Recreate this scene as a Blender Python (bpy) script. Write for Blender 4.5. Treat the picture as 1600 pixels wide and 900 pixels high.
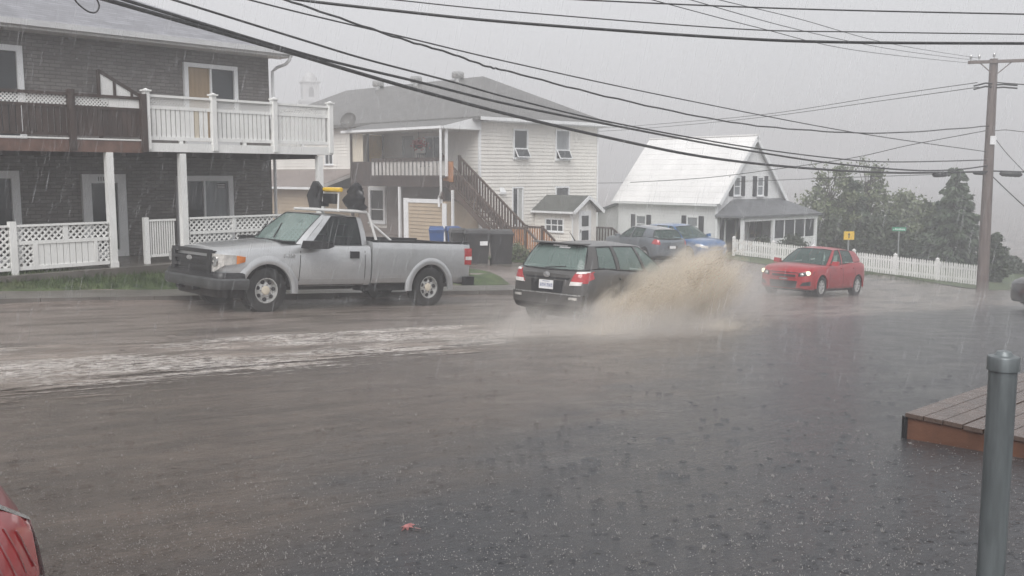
import bpy, bmesh, math, random
from mathutils import Vector, Matrix
from mathutils.bvhtree import BVHTree
for _o in list(bpy.data.objects): bpy.data.objects.remove(_o)
S = bpy.context.scene
R = math.radians
random.seed(7)
# ------------------------------------------------------------------ camera
FPX = 1500.0; PITCH = R(6.77)
cam_d = bpy.data.cameras.new('camera'); cam_o = bpy.data.objects.new('camera', cam_d)
S.collection.objects.link(cam_o); S.camera = cam_o
cam_d.sensor_width = 36.0; cam_d.lens = 36.0 * FPX / 1600.0
cam_d.clip_start = 0.05; cam_d.clip_end = 3000
cam_o.location = (0, 0, 0); cam_o.rotation_euler = (R(90) - PITCH, 0, 0)
# ------------------------------------------------------------------ sky and sun (rain overcast)
SUN_EL, SUN_AZ = R(44), R(-168)
W = bpy.data.worlds.new('World'); S.world = W; W.use_nodes = True
nt = W.node_tree; nt.nodes.clear()
wo = nt.nodes.new('ShaderNodeOutputWorld'); bg = nt.nodes.new('ShaderNodeBackground')
sky = nt.nodes.new('ShaderNodeTexSky'); sky.sky_type = 'NISHITA'; sky.sun_disc = False
sky.sun_elevation = SUN_EL; sky.sun_rotation = SUN_AZ; sky.dust_density = 4.0; sky.air_density = 1.0
hs = nt.nodes.new('ShaderNodeHueSaturation'); hs.inputs['Saturation'].default_value = 0.05
mx = nt.nodes.new('ShaderNodeMix'); mx.data_type = 'RGBA'; mx.inputs['Factor'].default_value = 0.88
mx.inputs['B'].default_value = (3.75, 3.78, 3.92, 1)          # the even grey of a rain cloud deck
tcw = nt.nodes.new('ShaderNodeTexCoord'); mpw = nt.nodes.new('ShaderNodeMapping'); mpw.inputs['Scale'].default_value = (1, 1, 3); nzw = nt.nodes.new('ShaderNodeTexNoise'); nzw.inputs['Scale'].default_value = 1.6; nzw.inputs['Detail'].default_value = 4
crw = nt.nodes.new('ShaderNodeMix'); crw.data_type = 'RGBA'; crw.inputs['A'].default_value = (3.35, 3.38, 3.52, 1); crw.inputs['B'].default_value = (4.15, 4.18, 4.32, 1)   # soft cloud tone
nt.links.new(tcw.outputs['Generated'], mpw.inputs[0]); nt.links.new(mpw.outputs[0], nzw.inputs['Vector']); nt.links.new(nzw.outputs[0], crw.inputs['Factor']); nt.links.new(crw.outputs['Result'], mx.inputs['B'])
nt.links.new(sky.outputs[0], hs.inputs['Color']); nt.links.new(hs.outputs[0], mx.inputs['A'])
nt.links.new(mx.outputs['Result'], bg.inputs['Color']); bg.inputs['Strength'].default_value = 0.1
nt.links.new(bg.outputs[0], wo.inputs[0])
sun_d = bpy.data.lights.new('sun', 'SUN'); sun_o = bpy.data.objects.new('sun', sun_d); S.collection.objects.link(sun_o)
sun_d.energy = 1.5; sun_d.angle = R(45); sun_d.color = (1, 0.985, 0.96)
sun_o.rotation_euler = (R(90) - SUN_EL, 0, math.pi - SUN_AZ)
sun_o.rotation_euler = Vector((-math.sin(SUN_AZ) * math.cos(SUN_EL), -math.cos(SUN_AZ) * math.cos(SUN_EL), -math.sin(SUN_EL))).to_track_quat('-Z', 'Y').to_euler()
S.view_settings.view_transform = 'Standard'; S.view_settings.look = 'None'
S.view_settings.exposure = 1.0; S.view_settings.gamma = 1.0; S.view_settings.use_curve_mapping = False
S.cycles.use_denoising = True
S.cycles.max_bounces = 8; S.cycles.volume_bounces = 3; S.cycles.transparent_max_bounces = 24
S.cycles.caustics_reflective = False; S.cycles.caustics_refractive = False
S.cycles.volume_step_rate = 1.0
# ------------------------------------------------------------------ helpers
def link(o): S.collection.objects.link(o); return o
def tag(o, label=None, cat=None, group=None, kind=None):
    if label: o['label'] = label
    if cat: o['category'] = cat
    if group: o['group'] = group
    if kind: o['kind'] = kind
    return o
def empty(name, loc=(0, 0, 0), rz=0.0, label=None, cat=None, group=None):
    o = bpy.data.objects.new(name, None); link(o); o.location = loc; o.rotation_euler = (0, 0, rz)
    o.empty_display_size = 0.2
    return tag(o, label, cat, group)
class MB:
    def __init__(s): s.v = []; s.f = []; s.m = []
    def face(s, idx, mi=0): s.f.append(tuple(idx)); s.m.append(mi)
    def add(s, vs, fs, mi=0):
        b = len(s.v); s.v += [tuple(v) for v in vs]
        for f in fs: s.face([i + b for i in f], mi)
    def box(s, x0, x1, y0, y1, z0, z1, mi=0):
        s.add([(x0,y0,z0),(x1,y0,z0),(x1,y1,z0),(x0,y1,z0),(x0,y0,z1),(x1,y0,z1),(x1,y1,z1),(x0,y1,z1)],
              [(0,3,2,1),(4,5,6,7),(0,1,5,4),(1,2,6,5),(2,3,7,6),(3,0,4,7)], mi); return s
    def bar(s, a, b, w, h, up=(0, 0, 1), mi=0):
        a = Vector(a); b = Vector(b); d = (b - a).normalized(); up = Vector(up)
        sd = d.cross(up)
        if sd.length < 1e-5: sd = d.cross(Vector((1, 0, 0)))
        sd.normalize(); u = sd.cross(d).normalized(); vs = []
        for p in (a, b):
            for (i, j) in ((-1, -1), (1, -1), (1, 1), (-1, 1)): vs.append(p + sd * (i * w / 2) + u * (j * h / 2))
        s.add(vs, [(0,1,2,3),(7,6,5,4),(0,4,5,1),(1,5,6,2),(2,6,7,3),(3,7,4,0)], mi); return s
    def tube(s, pts, r, n=8, caps=True, mi=0):
        pts = [Vector(p) for p in pts]; k = len(pts)
        rs = r if isinstance(r, (list, tuple)) else [r] * k
        prev = None; b = len(s.v)
        for i, p in enumerate(pts):
            d = (pts[min(i + 1, k - 1)] - pts[max(i - 1, 0)]).normalized()
            if prev is None:
                a = d.cross(Vector((0, 0, 1)))
                if a.length < 1e-3: a = d.cross(Vector((1, 0, 0)))
            else: a = prev - d * prev.dot(d)
            a.normalize(); prev = a; c = d.cross(a)
            for j in range(n):
                t = 2 * math.pi * j / n
                s.v.append(tuple(p + (a * math.cos(t) + c * math.sin(t)) * rs[i]))
        for i in range(k - 1):
            for j in range(n):
                s.face((b + i*n + j, b + i*n + (j+1) % n, b + (i+1)*n + (j+1) % n, b + (i+1)*n + j), mi)
        if caps:
            s.face([b + j for j in range(n)][::-1], mi); s.face([b + (k-1)*n + j for j in range(n)], mi)
        return s
    def lathe(s, prof, c=(0, 0, 0), axis='z', n=24, mi=0, close=False):
        # prof: (radius, height) pairs
        b = len(s.v); k = len(prof)
        for (r, h) in prof:
            for j in range(n):
                t = 2 * math.pi * j / n; p, q = r * math.cos(t), r * math.sin(t)
                if axis == 'z': v = (p, q, h)
                elif axis == 'y': v = (p, h, q)
                else: v = (h, p, q)
                s.v.append((v[0] + c[0], v[1] + c[1], v[2] + c[2]))
        rng = k if close else k - 1
        for i in range(rng):
            i2 = (i + 1) % k
            for j in range(n): s.face((b + i*n + j, b + i*n + (j+1) % n, b + i2*n + (j+1) % n, b + i2*n + j), mi)
        if not close:
            if prof[0][0] > 1e-6: s.face([b + j for j in range(n)][::-1], mi)
            if prof[-1][0] > 1e-6: s.face([b + (k-1)*n + j for j in range(n)], mi)
        return s
    def prism(s, poly, ext, mi=0):
        # poly: 3D points of a flat outline; ext: extrusion vector
        n = len(poly); e = Vector(ext); vs = [Vector(p) for p in poly]; vs += [p + e for p in vs]
        s.add(vs, [tuple(range(n))[::-1], tuple(range(n, 2*n))] + [(i, (i+1) % n, n + (i+1) % n, n + i) for i in range(n)], mi); return s
    def grid(s, P, nu, nv, mi=0):
        b = len(s.v)
        for i in range(nu + 1):
            for j in range(nv + 1): s.v.append(tuple(P(i / nu, j / nv)))
        for i in range(nu):
            for j in range(nv):
                a = b + i*(nv+1) + j; s.face((a, a + nv + 1, a + nv + 2, a + 1), mi)
        return s
    def mesh(s, name, mats, smooth=None, clean=True):
        me = bpy.data.meshes.new(name); me.from_pydata(s.v, [], s.f)
        for m in (mats if isinstance(mats, (list, tuple)) else [mats]): me.materials.append(m)
        me.polygons.foreach_set('material_index', s.m)
        if clean:
            bm = bmesh.new(); bm.from_mesh(me)
            if smooth is not None: bmesh.ops.remove_doubles(bm, verts=bm.verts, dist=1e-4)
            bmesh.ops.recalc_face_normals(bm, faces=bm.faces); bm.to_mesh(me); bm.free()
        if smooth is not None:
            me.polygons.foreach_set('use_smooth', [True] * len(me.polygons))
            me.set_sharp_from_angle(angle=R(smooth))
        me.update(); return me
    def build(s, name, mats, parent=None, smooth=None, clean=True):
        o = bpy.data.objects.new(name, s.mesh(name, mats, smooth, clean)); link(o); o.parent = parent; return o
def inst(name, me, parent, loc=(0, 0, 0), rot=(0, 0, 0), sc=(1, 1, 1)):
    o = bpy.data.objects.new(name, me); link(o); o.parent = parent; o.location = loc; o.rotation_euler = rot; o.scale = sc; return o
def boxp(name, m, parent, *a): return MB().box(*a).build(name, m, parent)
def lerp(a, b, t): return a + (b - a) * t
def sstep(a, b, x):
    t = max(0, min(1, (x - a) / (b - a))); return t * t * (3 - 2 * t)
def pl(x, pts):
    # smooth piecewise curve through (x, value) pairs sorted by falling or rising x
    p = sorted(pts)
    if x <= p[0][0]: return p[0][1]
    if x >= p[-1][0]: return p[-1][1]
    n = len(p)
    for i in range(n - 1):
        if p[i][0] <= x <= p[i+1][0]: break
    def sl(k): return (p[k+1][1] - p[k][1]) / (p[k+1][0] - p[k][0])
    def tan(k):
        if k == 0: return sl(0)
        if k == n - 1: return sl(n - 2)
        a, b = sl(k-1), sl(k)
        return 0 if a * b <= 0 else 2 * a * b / (a + b)
    h = p[i+1][0] - p[i][0]; t = (x - p[i][0]) / h; m0, m1 = tan(i) * h, tan(i+1) * h
    return (2*t**3 - 3*t*t + 1) * p[i][1] + (t**3 - 2*t*t + t) * m0 + (-2*t**3 + 3*t*t) * p[i+1][1] + (t**3 - t*t) * m1
# picture-to-place survey: where a sight line of the photograph meets a known surface
def sight(px, py):
    a = (px - 800) / FPX; b = (450 - py) / FPX
    return Vector((a, math.cos(PITCH) + b * math.sin(PITCH), -math.sin(PITCH) + b * math.cos(PITCH)))
def at(px, py, Y):
    d = sight(px, py); return d * (Y / d.y)
UX, UY = 0.743, 0.669            # direction of the street
def sn(x, y): return UX * x + UY * y, UY * x - UX * y
def xy(s, n): return UX * s + UY * n, UY * s - UX * n
def G(x, y):
    s, n = sn(x, y); sc = max(-25, min(62, s)); z = -1.93 - 0.068 * sc
    if n > -11.8: return z + 0.06 * (min(n, 4) + 11.8)
    w = sstep(30, 38, s); r1 = 0.0
    if n < -17.9:
        r1 = pl(-n, [(17.9, 0.0), (18.0, 0.11), (18.9, 0.15), (19.6, 0.40), (20.4, 0.45), (23, 0.40), (26, 0.37), (30, 0.56), (36, 0.72), (60, 1.2), (200, 6)])
    r2 = max(0, min(0.8, (-16.7 - n) / 8.7 * 0.77))
    return z + lerp(r1, r2, w)
def ground_at(px, py):
    d = sight(px, py); t = 2.0
    while t < 400:
        p = d * t
        if p.z < G(p.x, p.y): break
        t += 0.03
    return Vector((p.x, p.y, G(p.x, p.y)))
# ------------------------------------------------------------------ materials
def newmat(name):
    m = bpy.data.materials.new(name); m.use_nodes = True; t = m.node_tree; t.nodes.clear()
    out = t.nodes.new('ShaderNodeOutputMaterial'); b = t.nodes.new('ShaderNodeBsdfPrincipled'); t.links.new(b.outputs[0], out.inputs[0])
    return m, t, b, out
def N(t, kind, **kw):
    n = t.nodes.new('ShaderNode' + kind)
    for k, v in kw.items():
        if k in ('inputs',):
            for a, c in v.items(): n.inputs[a].default_value = c
        else: setattr(n, k, v)
    return n
def mixc(t, fac, a, b, mode='MIX'):
    m = t.nodes.new('ShaderNodeMix'); m.data_type = 'RGBA'; m.blend_type = mode
    for sock, v in ((m.inputs['Factor'], fac), (m.inputs['A'], a), (m.inputs['B'], b)):
        if isinstance(v, (int, float)): sock.default_value = v
        elif isinstance(v, (tuple, list)): sock.default_value = tuple(v[:3]) + (1,)
        else: t.links.new(v, sock)
    return m.outputs['Result']
def mathn(t, op, a, b=None, c=None, clamp=False):
    m = t.nodes.new('ShaderNodeMath'); m.operation = op; m.use_clamp = clamp
    for i, v in enumerate((a, b, c)):
        if v is None: continue
        if isinstance(v, (int, float)): m.inputs[i].default_value = v
        else: t.links.new(v, m.inputs[i])
    return m.outputs[0]
def noise(t, vec, scale, detail=4, rough=0.55, dist=0.0):
    n = t.nodes.new('ShaderNodeTexNoise'); n.inputs['Scale'].default_value = scale; n.inputs['Detail'].default_value = detail
    n.inputs['Roughness'].default_value = rough; n.inputs['Distortion'].default_value = dist
    if vec is not None: t.links.new(vec, n.inputs['Vector'])
    return n.outputs[0]
def ramp(t, fac, lo, hi):
    r = t.nodes.new('ShaderNodeMapRange'); r.inputs[1].default_value = lo; r.inputs[2].default_value = hi; r.clamp = True
    r.interpolation_type = 'SMOOTHSTEP'; t.links.new(fac, r.inputs[0]); return r.outputs[0]
def mapping(t, vec, sc=(1, 1, 1), rot=(0, 0, 0), loc=(0, 0, 0)):
    m = t.nodes.new('ShaderNodeMapping'); m.inputs['Scale'].default_value = sc; m.inputs['Rotation'].default_value = rot
    m.inputs['Location'].default_value = loc; t.links.new(vec, m.inputs['Vector']); return m.outputs[0]
def objco(t): return t.nodes.new('ShaderNodeTexCoord').outputs['Object']
def worldpos(t): return t.nodes.new('ShaderNodeNewGeometry').outputs['Position']
def bump(t, h, strength, dist=0.02, nrm=None):
    b = t.nodes.new('ShaderNodeBump'); b.inputs['Strength'].default_value = strength; b.inputs['Distance'].default_value = dist
    t.links.new(h, b.inputs['Height'])
    if nrm is not None: t.links.new(nrm, b.inputs['Normal'])
    return b.outputs[0]
def plain(name, col, rough=0.5, var=0.18, scale=2.5, bmp=0.0, bscale=60, metal=0.0, spec=0.5, coat=0.0, dirt=0.0, dirtcol=(0.12, 0.1, 0.08), stretch=(1, 1, 1)):
    m, t, b, out = newmat(name); v = worldpos(t)
    if stretch != (1, 1, 1): v = mapping(t, v, stretch)
    n1 = noise(t, v, scale, 6)
    dk = tuple(c * (1 - var) for c in col); lt = tuple(min(1, c * (1 + var * 0.7)) for c in col)
    c = mixc(t, ramp(t, n1, 0.3, 0.7), dk, lt)
    if dirt > 0:
        n2 = noise(t, mapping(t, v, (1, 1, 0.25)), scale * 2.3, 7, 0.65)
        c = mixc(t, mathn(t, 'MULTIPLY', ramp(t, n2, 0.45, 0.8), dirt), c, dirtcol)
    t.links.new(c, b.inputs['Base Color'])
    rr = N(t, 'MapRange', inputs={1: 0.2, 2: 0.8, 3: max(0.03, rough - 0.12), 4: min(1, rough + 0.12)}); t.links.new(noise(t, v, scale * 4, 3), rr.inputs[0])
    t.links.new(rr.outputs[0], b.inputs['Roughness'])
    b.inputs['Metallic'].default_value = metal; b.inputs['Specular IOR Level'].default_value = spec; b.inputs['Coat Weight'].default_value = coat; b.inputs['Coat Roughness'].default_value = 0.06
    if bmp: t.links.new(bump(t, noise(t, v, bscale, 3), bmp, 0.01), b.inputs['Normal'])
    return m
def glassmat(name, tint, alpha=0.55, rough=0.04):
    # thin tinted pane: partly see-through, reflecting by Fresnel, beaded with rain
    m, t, b, out = newmat(name)
    b.inputs['Base Color'].default_value = (*tint, 1); b.inputs['Roughness'].default_value = rough; b.inputs['IOR'].default_value = 1.5
    b.inputs['Specular IOR Level'].default_value = 0.6
    t.links.new(bump(t, noise(t, worldpos(t), 90, 2), 0.12, 0.004), b.inputs['Normal'])
    tr = t.nodes.new('ShaderNodeBsdfTransparent'); tr.inputs[0].default_value = (*[0.55 + 0.45 * c / max(tint) for c in tint], 1)
    ms = t.nodes.new('ShaderNodeMixShader'); fr = t.nodes.new('ShaderNodeFresnel'); fr.inputs[0].default_value = 1.5
    k = mathn(t, 'ADD', mathn(t, 'MULTIPLY', fr.outputs[0], 1.0), alpha, clamp=True)
    t.links.new(k, ms.inputs[0]); t.links.new(tr.outputs[0], ms.inputs[1]); t.links.new(b.outputs[0], ms.inputs[2]); t.links.new(ms.outputs[0], out.inputs[0])
    return m
def paint(name, col, metal=0.25, rough=0.32, coat=0.8):
    m, t, b, out = newmat(name); v = objco(t)
    n = noise(t, mapping(t, v, (1, 1, 2.2)), 3.0, 6, 0.6)
    c = mixc(t, mathn(t, 'MULTIPLY', ramp(t, n, 0.45, 0.8), 0.22), col, (0.16, 0.14, 0.12))
    t.links.new(c, b.inputs['Base Color'])
    b.inputs['Metallic'].default_value = metal; b.inputs['Roughness'].default_value = rough
    b.inputs['Coat Weight'].default_value = coat; b.inputs['Coat Roughness'].default_value = 0.08
    vo = t.nodes.new('ShaderNodeTexVoronoi'); vo.inputs['Scale'].default_value = 55; t.links.new(v, vo.inputs['Vector'])
    drops = ramp(t, vo.outputs['Distance'], 0.35, 0.1)
    nb = bump(t, drops, 0.25, 0.004); t.links.new(nb, b.inputs['Coat Normal']); t.links.new(bump(t, drops, 0.1, 0.004), b.inputs['Normal'])
    return m
MT = {}
MT['white_paint'] = plain('white_paint', (0.80, 0.80, 0.785), 0.45, 0.06, 1.8, dirt=0.2, dirtcol=(0.42, 0.40, 0.37))
MT['white_trim'] = plain('white_trim', (0.80, 0.81, 0.82), 0.4, 0.06, 1.5, dirt=0.15, dirtcol=(0.45, 0.44, 0.42))
MT['brown_wood'] = plain('brown_wood', (0.050, 0.032, 0.026), 0.45, 0.35, 5, 0.2, 90, dirt=0.3, dirtcol=(0.03, 0.022, 0.02), stretch=(1, 1, 0.3))
MT['red_brown_wood'] = plain('red_brown_wood', (0.15, 0.085, 0.065), 0.4, 0.3, 4, 0.2, 80, dirt=0.35, dirtcol=(0.07, 0.045, 0.04))
MT['dark_glass'] = plain('dark_glass', (0.035, 0.04, 0.045), 0.08, 0.3, 1.2)
MT['curtain_glass'] = plain('curtain_glass', (0.22, 0.235, 0.25), 0.12, 0.25, 1.0, stretch=(6, 6, 0.3))
MT['concrete'] = plain('concrete', (0.145, 0.132, 0.12), 0.35, 0.25, 1.5, 0.2, 40, dirt=0.3)
MT['black_plastic'] = plain('black_plastic', (0.022, 0.022, 0.024), 0.38, 0.3, 8)
MT['rubber'] = plain('rubber', (0.018, 0.018, 0.018), 0.55, 0.3, 8, dirt=0.15, dirtcol=(0.04, 0.038, 0.035))
MT['chrome'] = plain('chrome', (0.6, 0.6, 0.6), 0.22, 0.1, 8, metal=0.9)
MT['steel'] = plain('steel', (0.55, 0.55, 0.54), 0.26, 0.15, 12, metal=0.85, dirt=0.12)
MT['interior'] = plain('interior', (0.03, 0.03, 0.032), 0.7, 0.3, 5)
MT['clear_lens'] = plain('clear_lens', (0.62, 0.60, 0.57), 0.1, 0.25, 14, metal=0.35, coat=1)
MT['amber_lens'] = plain('amber_lens', (0.72, 0.22, 0.04), 0.15, 0.15, 10, coat=1)
MT['red_lens'] = plain('red_lens', (0.42, 0.035, 0.04), 0.12, 0.2, 12, coat=1)
MT['white_lens'] = plain('white_lens', (0.75, 0.72, 0.70), 0.15, 0.12, 12, coat=1)
MT['plate'] = plain('plate', (0.75, 0.75, 0.76), 0.4, 0.05, 5)
MT['plate_ink'] = plain('plate_ink', (0.06, 0.09, 0.22), 0.5, 0.1, 5)
MT['car_glass'] = glassmat('car_glass', (0.13, 0.19, 0.175), 0.32)
MT['dark_car_glass'] = glassmat('dark_car_glass', (0.03, 0.036, 0.038), 0.45)
MT['rim_grey'] = plain('rim_grey', (0.58, 0.58, 0.57), 0.30, 0.06, 2, metal=0.4)
MT['teal_glass'] = glassmat('teal_glass', (0.22, 0.29, 0.27), 0.52)  # paler, more opaque tint stands in for sky light in the panes
MT['lattice'] = MT['white_paint']
MT['cable'] = plain('cable', (0.015, 0.015, 0.016), 0.45, 0.2, 3)
MT['pole_wood'] = plain('pole_wood', (0.13, 0.10, 0.09), 0.6, 0.3, 3, 0.3, 60, stretch=(4, 4, 0.3))
# ------------------------------------------------------------------ ground: one sheet of flooded asphalt
def axis_steps(lo, hi, dense_lo, dense_hi, step):
    a = []; v = dense_lo
    while v <= dense_hi + 1e-6: a.append(v); v += step
    st = step; v = dense_hi
    while v < hi: st *= 1.35; v += st; a.append(min(v, hi))
    st = step; v = dense_lo
    while v > lo: st *= 1.35; v -= st; a.insert(0, max(v, lo))
    return a
def asphalt_mat():
    m, t, b, out = newmat('wet_asphalt'); P = worldpos(t)
    sp = t.nodes.new('ShaderNodeSeparateXYZ'); t.links.new(P, sp.inputs[0]); X, Y = sp.outputs[0], sp.outputs[1]
    flow = mapping(t, P, (1, 1, 1), (0, 0, -math.atan2(UY, UX)))     # x now runs along the street
    big = noise(t, P, 0.55, 5); flat = mapping(t, flow, (0.25, 1.3, 1)); streak = noise(t, flat, 2.2, 6, 0.6)
    fine = noise(t, P, 130, 3, 0.7)
    base = mixc(t, fine, (0.026, 0.027, 0.030), (0.072, 0.072, 0.077))
    base = mixc(t, ramp(t, big, 0.35, 0.7), base, (0.048, 0.049, 0.054))
    # silt-brown water sheeting over the left of the lot: an edge that wanders
    d = mathn(t, 'ADD', mathn(t, 'MULTIPLY', X, 0.93), mathn(t, 'MULTIPLY', Y, -0.37))
    d = mathn(t, 'ADD', d, mathn(t, 'MULTIPLY', mathn(t, 'SUBTRACT', big, 0.5), 3.0))
    d = mathn(t, 'ADD', d, mathn(t, 'MULTIPLY', mathn(t, 'SUBTRACT', streak, 0.5), 2.0))
    mud = ramp(t, d, -1.5, -3.2)
    silt = mixc(t, ramp(t, mathn(t, 'ADD', mathn(t, 'MULTIPLY', streak, 0.45), mathn(t, 'MULTIPLY', noise(t, mapping(t, flow, (0.6, 1.2, 1)), 5, 6, 0.7), 0.55)), 0.32, 0.68), (0.075, 0.059, 0.049), (0.155, 0.121, 0.099))
    c = mixc(t, mathn(t, 'MULTIPLY', mud, 0.9), base, silt)
    # the carriageway carries a paler brown sheet
    nn = mathn(t, 'ADD', mathn(t, 'MULTIPLY', X, UY), mathn(t, 'MULTIPLY', Y, -UX))
    nn = mathn(t, 'ADD', nn, mathn(t, 'MULTIPLY', mathn(t, 'SUBTRACT', big, 0.5), 1.5))
    road = mathn(t, 'MULTIPLY', ramp(t, nn, -10.6, -12.2), ramp(t, streak, 0.3, 0.62))
    c = mixc(t, mathn(t, 'MULTIPLY', road, 0.85), c, (0.27, 0.225, 0.20))
    t.links.new(c, b.inputs['Base Color'])
    rg = N(t, 'MapRange', inputs={1: 0.3, 2: 0.7, 3: 0.07, 4: 0.24}); t.links.new(noise(t, P, 1.7, 5), rg.inputs[0]); t.links.new(rg.outputs[0], b.inputs['Roughness'])
    b.inputs['IOR'].default_value = 1.33; b.inputs['Specular IOR Level'].default_value = 0.75
    # relief: rain-pocked water over the stone chips
    vo = t.nodes.new('ShaderNodeTexVoronoi'); vo.inputs['Scale'].default_value = 13; vo.inputs['Randomness'].default_value = 1; t.links.new(P, vo.inputs['Vector'])
    rings = mathn(t, 'SINE', mathn(t, 'MULTIPLY', vo.outputs['Distance'], 34.0))
    rings = mathn(t, 'MULTIPLY', rings, ramp(t, vo.outputs['Distance'], 0.55, 0.05))
    h = mathn(t, 'ADD', mathn(t, 'MULTIPLY', noise(t, flat, 7, 5, 0.65), 1.0), mathn(t, 'MULTIPLY', rings, 0.10))
    h = mathn(t, 'ADD', h, mathn(t, 'MULTIPLY', noise(t, P, 22, 4, 0.7), 0.55))
    h = mathn(t, 'ADD', h, mathn(t, 'MULTIPLY', fine, 0.10))
    t.links.new(bump(t, h, 0.64, 0.035), b.inputs['Normal'])
    return m
MT['asphalt'] = asphalt_mat()
gx = axis_steps(-380, 380, -26, 36, 0.5); gy = axis_steps(-60, 400, -2, 62, 0.5)
gm = MB(); nyy = len(gy)
for x in gx:
    for y in gy: gm.v.append((x, y, G(x, y)))
for i in range(len(gx) - 1):
    for j in range(nyy - 1): gm.face((i*nyy + j, (i+1)*nyy + j, (i+1)*nyy + j + 1, i*nyy + j + 1))
ground = gm.build('ground', MT['asphalt'], smooth=40, clean=False); tag(ground, kind='structure')
# draped strips in street coordinates (s along, n across)
def strip(name, s0, s1, n0, n1, lift, mat, ds=0.5, dn=0.35, edge=0.0, parent=None, skirt=True, seed=1):
    rnd = random.Random(seed); ns = max(1, int((s1 - s0) / ds)); nn = max(1, int((n1 - n0) / dn)); mb = MB()
    e0 = [rnd.uniform(-edge, edge) for _ in range(ns + 1)]; e1 = [rnd.uniform(-edge, edge) for _ in range(ns + 1)]
    def P(i, j, dz=0.0):
        s = lerp(s0, s1, i / ns); n = lerp(n0 + e0[i], n1 + e1[i], j / nn); x, y = xy(s, n); return (x, y, G(x, y) + lift + dz)
    for i in range(ns + 1):
        for j in range(nn + 1): mb.v.append(P(i, j))
    for i in range(ns):
        for j in range(nn): mb.face((i*(nn+1)+j, (i+1)*(nn+1)+j, (i+1)*(nn+1)+j+1, i*(nn+1)+j+1))
    if skirt:
        for j, q in ((0, 1), (nn, -1)):
            for i in range(ns):
                a, b_ = P(i, j), P(i+1, j); c, d = P(i+1, j, -lift - 0.15), P(i, j, -lift - 0.15)
                mb.add([a, b_, c, d], [(0, 1, 2, 3)])
    return mb.build(name, mat, parent, smooth=35)
def grass_mat():
    m, t, b, out = newmat('lawn_grass'); P = worldpos(t)
    c = mixc(t, ramp(t, noise(t, P, 3, 6), 0.3, 0.7), (0.04, 0.068, 0.022), (0.095, 0.135, 0.045))
    c = mixc(t, mathn(t, 'MULTIPLY', ramp(t, noise(t, P, 1.1, 4), 0.5, 0.75), 0.5), c, (0.11, 0.10, 0.055))
    t.links.new(c, b.inputs['Base Color']); b.inputs['Roughness'].default_value = 0.6
    t.links.new(bump(t, noise(t, P, 45, 4), 0.8, 0.04), b.inputs['Normal']); return m
MT['grass'] = grass_mat()
# side of the street by the motel: kerb, sidewalk, verge
sidewalk = tag(strip('sidewalk', -8, 19, -18.85, -18.0, 0.012, MT['concrete'], edge=0.02), kind='structure')
kerb = MB()
for i in range(27):
    s = -8 + i
    a = xy(s + 0.006, -17.93); c = xy(s + 0.994, -17.93)
    kerb.bar((a[0], a[1], G(*xy(s, -17.85)) + 0.055), (c[0], c[1], G(*xy(s + 1, -17.85)) + 0.055), 0.14, 0.13)
tag(kerb.build('kerb', MT['concrete']), kind='structure')
verge = tag(strip('lawn', -8, 9.6, -20.0, -18.85, 0.015, MT['grass'], edge=0.06, seed=3), kind='structure')
verge2 = tag(strip('lawn', 9.6, 17.0, -20.6, -18.9, 0.015, MT['grass'], edge=0.1, seed=4), kind='structure')
lawn_b = tag(strip('lawn', 22.6, 26.6, -27.4, -23.0, 0.02, MT['grass'], edge=0.25, seed=5), kind='structure')
lawn_c = tag(strip('lawn', 35.0, 64, -46, -20.0, 0.02, MT['grass'], ds=1, dn=0.8, edge=0.3, seed=6), kind='structure')
lawn_d = tag(strip('lawn', 39.9, 66, -20.0, -15.6, 0.02, MT['grass'], ds=1, dn=0.8, edge=0.2, seed=8), kind='structure')
# real blades along the near verges and lawns
def blades(name, spots, mat, label, hmin=0.05, hmax=0.13, seed=2):
    rnd = random.Random(seed); mb = MB()
    for (s0, s1, n0, n1, cnt) in spots:
        for _ in range(cnt):
            s, n = rnd.uniform(s0, s1), rnd.uniform(n0, n1); x, y = xy(s, n); z = G(x, y) + 0.01
            h = rnd.uniform(hmin, hmax); a = rnd.uniform(0, 6.28); w = rnd.uniform(0.006, 0.012); lx, ly = rnd.uniform(-.05, .05), rnd.uniform(-.05, .05)
            dx, dy = math.cos(a) * w, math.sin(a) * w
            mb.v += [(x - dx, y - dy, z), (x + dx, y + dy, z), (x + lx, y + ly, z + h)]
            k = len(mb.v); mb.face((k - 3, k - 2, k - 1))
    return tag(mb.build(name, mat, clean=False), label, 'grass', kind='stuff')
blades('grass', [(-4, 9.6, -19.95, -18.9, 14000), (9.6, 16, -20.5, -19, 6000), (22.6, 26.6, -27.2, -23.1, 7000), (38, 44, -27, -17.5, 5000)], MT['grass'], 'wet green grass of the verge in front of the grey brick motel and the lawns')
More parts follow.
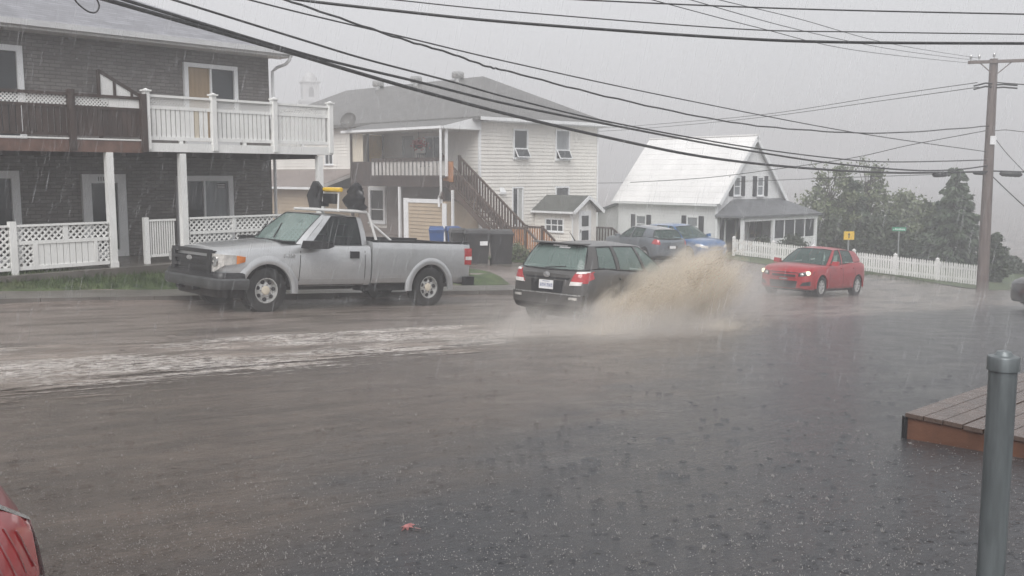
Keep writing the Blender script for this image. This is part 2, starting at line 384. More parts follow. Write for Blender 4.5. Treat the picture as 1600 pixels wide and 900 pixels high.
# gutter torrent along the near edge of the street: a rippled sheet of silty water
def torrent_mat():
    m, t, b, out = newmat('silty_torrent'); P = worldpos(t)
    flow = mapping(t, P, (1, 1, 1), (0, 0, -math.atan2(UY, UX))); st = mapping(t, flow, (0.35, 2.2, 1))
    n1 = noise(t, st, 2.0, 7, 0.62, 0.6); n2 = noise(t, mapping(t, flow, (0.9, 3.2, 1)), 7.0, 6, 0.7, 0.8)
    c = mixc(t, ramp(t, n1, 0.35, 0.7), (0.17, 0.14, 0.12), (0.36, 0.30, 0.26))
    foam = mathn(t, 'MULTIPLY', ramp(t, n2, 0.44, 0.60), ramp(t, noise(t, mapping(t, flow, (0.5, 1.4, 1)), 0.8, 4), 0.38, 0.60))
    c = mixc(t, mathn(t, 'MULTIPLY', foam, 0.9), c, (0.72, 0.68, 0.65)); t.links.new(c, b.inputs['Base Color'])
    rg = N(t, 'MapRange', inputs={1: 0.0, 2: 1.0, 3: 0.14, 4: 0.6}); t.links.new(foam, rg.inputs[0]); t.links.new(rg.outputs[0], b.inputs['Roughness'])
    b.inputs['IOR'].default_value = 1.33
    h = mathn(t, 'ADD', n1, mathn(t, 'MULTIPLY', n2, 0.7)); h = mathn(t, 'ADD', h, mathn(t, 'MULTIPLY', noise(t, P, 30, 4, 0.7), 0.3))
    t.links.new(bump(t, h, 0.9, 0.05), b.inputs['Normal'])
    at_ = t.nodes.new('ShaderNodeAttribute'); at_.attribute_name = 'cover'
    k = mathn(t, 'ADD', at_.outputs['Fac'], mathn(t, 'MULTIPLY', mathn(t, 'SUBTRACT', mathn(t, 'ADD', mathn(t, 'MULTIPLY', n1, 0.6), mathn(t, 'MULTIPLY', n2, 0.4)), 0.5), 3.8))
    t.links.new(ramp(t, k, 0.50, 0.95), b.inputs['Alpha']); return m
MT['torrent'] = torrent_mat()
tm = MB(); NS, NN = 330, 60; s0, s1 = -9.0, 15.5
from mathutils import noise as mnoise
for i in range(NS + 1):
    s = lerp(s0, s1, i / NS)
    lo = -13.3 + 0.25 * mnoise.noise((s * 0.5, 1, 0)); hi = pl(s, [(-9, -5.6), (0.5, -6.3), (2.5, -7.3), (5, -8.3), (10, -9.6), (15.5, -11.0)]) + 0.7 * mnoise.noise((s * 0.55, 7, 0)) + 0.35 * mnoise.noise((s * 1.7, 3, 0))
    for j in range(NN + 1):
        v = j / NN; n = lerp(lo, hi, v); x, y = xy(s, n)
        rim = min(1, 3.2 * v * (1 - v) + 0.15)
        wv = 0.026 * mnoise.noise((s * 0.9, n * 3.2, 0)) + 0.014 * mnoise.noise((s * 2.6, n * 7.5, 5)) + 0.012 * abs(mnoise.noise((s * 0.4, n * 2.2, 9)))
        cvr = min(1.6, 9.0 * v, 2.5 * (1 - v)); tm.v.append((x, y, G(x, y) + 0.005 + sstep(0.75, 1.6, cvr) * (0.02 + wv)))
for i in range(NS):
    for j in range(NN): a = i*(NN+1)+j; tm.face((a, a+NN+1, a+NN+2, a+1))
two = tag(tm.build('water', MT['torrent'], smooth=60, clean=False), kind='structure')
cv = two.data.attributes.new('cover', 'FLOAT', 'POINT')
cv.data.foreach_set('value', [min(1.6, 9.0 * (j / NN) + 0.0, 2.5 * (1 - j / NN)) for i in range(NS + 1) for j in range(NN + 1)])
# ------------------------------------------------------------------ building helpers
def lattice(x0, x1, z0, z1, y, pitch=0.07, w=0.022, th=0.008, ax='x'):
    mb = MB()
    for lay, sg in ((0, 1), (1, -1)):
        yy = y + lay * (th + 0.001); L = (x1 - x0) + (z1 - z0); c = -L
        while c < L:
            # line z - z0 = sg * (x - x0) + c  clipped to the panel
            pts = []
            for xx in (x0, x1):
                zz = z0 + sg * (xx - x0) + c
                if z0 - 1e-9 <= zz <= z1 + 1e-9: pts.append((xx, zz))
            for zz in (z0, z1):
                xx = x0 + (zz - z0 - c) / sg
                if x0 - 1e-9 <= xx <= x1 + 1e-9: pts.append((xx, zz))
            if len(pts) >= 2:
                a = min(pts); b = max(pts)
                if math.hypot(b[0] - a[0], b[1] - a[1]) > 0.03:
                    if ax == 'x': mb.bar((a[0], yy, a[1]), (b[0], yy, b[1]), th, w, up=(0, 0, 1))
                    else: mb.bar((yy, a[0], a[1]), (yy, b[0], b[1]), th, w, up=(0, 0, 1))
            c += pitch * 1.414
    return mb
def window(parent, x0, x1, z0, z1, y, out, frame_m, glass_m, fw=0.09, dep=0.07, name='window', mull_x=(), mull_z=(), glasses=None, axis='y', sill=True):
    """framed opening standing proud of a wall; axis 'y' = wall plane of constant local y, out = -1 or +1 outward sign"""
    def bx(mb, a0, a1, d0, d1, c0, c1):
        lo, hi = min(d0, d1), max(d0, d1)
        if axis == 'y': mb.box(a0, a1, lo, hi, c0, c1)
        else: mb.box(lo, hi, a0, a1, c0, c1)
    f = MB(); d0, d1 = y - out * 0.02, y + out * dep
    bx(f, x0, x0 + fw, d0, d1, z0, z1); bx(f, x1 - fw, x1, d0, d1, z0, z1)
    bx(f, x0 + fw, x1 - fw, d0, d1, z1 - fw, z1); bx(f, x0 + fw, x1 - fw, d0, d1, z0, z0 + fw * 0.8)
    fo = f.build(name, frame_m, parent)
    xs = [x0 + fw] + list(mull_x) + [x1 - fw]; zs = [z0 + fw * 0.8] + list(mull_z) + [z1 - fw]; k = 0
    hw = 0.025
    for mxx in mull_x: mbx = MB(); bx(mbx, mxx - hw, mxx + hw, d0, y + out * dep * 0.8, z0 + fw * 0.8, z1 - fw); mbx.build('mullion', frame_m, fo)
    for mzz in mull_z: mbx = MB(); bx(mbx, x0 + fw, x1 - fw, d0, y + out * dep * 0.74, mzz - hw, mzz + hw); mbx.build('mullion', frame_m, fo)
    for i in range(len(xs) - 1):
        for j in range(len(zs) - 1):
            gmt = glasses[k % len(glasses)] if glasses else glass_m; k += 1
            g = MB(); bx(g, xs[i], xs[i+1], y - out * 0.01, y + out * dep * 0.25, zs[j], zs[j+1]); g.build('pane', gmt, fo)
    if sill:
        s = MB(); bx(s, x0 - 0.03, x1 + 0.03, y - out * 0.02, y + out * (dep + 0.05), z0 - 0.045, z0); s.build('sill', frame_m, fo)
    return fo
def siding(parent, axis, plane, out, a0, a1, z0, z1, pitch, mat, th=0.034, holes=()):
    """overlapping boards, each one an object; boards stop at openings"""
    n = int(round((z1 - z0) / pitch)); pitch = (z1 - z0) / n; cache = {}
    for i in range(n):
        zb = z0 + i * pitch; segs = [(a0, a1)]
        for (h0, h1, hz0, hz1) in holes:
            if zb + pitch > hz0 + 0.02 and zb < hz1 - 0.02:
                ns_ = []
                for (p, q) in segs:
                    if h1 <= p or h0 >= q: ns_.append((p, q)); continue
                    if h0 > p: ns_.append((p, h0))
                    if h1 < q: ns_.append((h1, q))
                segs = ns_
        for (p, q) in segs:
            if q - p < 0.03: continue
            key = (round(p, 3), round(q, 3))
            if key not in cache:
                mb = MB(); t0, t1 = out * th, out * 0.004
                prof = [(0, 0), (t0, 0), (t1, pitch), (0, pitch)]
                if axis == 'y': mb.prism([(p, d, z) for d, z in prof], (q - p, 0, 0))
                else: mb.prism([(d, p, z) for d, z in prof], (0, q - p, 0))
                cache[key] = mb.mesh('siding_board', mat)
            inst('siding_board', cache[key], parent, (0, plane, zb) if axis == 'y' else (plane, 0, zb))
def hip_roof(parent, x0, x1, y0, y1, ze, ridge, mat, th=0.14, name='roof'):
    """ridge: ((xa,ya,z),(xb,yb,z))"""
    mb = MB(); e = [(x0, y0), (x1, y0), (x1, y1), (x0, y1)]
    a, b = ridge; vs = [(p[0], p[1], ze) for p in e] + [a, b] + [(p[0], p[1], ze - th) for p in e]
    # which eave edges face which ridge end
    if abs(a[0] - b[0]) < 1e-6:  # ridge along y
        fs = [(0, 1, 4), (1, 2, 5, 4), (2, 3, 5), (3, 0, 4, 5)]
    else: fs = [(0, 1, 5, 4), (1, 2, 5), (2, 3, 4, 5), (3, 0, 4)]
    fs += [(6, 7, 1, 0), (7, 8, 2, 1), (8, 9, 3, 2), (9, 6, 0, 3), (9, 8, 7, 6)]
    mb.add(vs, fs); return mb.build(name, mat, parent)
def shingle_mat(name, col):
    m, t, b, out = newmat(name); P = objco(t)
    sp = t.nodes.new('ShaderNodeSeparateXYZ'); t.links.new(P, sp.inputs[0]); cb = t.nodes.new('ShaderNodeCombineXYZ')
    t.links.new(mathn(t, 'ADD', sp.outputs[0], sp.outputs[1]), cb.inputs[0]); t.links.new(sp.outputs[2], cb.inputs[1])
    br = t.nodes.new('ShaderNodeTexBrick'); t.links.new(cb.outputs[0], br.inputs['Vector'])
    br.inputs['Scale'].default_value = 1; br.inputs['Brick Width'].default_value = 0.33; br.inputs['Row Height'].default_value = 0.065; br.inputs['Mortar Size'].default_value = 0.006; br.inputs['Bias'].default_value = 0
    br.inputs['Color1'].default_value = (*[c * 0.8 for c in col], 1); br.inputs['Color2'].default_value = (*[c * 1.2 for c in col], 1); br.inputs['Mortar'].default_value = (*[c * 0.5 for c in col], 1)
    n = noise(t, P, 1.2, 6); c = mixc(t, mathn(t, 'MULTIPLY', ramp(t, n, 0.4, 0.75), 0.45), br.outputs[0], tuple(c * 0.62 for c in col))
    t.links.new(c, b.inputs['Base Color']); b.inputs['Roughness'].default_value = 0.42
    h = mathn(t, 'ADD', mathn(t, 'MULTIPLY', br.outputs['Fac'], -0.7), mathn(t, 'MULTIPLY', noise(t, P, 70, 3), 0.6))
    t.links.new(bump(t, h, 0.6, 0.012), b.inputs['Normal']); return m
def brick_mat():
    m, t, b, out = newmat('grey_brick'); P = objco(t)
    sp = t.nodes.new('ShaderNodeSeparateXYZ'); t.links.new(P, sp.inputs[0]); cb = t.nodes.new('ShaderNodeCombineXYZ')
    t.links.new(mathn(t, 'ADD', sp.outputs[0], sp.outputs[1]), cb.inputs[0]); t.links.new(sp.outputs[2], cb.inputs[1])
    br = t.nodes.new('ShaderNodeTexBrick'); t.links.new(cb.outputs[0], br.inputs['Vector'])
    br.inputs['Scale'].default_value = 1; br.inputs['Brick Width'].default_value = 0.23; br.inputs['Row Height'].default_value = 0.078; br.inputs['Mortar Size'].default_value = 0.009; br.inputs['Bias'].default_value = -0.1
    br.inputs['Color1'].default_value = (0.155, 0.143, 0.136, 1); br.inputs['Color2'].default_value = (0.225, 0.21, 0.20, 1); br.inputs['Mortar'].default_value = (0.11, 0.10, 0.098, 1)
    c = mixc(t, mathn(t, 'MULTIPLY', ramp(t, noise(t, mapping(t, P, (1, 1, 0.4)), 1.1, 6), 0.42, 0.72), 0.45), br.outputs[0], (0.125, 0.115, 0.107))
    t.links.new(c, b.inputs['Base Color']); b.inputs['Roughness'].default_value = 0.62
    h = mathn(t, 'ADD', mathn(t, 'MULTIPLY', br.outputs['Fac'], -1.0), mathn(t, 'MULTIPLY', noise(t, P, 60, 3), 0.5))
    t.links.new(bump(t, h, 0.9, 0.02), b.inputs['Normal']); return m
MT['brick'] = brick_mat()
MT['shingle_motel'] = shingle_mat('shingle_motel', (0.26, 0.26, 0.285))
MT['shingle_grey'] = shingle_mat('shingle_grey', (0.16, 0.155, 0.15))
MT['shingle_dark'] = shingle_mat('shingle_dark', (0.10, 0.105, 0.095))
MT['shingle_slate'] = shingle_mat('shingle_slate', (0.15, 0.155, 0.165))
MT['siding_white'] = plain('siding_white', (0.78, 0.755, 0.71), 0.4, 0.07, 0.8, dirt=0.2, dirtcol=(0.5, 0.47, 0.42))
MT['siding_cool_white'] = plain('siding_pearl', (0.76, 0.765, 0.77), 0.4, 0.07, 0.8, dirt=0.15, dirtcol=(0.5, 0.5, 0.5))  # slightly cooler white for the cottage walls
MT['siding_tan'] = plain('siding_tan', (0.44, 0.35, 0.25), 0.42, 0.1, 0.9, dirt=0.2, dirtcol=(0.3, 0.24, 0.18))
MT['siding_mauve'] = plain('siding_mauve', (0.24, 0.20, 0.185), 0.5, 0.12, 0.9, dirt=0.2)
MT['cream_panel'] = plain('cream_panel', (0.62, 0.56, 0.46), 0.5, 0.1, 2)
MT['amber_panel'] = plain('amber_panel', (0.70, 0.48, 0.20), 0.5, 0.12, 2)
MT['beige_blind'] = plain('beige_blind', (0.33, 0.24, 0.15), 0.4, 0.15, 1.5, stretch=(8, 8, 0.5))
MT['pale_door'] = plain('pale_door', (0.45, 0.46, 0.45), 0.4, 0.1, 2)
MT['grey_slat'] = plain('grey_slat', (0.50, 0.48, 0.46), 0.5, 0.15, 3, dirt=0.3)
MT['red_cloth'] = plain('red_cloth', (0.45, 0.06, 0.08), 0.7, 0.2, 6)
MT['orange_wood'] = plain('orange_wood', (0.40, 0.18, 0.08), 0.5, 0.25, 5)
# ------------------------------------------------------------------ the motel on the left
mo = empty('motel_building', (-6.22, 25, 0), R(49), 'long grey brick two-storey motel with balconies at the left edge', 'building')
PB = -2.33
wl = MB().box(-15, 0, 0, 9.5, -2.2, 3.0).build('wall', MT['brick'], mo)
rf = hip_roof(mo, -15.6, 0.42, -0.6, 10.1, 3.10, ((-10.5, 4.75, 5.44), (-4.93, 4.75, 5.44)), MT['shingle_motel'], 0.10)
boxp('soffit', MT['white_paint'], rf, -15.3, 0.34, -0.56, -0.01, 2.93, 2.985)
gt = MB(); gt.prism([(-15.6, -0.61, 3.11), (-15.6, -0.72, 3.10), (-15.6, -0.69, 2.985), (-15.6, -0.61, 2.975)], (15.98, 0, 0)); gt.build('gutter', MT['white_trim'], rf)
dp = MB(); dp.tube([(0.22, -0.64, 3.0), (0.22, -0.6, 2.86), (0.20, -0.45, 2.76), (0.13, -0.2, 2.70), (0.07, -0.07, 2.6), (0.06, -0.06, -1.8)], 0.04, 8); dp.build('downspout', MT['white_trim'], mo, 40)
boxp('porch_slab', MT['concrete'], mo, -13, 0.3, PB - 0.25, 0, -2.75, -1.87)
# openings
d = window(mo, -2.41, -0.96, 0.70, 2.63, 0, -1, MT['white_trim'], MT['dark_glass'], 0.10, 0.08, 'patio_door', mull_x=(-1.70,), glasses=[MT['beige_blind'], MT['dark_glass']], sill=False)
d = window(mo, -7.7, -6.09, 0.70, 2.64, 0, -1, MT['white_trim'], MT['dark_glass'], 0.12, 0.08, 'patio_door', mull_x=(-6.95,), sill=False)
boxp('wall_lamp', MT['white_lens'], mo, -6.62, -6.56, -0.05, -0.03, 2.28, 2.36)
d = window(mo, -2.72, -1.19, -1.86, -0.04, 0, -1, MT['white_trim'], MT['dark_glass'], 0.13, 0.08, 'patio_door', mull_x=(-1.98,), glasses=[MT['dark_glass'], MT['curtain_glass']], sill=False)
st = MB().box(-1.62, -1.38, -0.024, -0.022, -0.36, -0.22).build('sticker', MT['black_plastic'], d)
ln = MB()
for k in range(3): ln.box(-1.60, -1.40, -0.0262, -0.0242, -0.345 + k * 0.04, -0.330 + k * 0.04)
ln.build('sticker_lettering', MT['plate'], d)
d = window(mo, -4.98, -3.98, -1.86, 0.0, 0, -1, MT['white_trim'], MT['curtain_glass'], 0.20, 0.08, 'entry_door', glasses=[MT['dark_glass']], sill=False)
# room number on the head of the frame, as in the photo: three dark strokes
nm = MB()
for k in range(3): nm.box(-4.62 + k * 0.055, -4.605 + k * 0.055, -0.085, -0.081, -0.15, -0.06)
nm.build('room_number', MT['black_plastic'], d)
d = window(mo, -7.9, -6.30, -1.86, 0.07, 0, -1, MT['white_trim'], MT['dark_glass'], 0.16, 0.08, 'patio_door', mull_x=(-7.1,), glasses=[MT['curtain_glass'], MT['dark_glass']], sill=False)
# balcony floor
bal = MB(); bal.box(-14, 0.02, PB + 0.06, 0, 0.50, 0.64); bal.build('balcony_floor', MT['brown_wood'], mo)
boxp('balcony_fascia', MT['red_brown_wood'], mo, -14, -4.76, PB - 0.03, PB + 0.055, 0.43, 0.66)
boxp('balcony_fascia', MT['white_paint'], mo, -4.755, 0.12, PB - 0.06, PB + 0.055, 0.46, 0.64)
boxp('balcony_fascia', MT['white_paint'], mo, 0.03, 0.12, PB + 0.06, -0.01, 0.46, 0.64)
jo = MB().box(-0.05, 0.05, PB + 0.1, -0.02, 0.36, 0.495).mesh('joist', MT['brown_wood'])
for k in range(16): inst('joist', jo, mo, (-0.3 - k * 0.8, 0, 0))
# white balcony railing
wr = MB().box(-4.62, 0.08, PB - 0.05, PB + 0.05, 1.575, 1.625).build('white_railing', MT['white_paint'], mo)
bays = [(-4.59, -3.17), (-3.05, -1.60), (-1.48, 0.0)]
pm = MB(); pm.box(-0.055, 0.055, -0.055, 0.055, 0.50, 1.68); pm.prism([(-0.085, -0.085, 1.68), (0.085, -0.085, 1.68), (0.085, 0.085, 1.68), (-0.085, 0.085, 1.68)], (0, 0, 0.03)); pm.add([(-0.06, -0.06, 1.71), (0.06, -0.06, 1.71), (0.06, 0.06, 1.71), (-0.06, 0.06, 1.71), (0, 0, 1.745)], [(0, 1, 4), (1, 2, 4), (2, 3, 4), (3, 0, 4), (3, 2, 1, 0)])
pmesh = pm.mesh('post', MT['white_paint'])
for x in (-4.65, -3.11, -1.54, 0.06): inst('post', pmesh, wr, (x, PB - 0.04, 0))
bmesh_ = MB().box(-0.043, 0.043, -0.012, 0.012, 0.74, 1.345).mesh('baluster', MT['white_paint'])
bm_y = MB().box(-0.043, 0.043, -0.012, 0.012, 0.74, 1.345).mesh('baluster', MT['cream_panel'])
rnd = random.Random(4)
for (a, b) in bays:
    boxp('rail', MT['white_paint'], wr, a, b, PB - 0.025, PB + 0.025, 1.335, 1.40); boxp('rail', MT['white_paint'], wr, a, b, PB - 0.028, PB + 0.028, 0.70, 0.775)
    tag(lattice(a, b, 1.40, 1.575, PB - 0.008, 0.05, 0.018).build('lattice_panel', MT['white_paint'], wr), kind='stuff')
    n = 12
    for k in range(n):
        x = lerp(a + 0.055, b - 0.055, (k + 0.5) / n)
        inst('baluster', bm_y if (a < -4 and k == 9) else bmesh_, wr, (x, PB, 0), (0, 0, rnd.uniform(-0.02, 0.02)))
    boxp('block', MT['white_paint'], wr, (a + b) / 2 - 0.04, (a + b) / 2 + 0.04, PB - 0.02, PB + 0.03, 0.642, 0.70)
# return along the end of the balcony
boxp('rail', MT['white_paint'], wr, 0.03, 0.09, PB + 0.03, -0.02, 1.576, 1.626); boxp('rail', MT['white_paint'], wr, 0.035, 0.085, PB + 0.03, -0.02, 1.335, 1.40); boxp('rail', MT['white_paint'], wr, 0.035, 0.085, PB + 0.03, -0.02, 0.70, 0.775)
tag(lattice(PB + 0.03, -0.02, 1.40, 1.575, 0.055, 0.05, 0.018, ax='y').build('lattice_panel', MT['white_paint'], wr), kind='stuff')
for k in range(18): inst('baluster', bmesh_, wr, (0.06, lerp(PB + 0.1, -0.08, k / 17), 0), (0, 0, R(90)))
# brown balcony railing
brn = MB().box(-14, -4.72, PB - 0.05, PB + 0.05, 1.50, 1.555).build('brown_railing', MT['brown_wood'], mo)
boxp('rail', MT['brown_wood'], brn, -14, -4.72, PB - 0.03, PB + 0.03, 1.27, 1.325); boxp('rail', MT['brown_wood'], brn, -14, -4.72, PB - 0.03, PB + 0.03, 0.74, 0.79)
boxp('edge_strip', MT['white_paint'], brn, -14, -4.74, PB - 0.05, PB + 0.03, 0.672, 0.70)
for (a, b) in ((-9.4, -7.82), (-7.7, -6.27), (-6.12, -5.42)): tag(lattice(a, b, 1.325, 1.50, PB - 0.008, 0.05, 0.022).build('lattice_panel', MT['white_paint'], brn), kind='stuff')
boxp('white_board', MT['white_paint'], brn, -5.42, -4.78, PB - 0.014, PB + 0.006, 1.325, 1.497)
bb = MB().box(-0.048, 0.048, -0.012, 0.012, 0.76, 1.285).mesh('board', MT['brown_wood'])
k = 0; x = -9.4
while x < -4.78:
    inst('board', bb, brn, (x, PB, rnd.uniform(-0.01, 0.01))); x += 0.118 if x < -6.25 else 0.1; k += 1
bp = MB().box(-0.06, 0.06, -0.06, 0.06, 0.45, 1.62).mesh('post', MT['brown_wood'])
for x in (-7.76, -6.2, -4.73): inst('post', bp, brn, (x, PB - 0.05, 0))
# slanted screen of white panes beside the stair
sc = MB(); sc.bar((-4.60, -0.25, 2.25), (-3.40, -0.25, 1.62), 0.06, 0.07); sc.box(-4.62, -4.56, -0.28, -0.22, 0.65, 2.26); sc.box(-4.27, -4.21, -0.28, -0.22, 1.55, 2.07); sc.box(-3.87, -3.82, -0.28, -0.22, 1.55, 1.86); sc.box(-4.62, -3.40, -0.285, -0.215, 1.52, 1.575)
so = sc.build('slanted_screen', MT['brown_wood'], mo)
for (a, b) in ((-4.56, -4.27), (-4.21, -3.87), (-3.82, -3.52)):
    za = 2.25 - (a + 4.6) * 0.525 - 0.04; zb = 2.25 - (b + 4.6) * 0.525 - 0.04
    MB().prism([(a, -0.255, 1.575), (b, -0.255, 1.575), (b, -0.255, zb), (a, -0.255, za)], (0, 0.012, 0)).build('pane', MT['white_paint'], so)
# ground-floor posts
gp = MB().box(-0.068, 0.068, -0.068, 0.068, -1.87, 0.43); gp.box(-0.08, 0.08, -0.08, 0.08, -1.87, -1.76); gpm = gp.mesh('porch_post', MT['white_paint'])
for x in (-8.9, -5.47, -3.87, -0.25): inst('porch_post', gpm, mo, (x, PB + 0.02, 0))
# ground-floor railings
pr = MB().box(-9.6, -5.57, PB - 0.045, PB + 0.045, -0.985, -0.945).build('porch_railing', MT['white_paint'], mo)
inst('post', MB().box(-0.06, 0.06, -0.06, 0.06, -1.9, -0.88).mesh('post', MT['white_paint']), pr, (-7.4, PB, 0))
tag(lattice(-9.0, -7.47, -1.74, -0.99, PB - 0.008, 0.085, 0.034).build('lattice_panel', MT['white_paint'], pr), kind='stuff')
boxp('rail', MT['white_paint'], pr, -9.6, -7.47, PB - 0.03, PB + 0.03, -1.80, -1.74); boxp('rail', MT['white_paint'], pr, -7.33, -5.57, PB - 0.03, PB + 0.03, -1.80, -1.73)
boxp('rail', MT['white_paint'], pr, -7.33, -5.57, PB - 0.03, PB + 0.03, -1.32, -1.25)
for (a, b, c, e) in ((-7.33, -6.47, -1.25, -0.985), (-6.37, -5.57, -1.25, -0.985), (-7.33, -7.05, -1.73, -1.32), (-5.80, -5.57, -1.73, -1.32)): tag(lattice(a, b, c, e, PB - 0.008, 0.085, 0.034).build('lattice_panel', MT['white_paint'], pr), kind='stuff')
boxp('stile', MT['white_paint'], pr, -6.47, -6.37, PB - 0.03, PB + 0.03, -1.25, -0.985); boxp('stile', MT['white_paint'], pr, -7.05, -6.96, PB - 0.03, PB + 0.03, -1.73, -1.32); boxp('stile', MT['white_paint'], pr, -5.87, -5.80, PB - 0.03, PB + 0.03, -1.73, -1.32)
wb = MB().box(-0.055, 0.055, -0.012, 0.012, -1.735, -1.315).mesh('board', MT['white_paint'])
for k in range(9): inst('board', wb, pr, (lerp(-6.90, -5.93, k / 8), PB, 0))
pr2 = MB().box(-3.77, -0.34, PB - 0.045, PB + 0.045, -0.965, -0.925).build('porch_railing', MT['white_paint'], mo)
boxp('rail', MT['white_paint'], pr2, -3.77, -0.34, PB - 0.03, PB + 0.03, -1.29, -1.225); boxp('rail', MT['white_paint'], pr2, -3.77, -0.34, PB - 0.03, PB + 0.03, -1.80, -1.74)
boxp('stile', MT['white_paint'], pr2, -2.72, -2.63, PB - 0.03, PB + 0.03, -1.225, -0.965); boxp('stile', MT['white_paint'], pr2, -1.52, -1.43, PB - 0.03, PB + 0.03, -1.225, -0.965)
for (a, b) in ((-3.77, -2.72), (-2.63, -1.52), (-1.43, -0.34)): tag(lattice(a, b, -1.225, -0.965, PB - 0.008, 0.085, 0.034).build('lattice_panel', MT['white_paint'], pr2), kind='stuff'); tag(lattice(a, b, -1.74, -1.29, PB - 0.008, 0.085, 0.034).build('lattice_panel', MT['white_paint'], pr2), kind='stuff')
pr3 = MB().box(-4.60, -3.97, PB + 0.17, PB + 0.23, -0.99, -0.95).build('stair_railing', MT['white_paint'], mo)
boxp('rail', MT['white_paint'], pr3, -4.60, -3.97, PB + 0.18, PB + 0.22, -1.74, -1.69)
inst('post', MB().box(-0.05, 0.05, -0.05, 0.05, -1.88, -0.90).mesh('post', MT['white_paint']), pr3, (-4.65, PB + 0.2, 0))
sb = MB().box(-0.014, 0.014, -0.014, 0.014, -1.69, -0.99).mesh('baluster', MT['white_paint'])
for k in range(11): inst('baluster', sb, pr3, (lerp(-4.55, -4.02, k / 10), PB + 0.2, 0))
# ------------------------------------------------------------------ the two-storey house in the middle
ho = empty('two_storey_house', (-1.47, 44, 0), R(45), 'two-storey white sided house with grey hip roof and outside wooden stairs', 'house')
wm = MB().box(0, 8.3, 0, 20.2, -3.9, 2.42).build('wall', MT['siding_white'], ho)
W1 = (2.12, 3.12, 0.73, 2.11); W2 = (5.05, 6.10, 0.70, 2.18); L1 = (2.05, 2.80, -2.43, -0.60); L2 = (5.07, 6.12, -1.95, -0.60)
siding(wm, 'y', 0, -1, 0.07, 8.23, -3.4, 2.40, 0.165, MT['siding_white'], holes=[W1, W2, L1, L2])
siding(wm, 'x', 0, -1, 0.07, 20.1, 0.1, 2.40, 0.165, MT['siding_white'], holes=[(4.6, 5.6, -0.3, 1.9), (11.5, 12.3, 0.5, 1.15), (2.6, 3.9, 0.55, 1.85)])
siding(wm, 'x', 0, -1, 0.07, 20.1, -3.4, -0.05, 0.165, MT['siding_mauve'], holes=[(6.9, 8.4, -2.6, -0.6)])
boxp('foundation', MT['concrete'], ho, -0.02, 8.32, -0.03, 20.2, -3.95, -3.4)
for (a, b, c, e) in ((-0.035, 0.065, -0.035, 0.065), (8.235, 8.335, -0.035, 0.065)): boxp('corner_trim', MT['white_trim'], wm, a, b, c, e, -3.4, 2.42)
hr = hip_roof(ho, -0.55, 8.85, -0.55, 20.75, 2.56, ((4.15, 4.15, 4.95), (4.15, 16.05, 4.95)), MT['shingle_grey'], 0.16)
boxp('fascia', MT['white_trim'], hr, -0.45, 8.92, -0.60, -0.553, 2.40, 2.55); boxp('soffit', MT['white_trim'], hr, 0.05, 8.8, -0.54, -0.04, 2.36, 2.395)
vm = MB().lathe([(0.16, -0.3), (0.16, 0.14), (0.30, 0.15), (0.33, 0.20), (0.33, 0.42), (0.27, 0.48), (0.0, 0.50)], n=12).mesh('roof_vent', MT['steel'], 40)
for (vx, vy) in ((3.9, 5.8), (3.9, 9.2), (3.9, 12.6)): inst('roof_vent', vm, hr, (vx, vy, 4.80))
window(ho, *W1, 0, -1, MT['white_trim'], MT['dark_glass'], 0.08, 0.07, mull_z=(1.20,))
window(ho, *W2, 0, -1, MT['white_trim'], MT['dark_glass'], 0.08, 0.07, mull_z=(1.18,), glasses=[MT['dark_glass'], MT['curtain_glass']])
window(ho, *L1, 0, -1, MT['white_trim'], MT['curtain_glass'], 0.07, 0.06, mull_x=(2.44,), glasses=[MT['dark_glass'], MT['pale_door']])
window(ho, *L2, 0, -1, MT['white_trim'], MT['dark_glass'], 0.08, 0.06)
# the lower sashes hang open, hinged at the top
for (a, b, z0, z1, nm_) in ((2.20, 3.04, 0.80, 1.18, 0), (5.13, 6.02, 0.77, 1.16, 0)):
    sh = MB(); sh.bar((a, -0.09, z1), (a, -0.30, z0), 0.045, 0.035); sh.bar((b, -0.09, z1), (b, -0.30, z0), 0.045, 0.035); sh.bar((a, -0.30, z0), (b, -0.30, z0), 0.04, 0.05); sh.bar((a, -0.09, z1), (b, -0.09, z1), 0.04, 0.05)
    so_ = sh.build('open_sash', MT['white_trim'], ho)
    MB().prism([(a, -0.10, z1), (b, -0.10, z1), (b, -0.295, z0), (a, -0.295, z0)], (0, 0.012, 0.004)).build('pane', MT['dark_glass'], so_)
vb = MB().box(1.18, 1.55, -0.16, 0, -0.92, -0.84); vb.prism([(1.18, -0.16, -0.84), (1.55, -0.16, -0.84), (1.50, -0.02, -0.62), (1.23, -0.02, -0.62)], (0, 0.02, 0)); vb.build('vent_hood', MT['white_trim'], ho)
# porch and balcony along the left side
PX = -1.95
pf = MB(); pf.prism([(0.0, -0.1, 2.62), (PX - 0.35, -0.1, 2.10), (PX - 0.35, -0.1, 2.02), (0.0, -0.1, 2.50)], (0, 7.4, 0)); pfo = pf.build('porch_roof', MT['shingle_grey'], ho)
MB().prism([(0.0, -0.13, 2.60), (PX - 0.3, -0.13, 2.10), (PX - 0.3, -0.13, 1.98), (0.0, -0.13, 1.98)], (0, 0.026, 0)).build('porch_gable_panel', MT['white_trim'], ho)
boxp('ceiling', MT['white_paint'], pfo, PX - 0.25, -0.02, -0.09, 7.25, 1.96, 1.99)
boxp('gutter', MT['white_trim'], pfo, PX - 0.47, PX - 0.352, -0.15, 7.35, 1.98, 2.09)
ds = MB(); ds.tube([(PX - 0.40, -0.02, 2.0), (PX - 0.40, -0.02, -0.75), (PX - 0.32, 0.12, -0.92), (PX - 0.14, 0.42, -1.0), (PX - 0.14, 0.42, -1.45)], 0.055, 8); ds.build('downspout', MT['white_trim'], ho, 40)
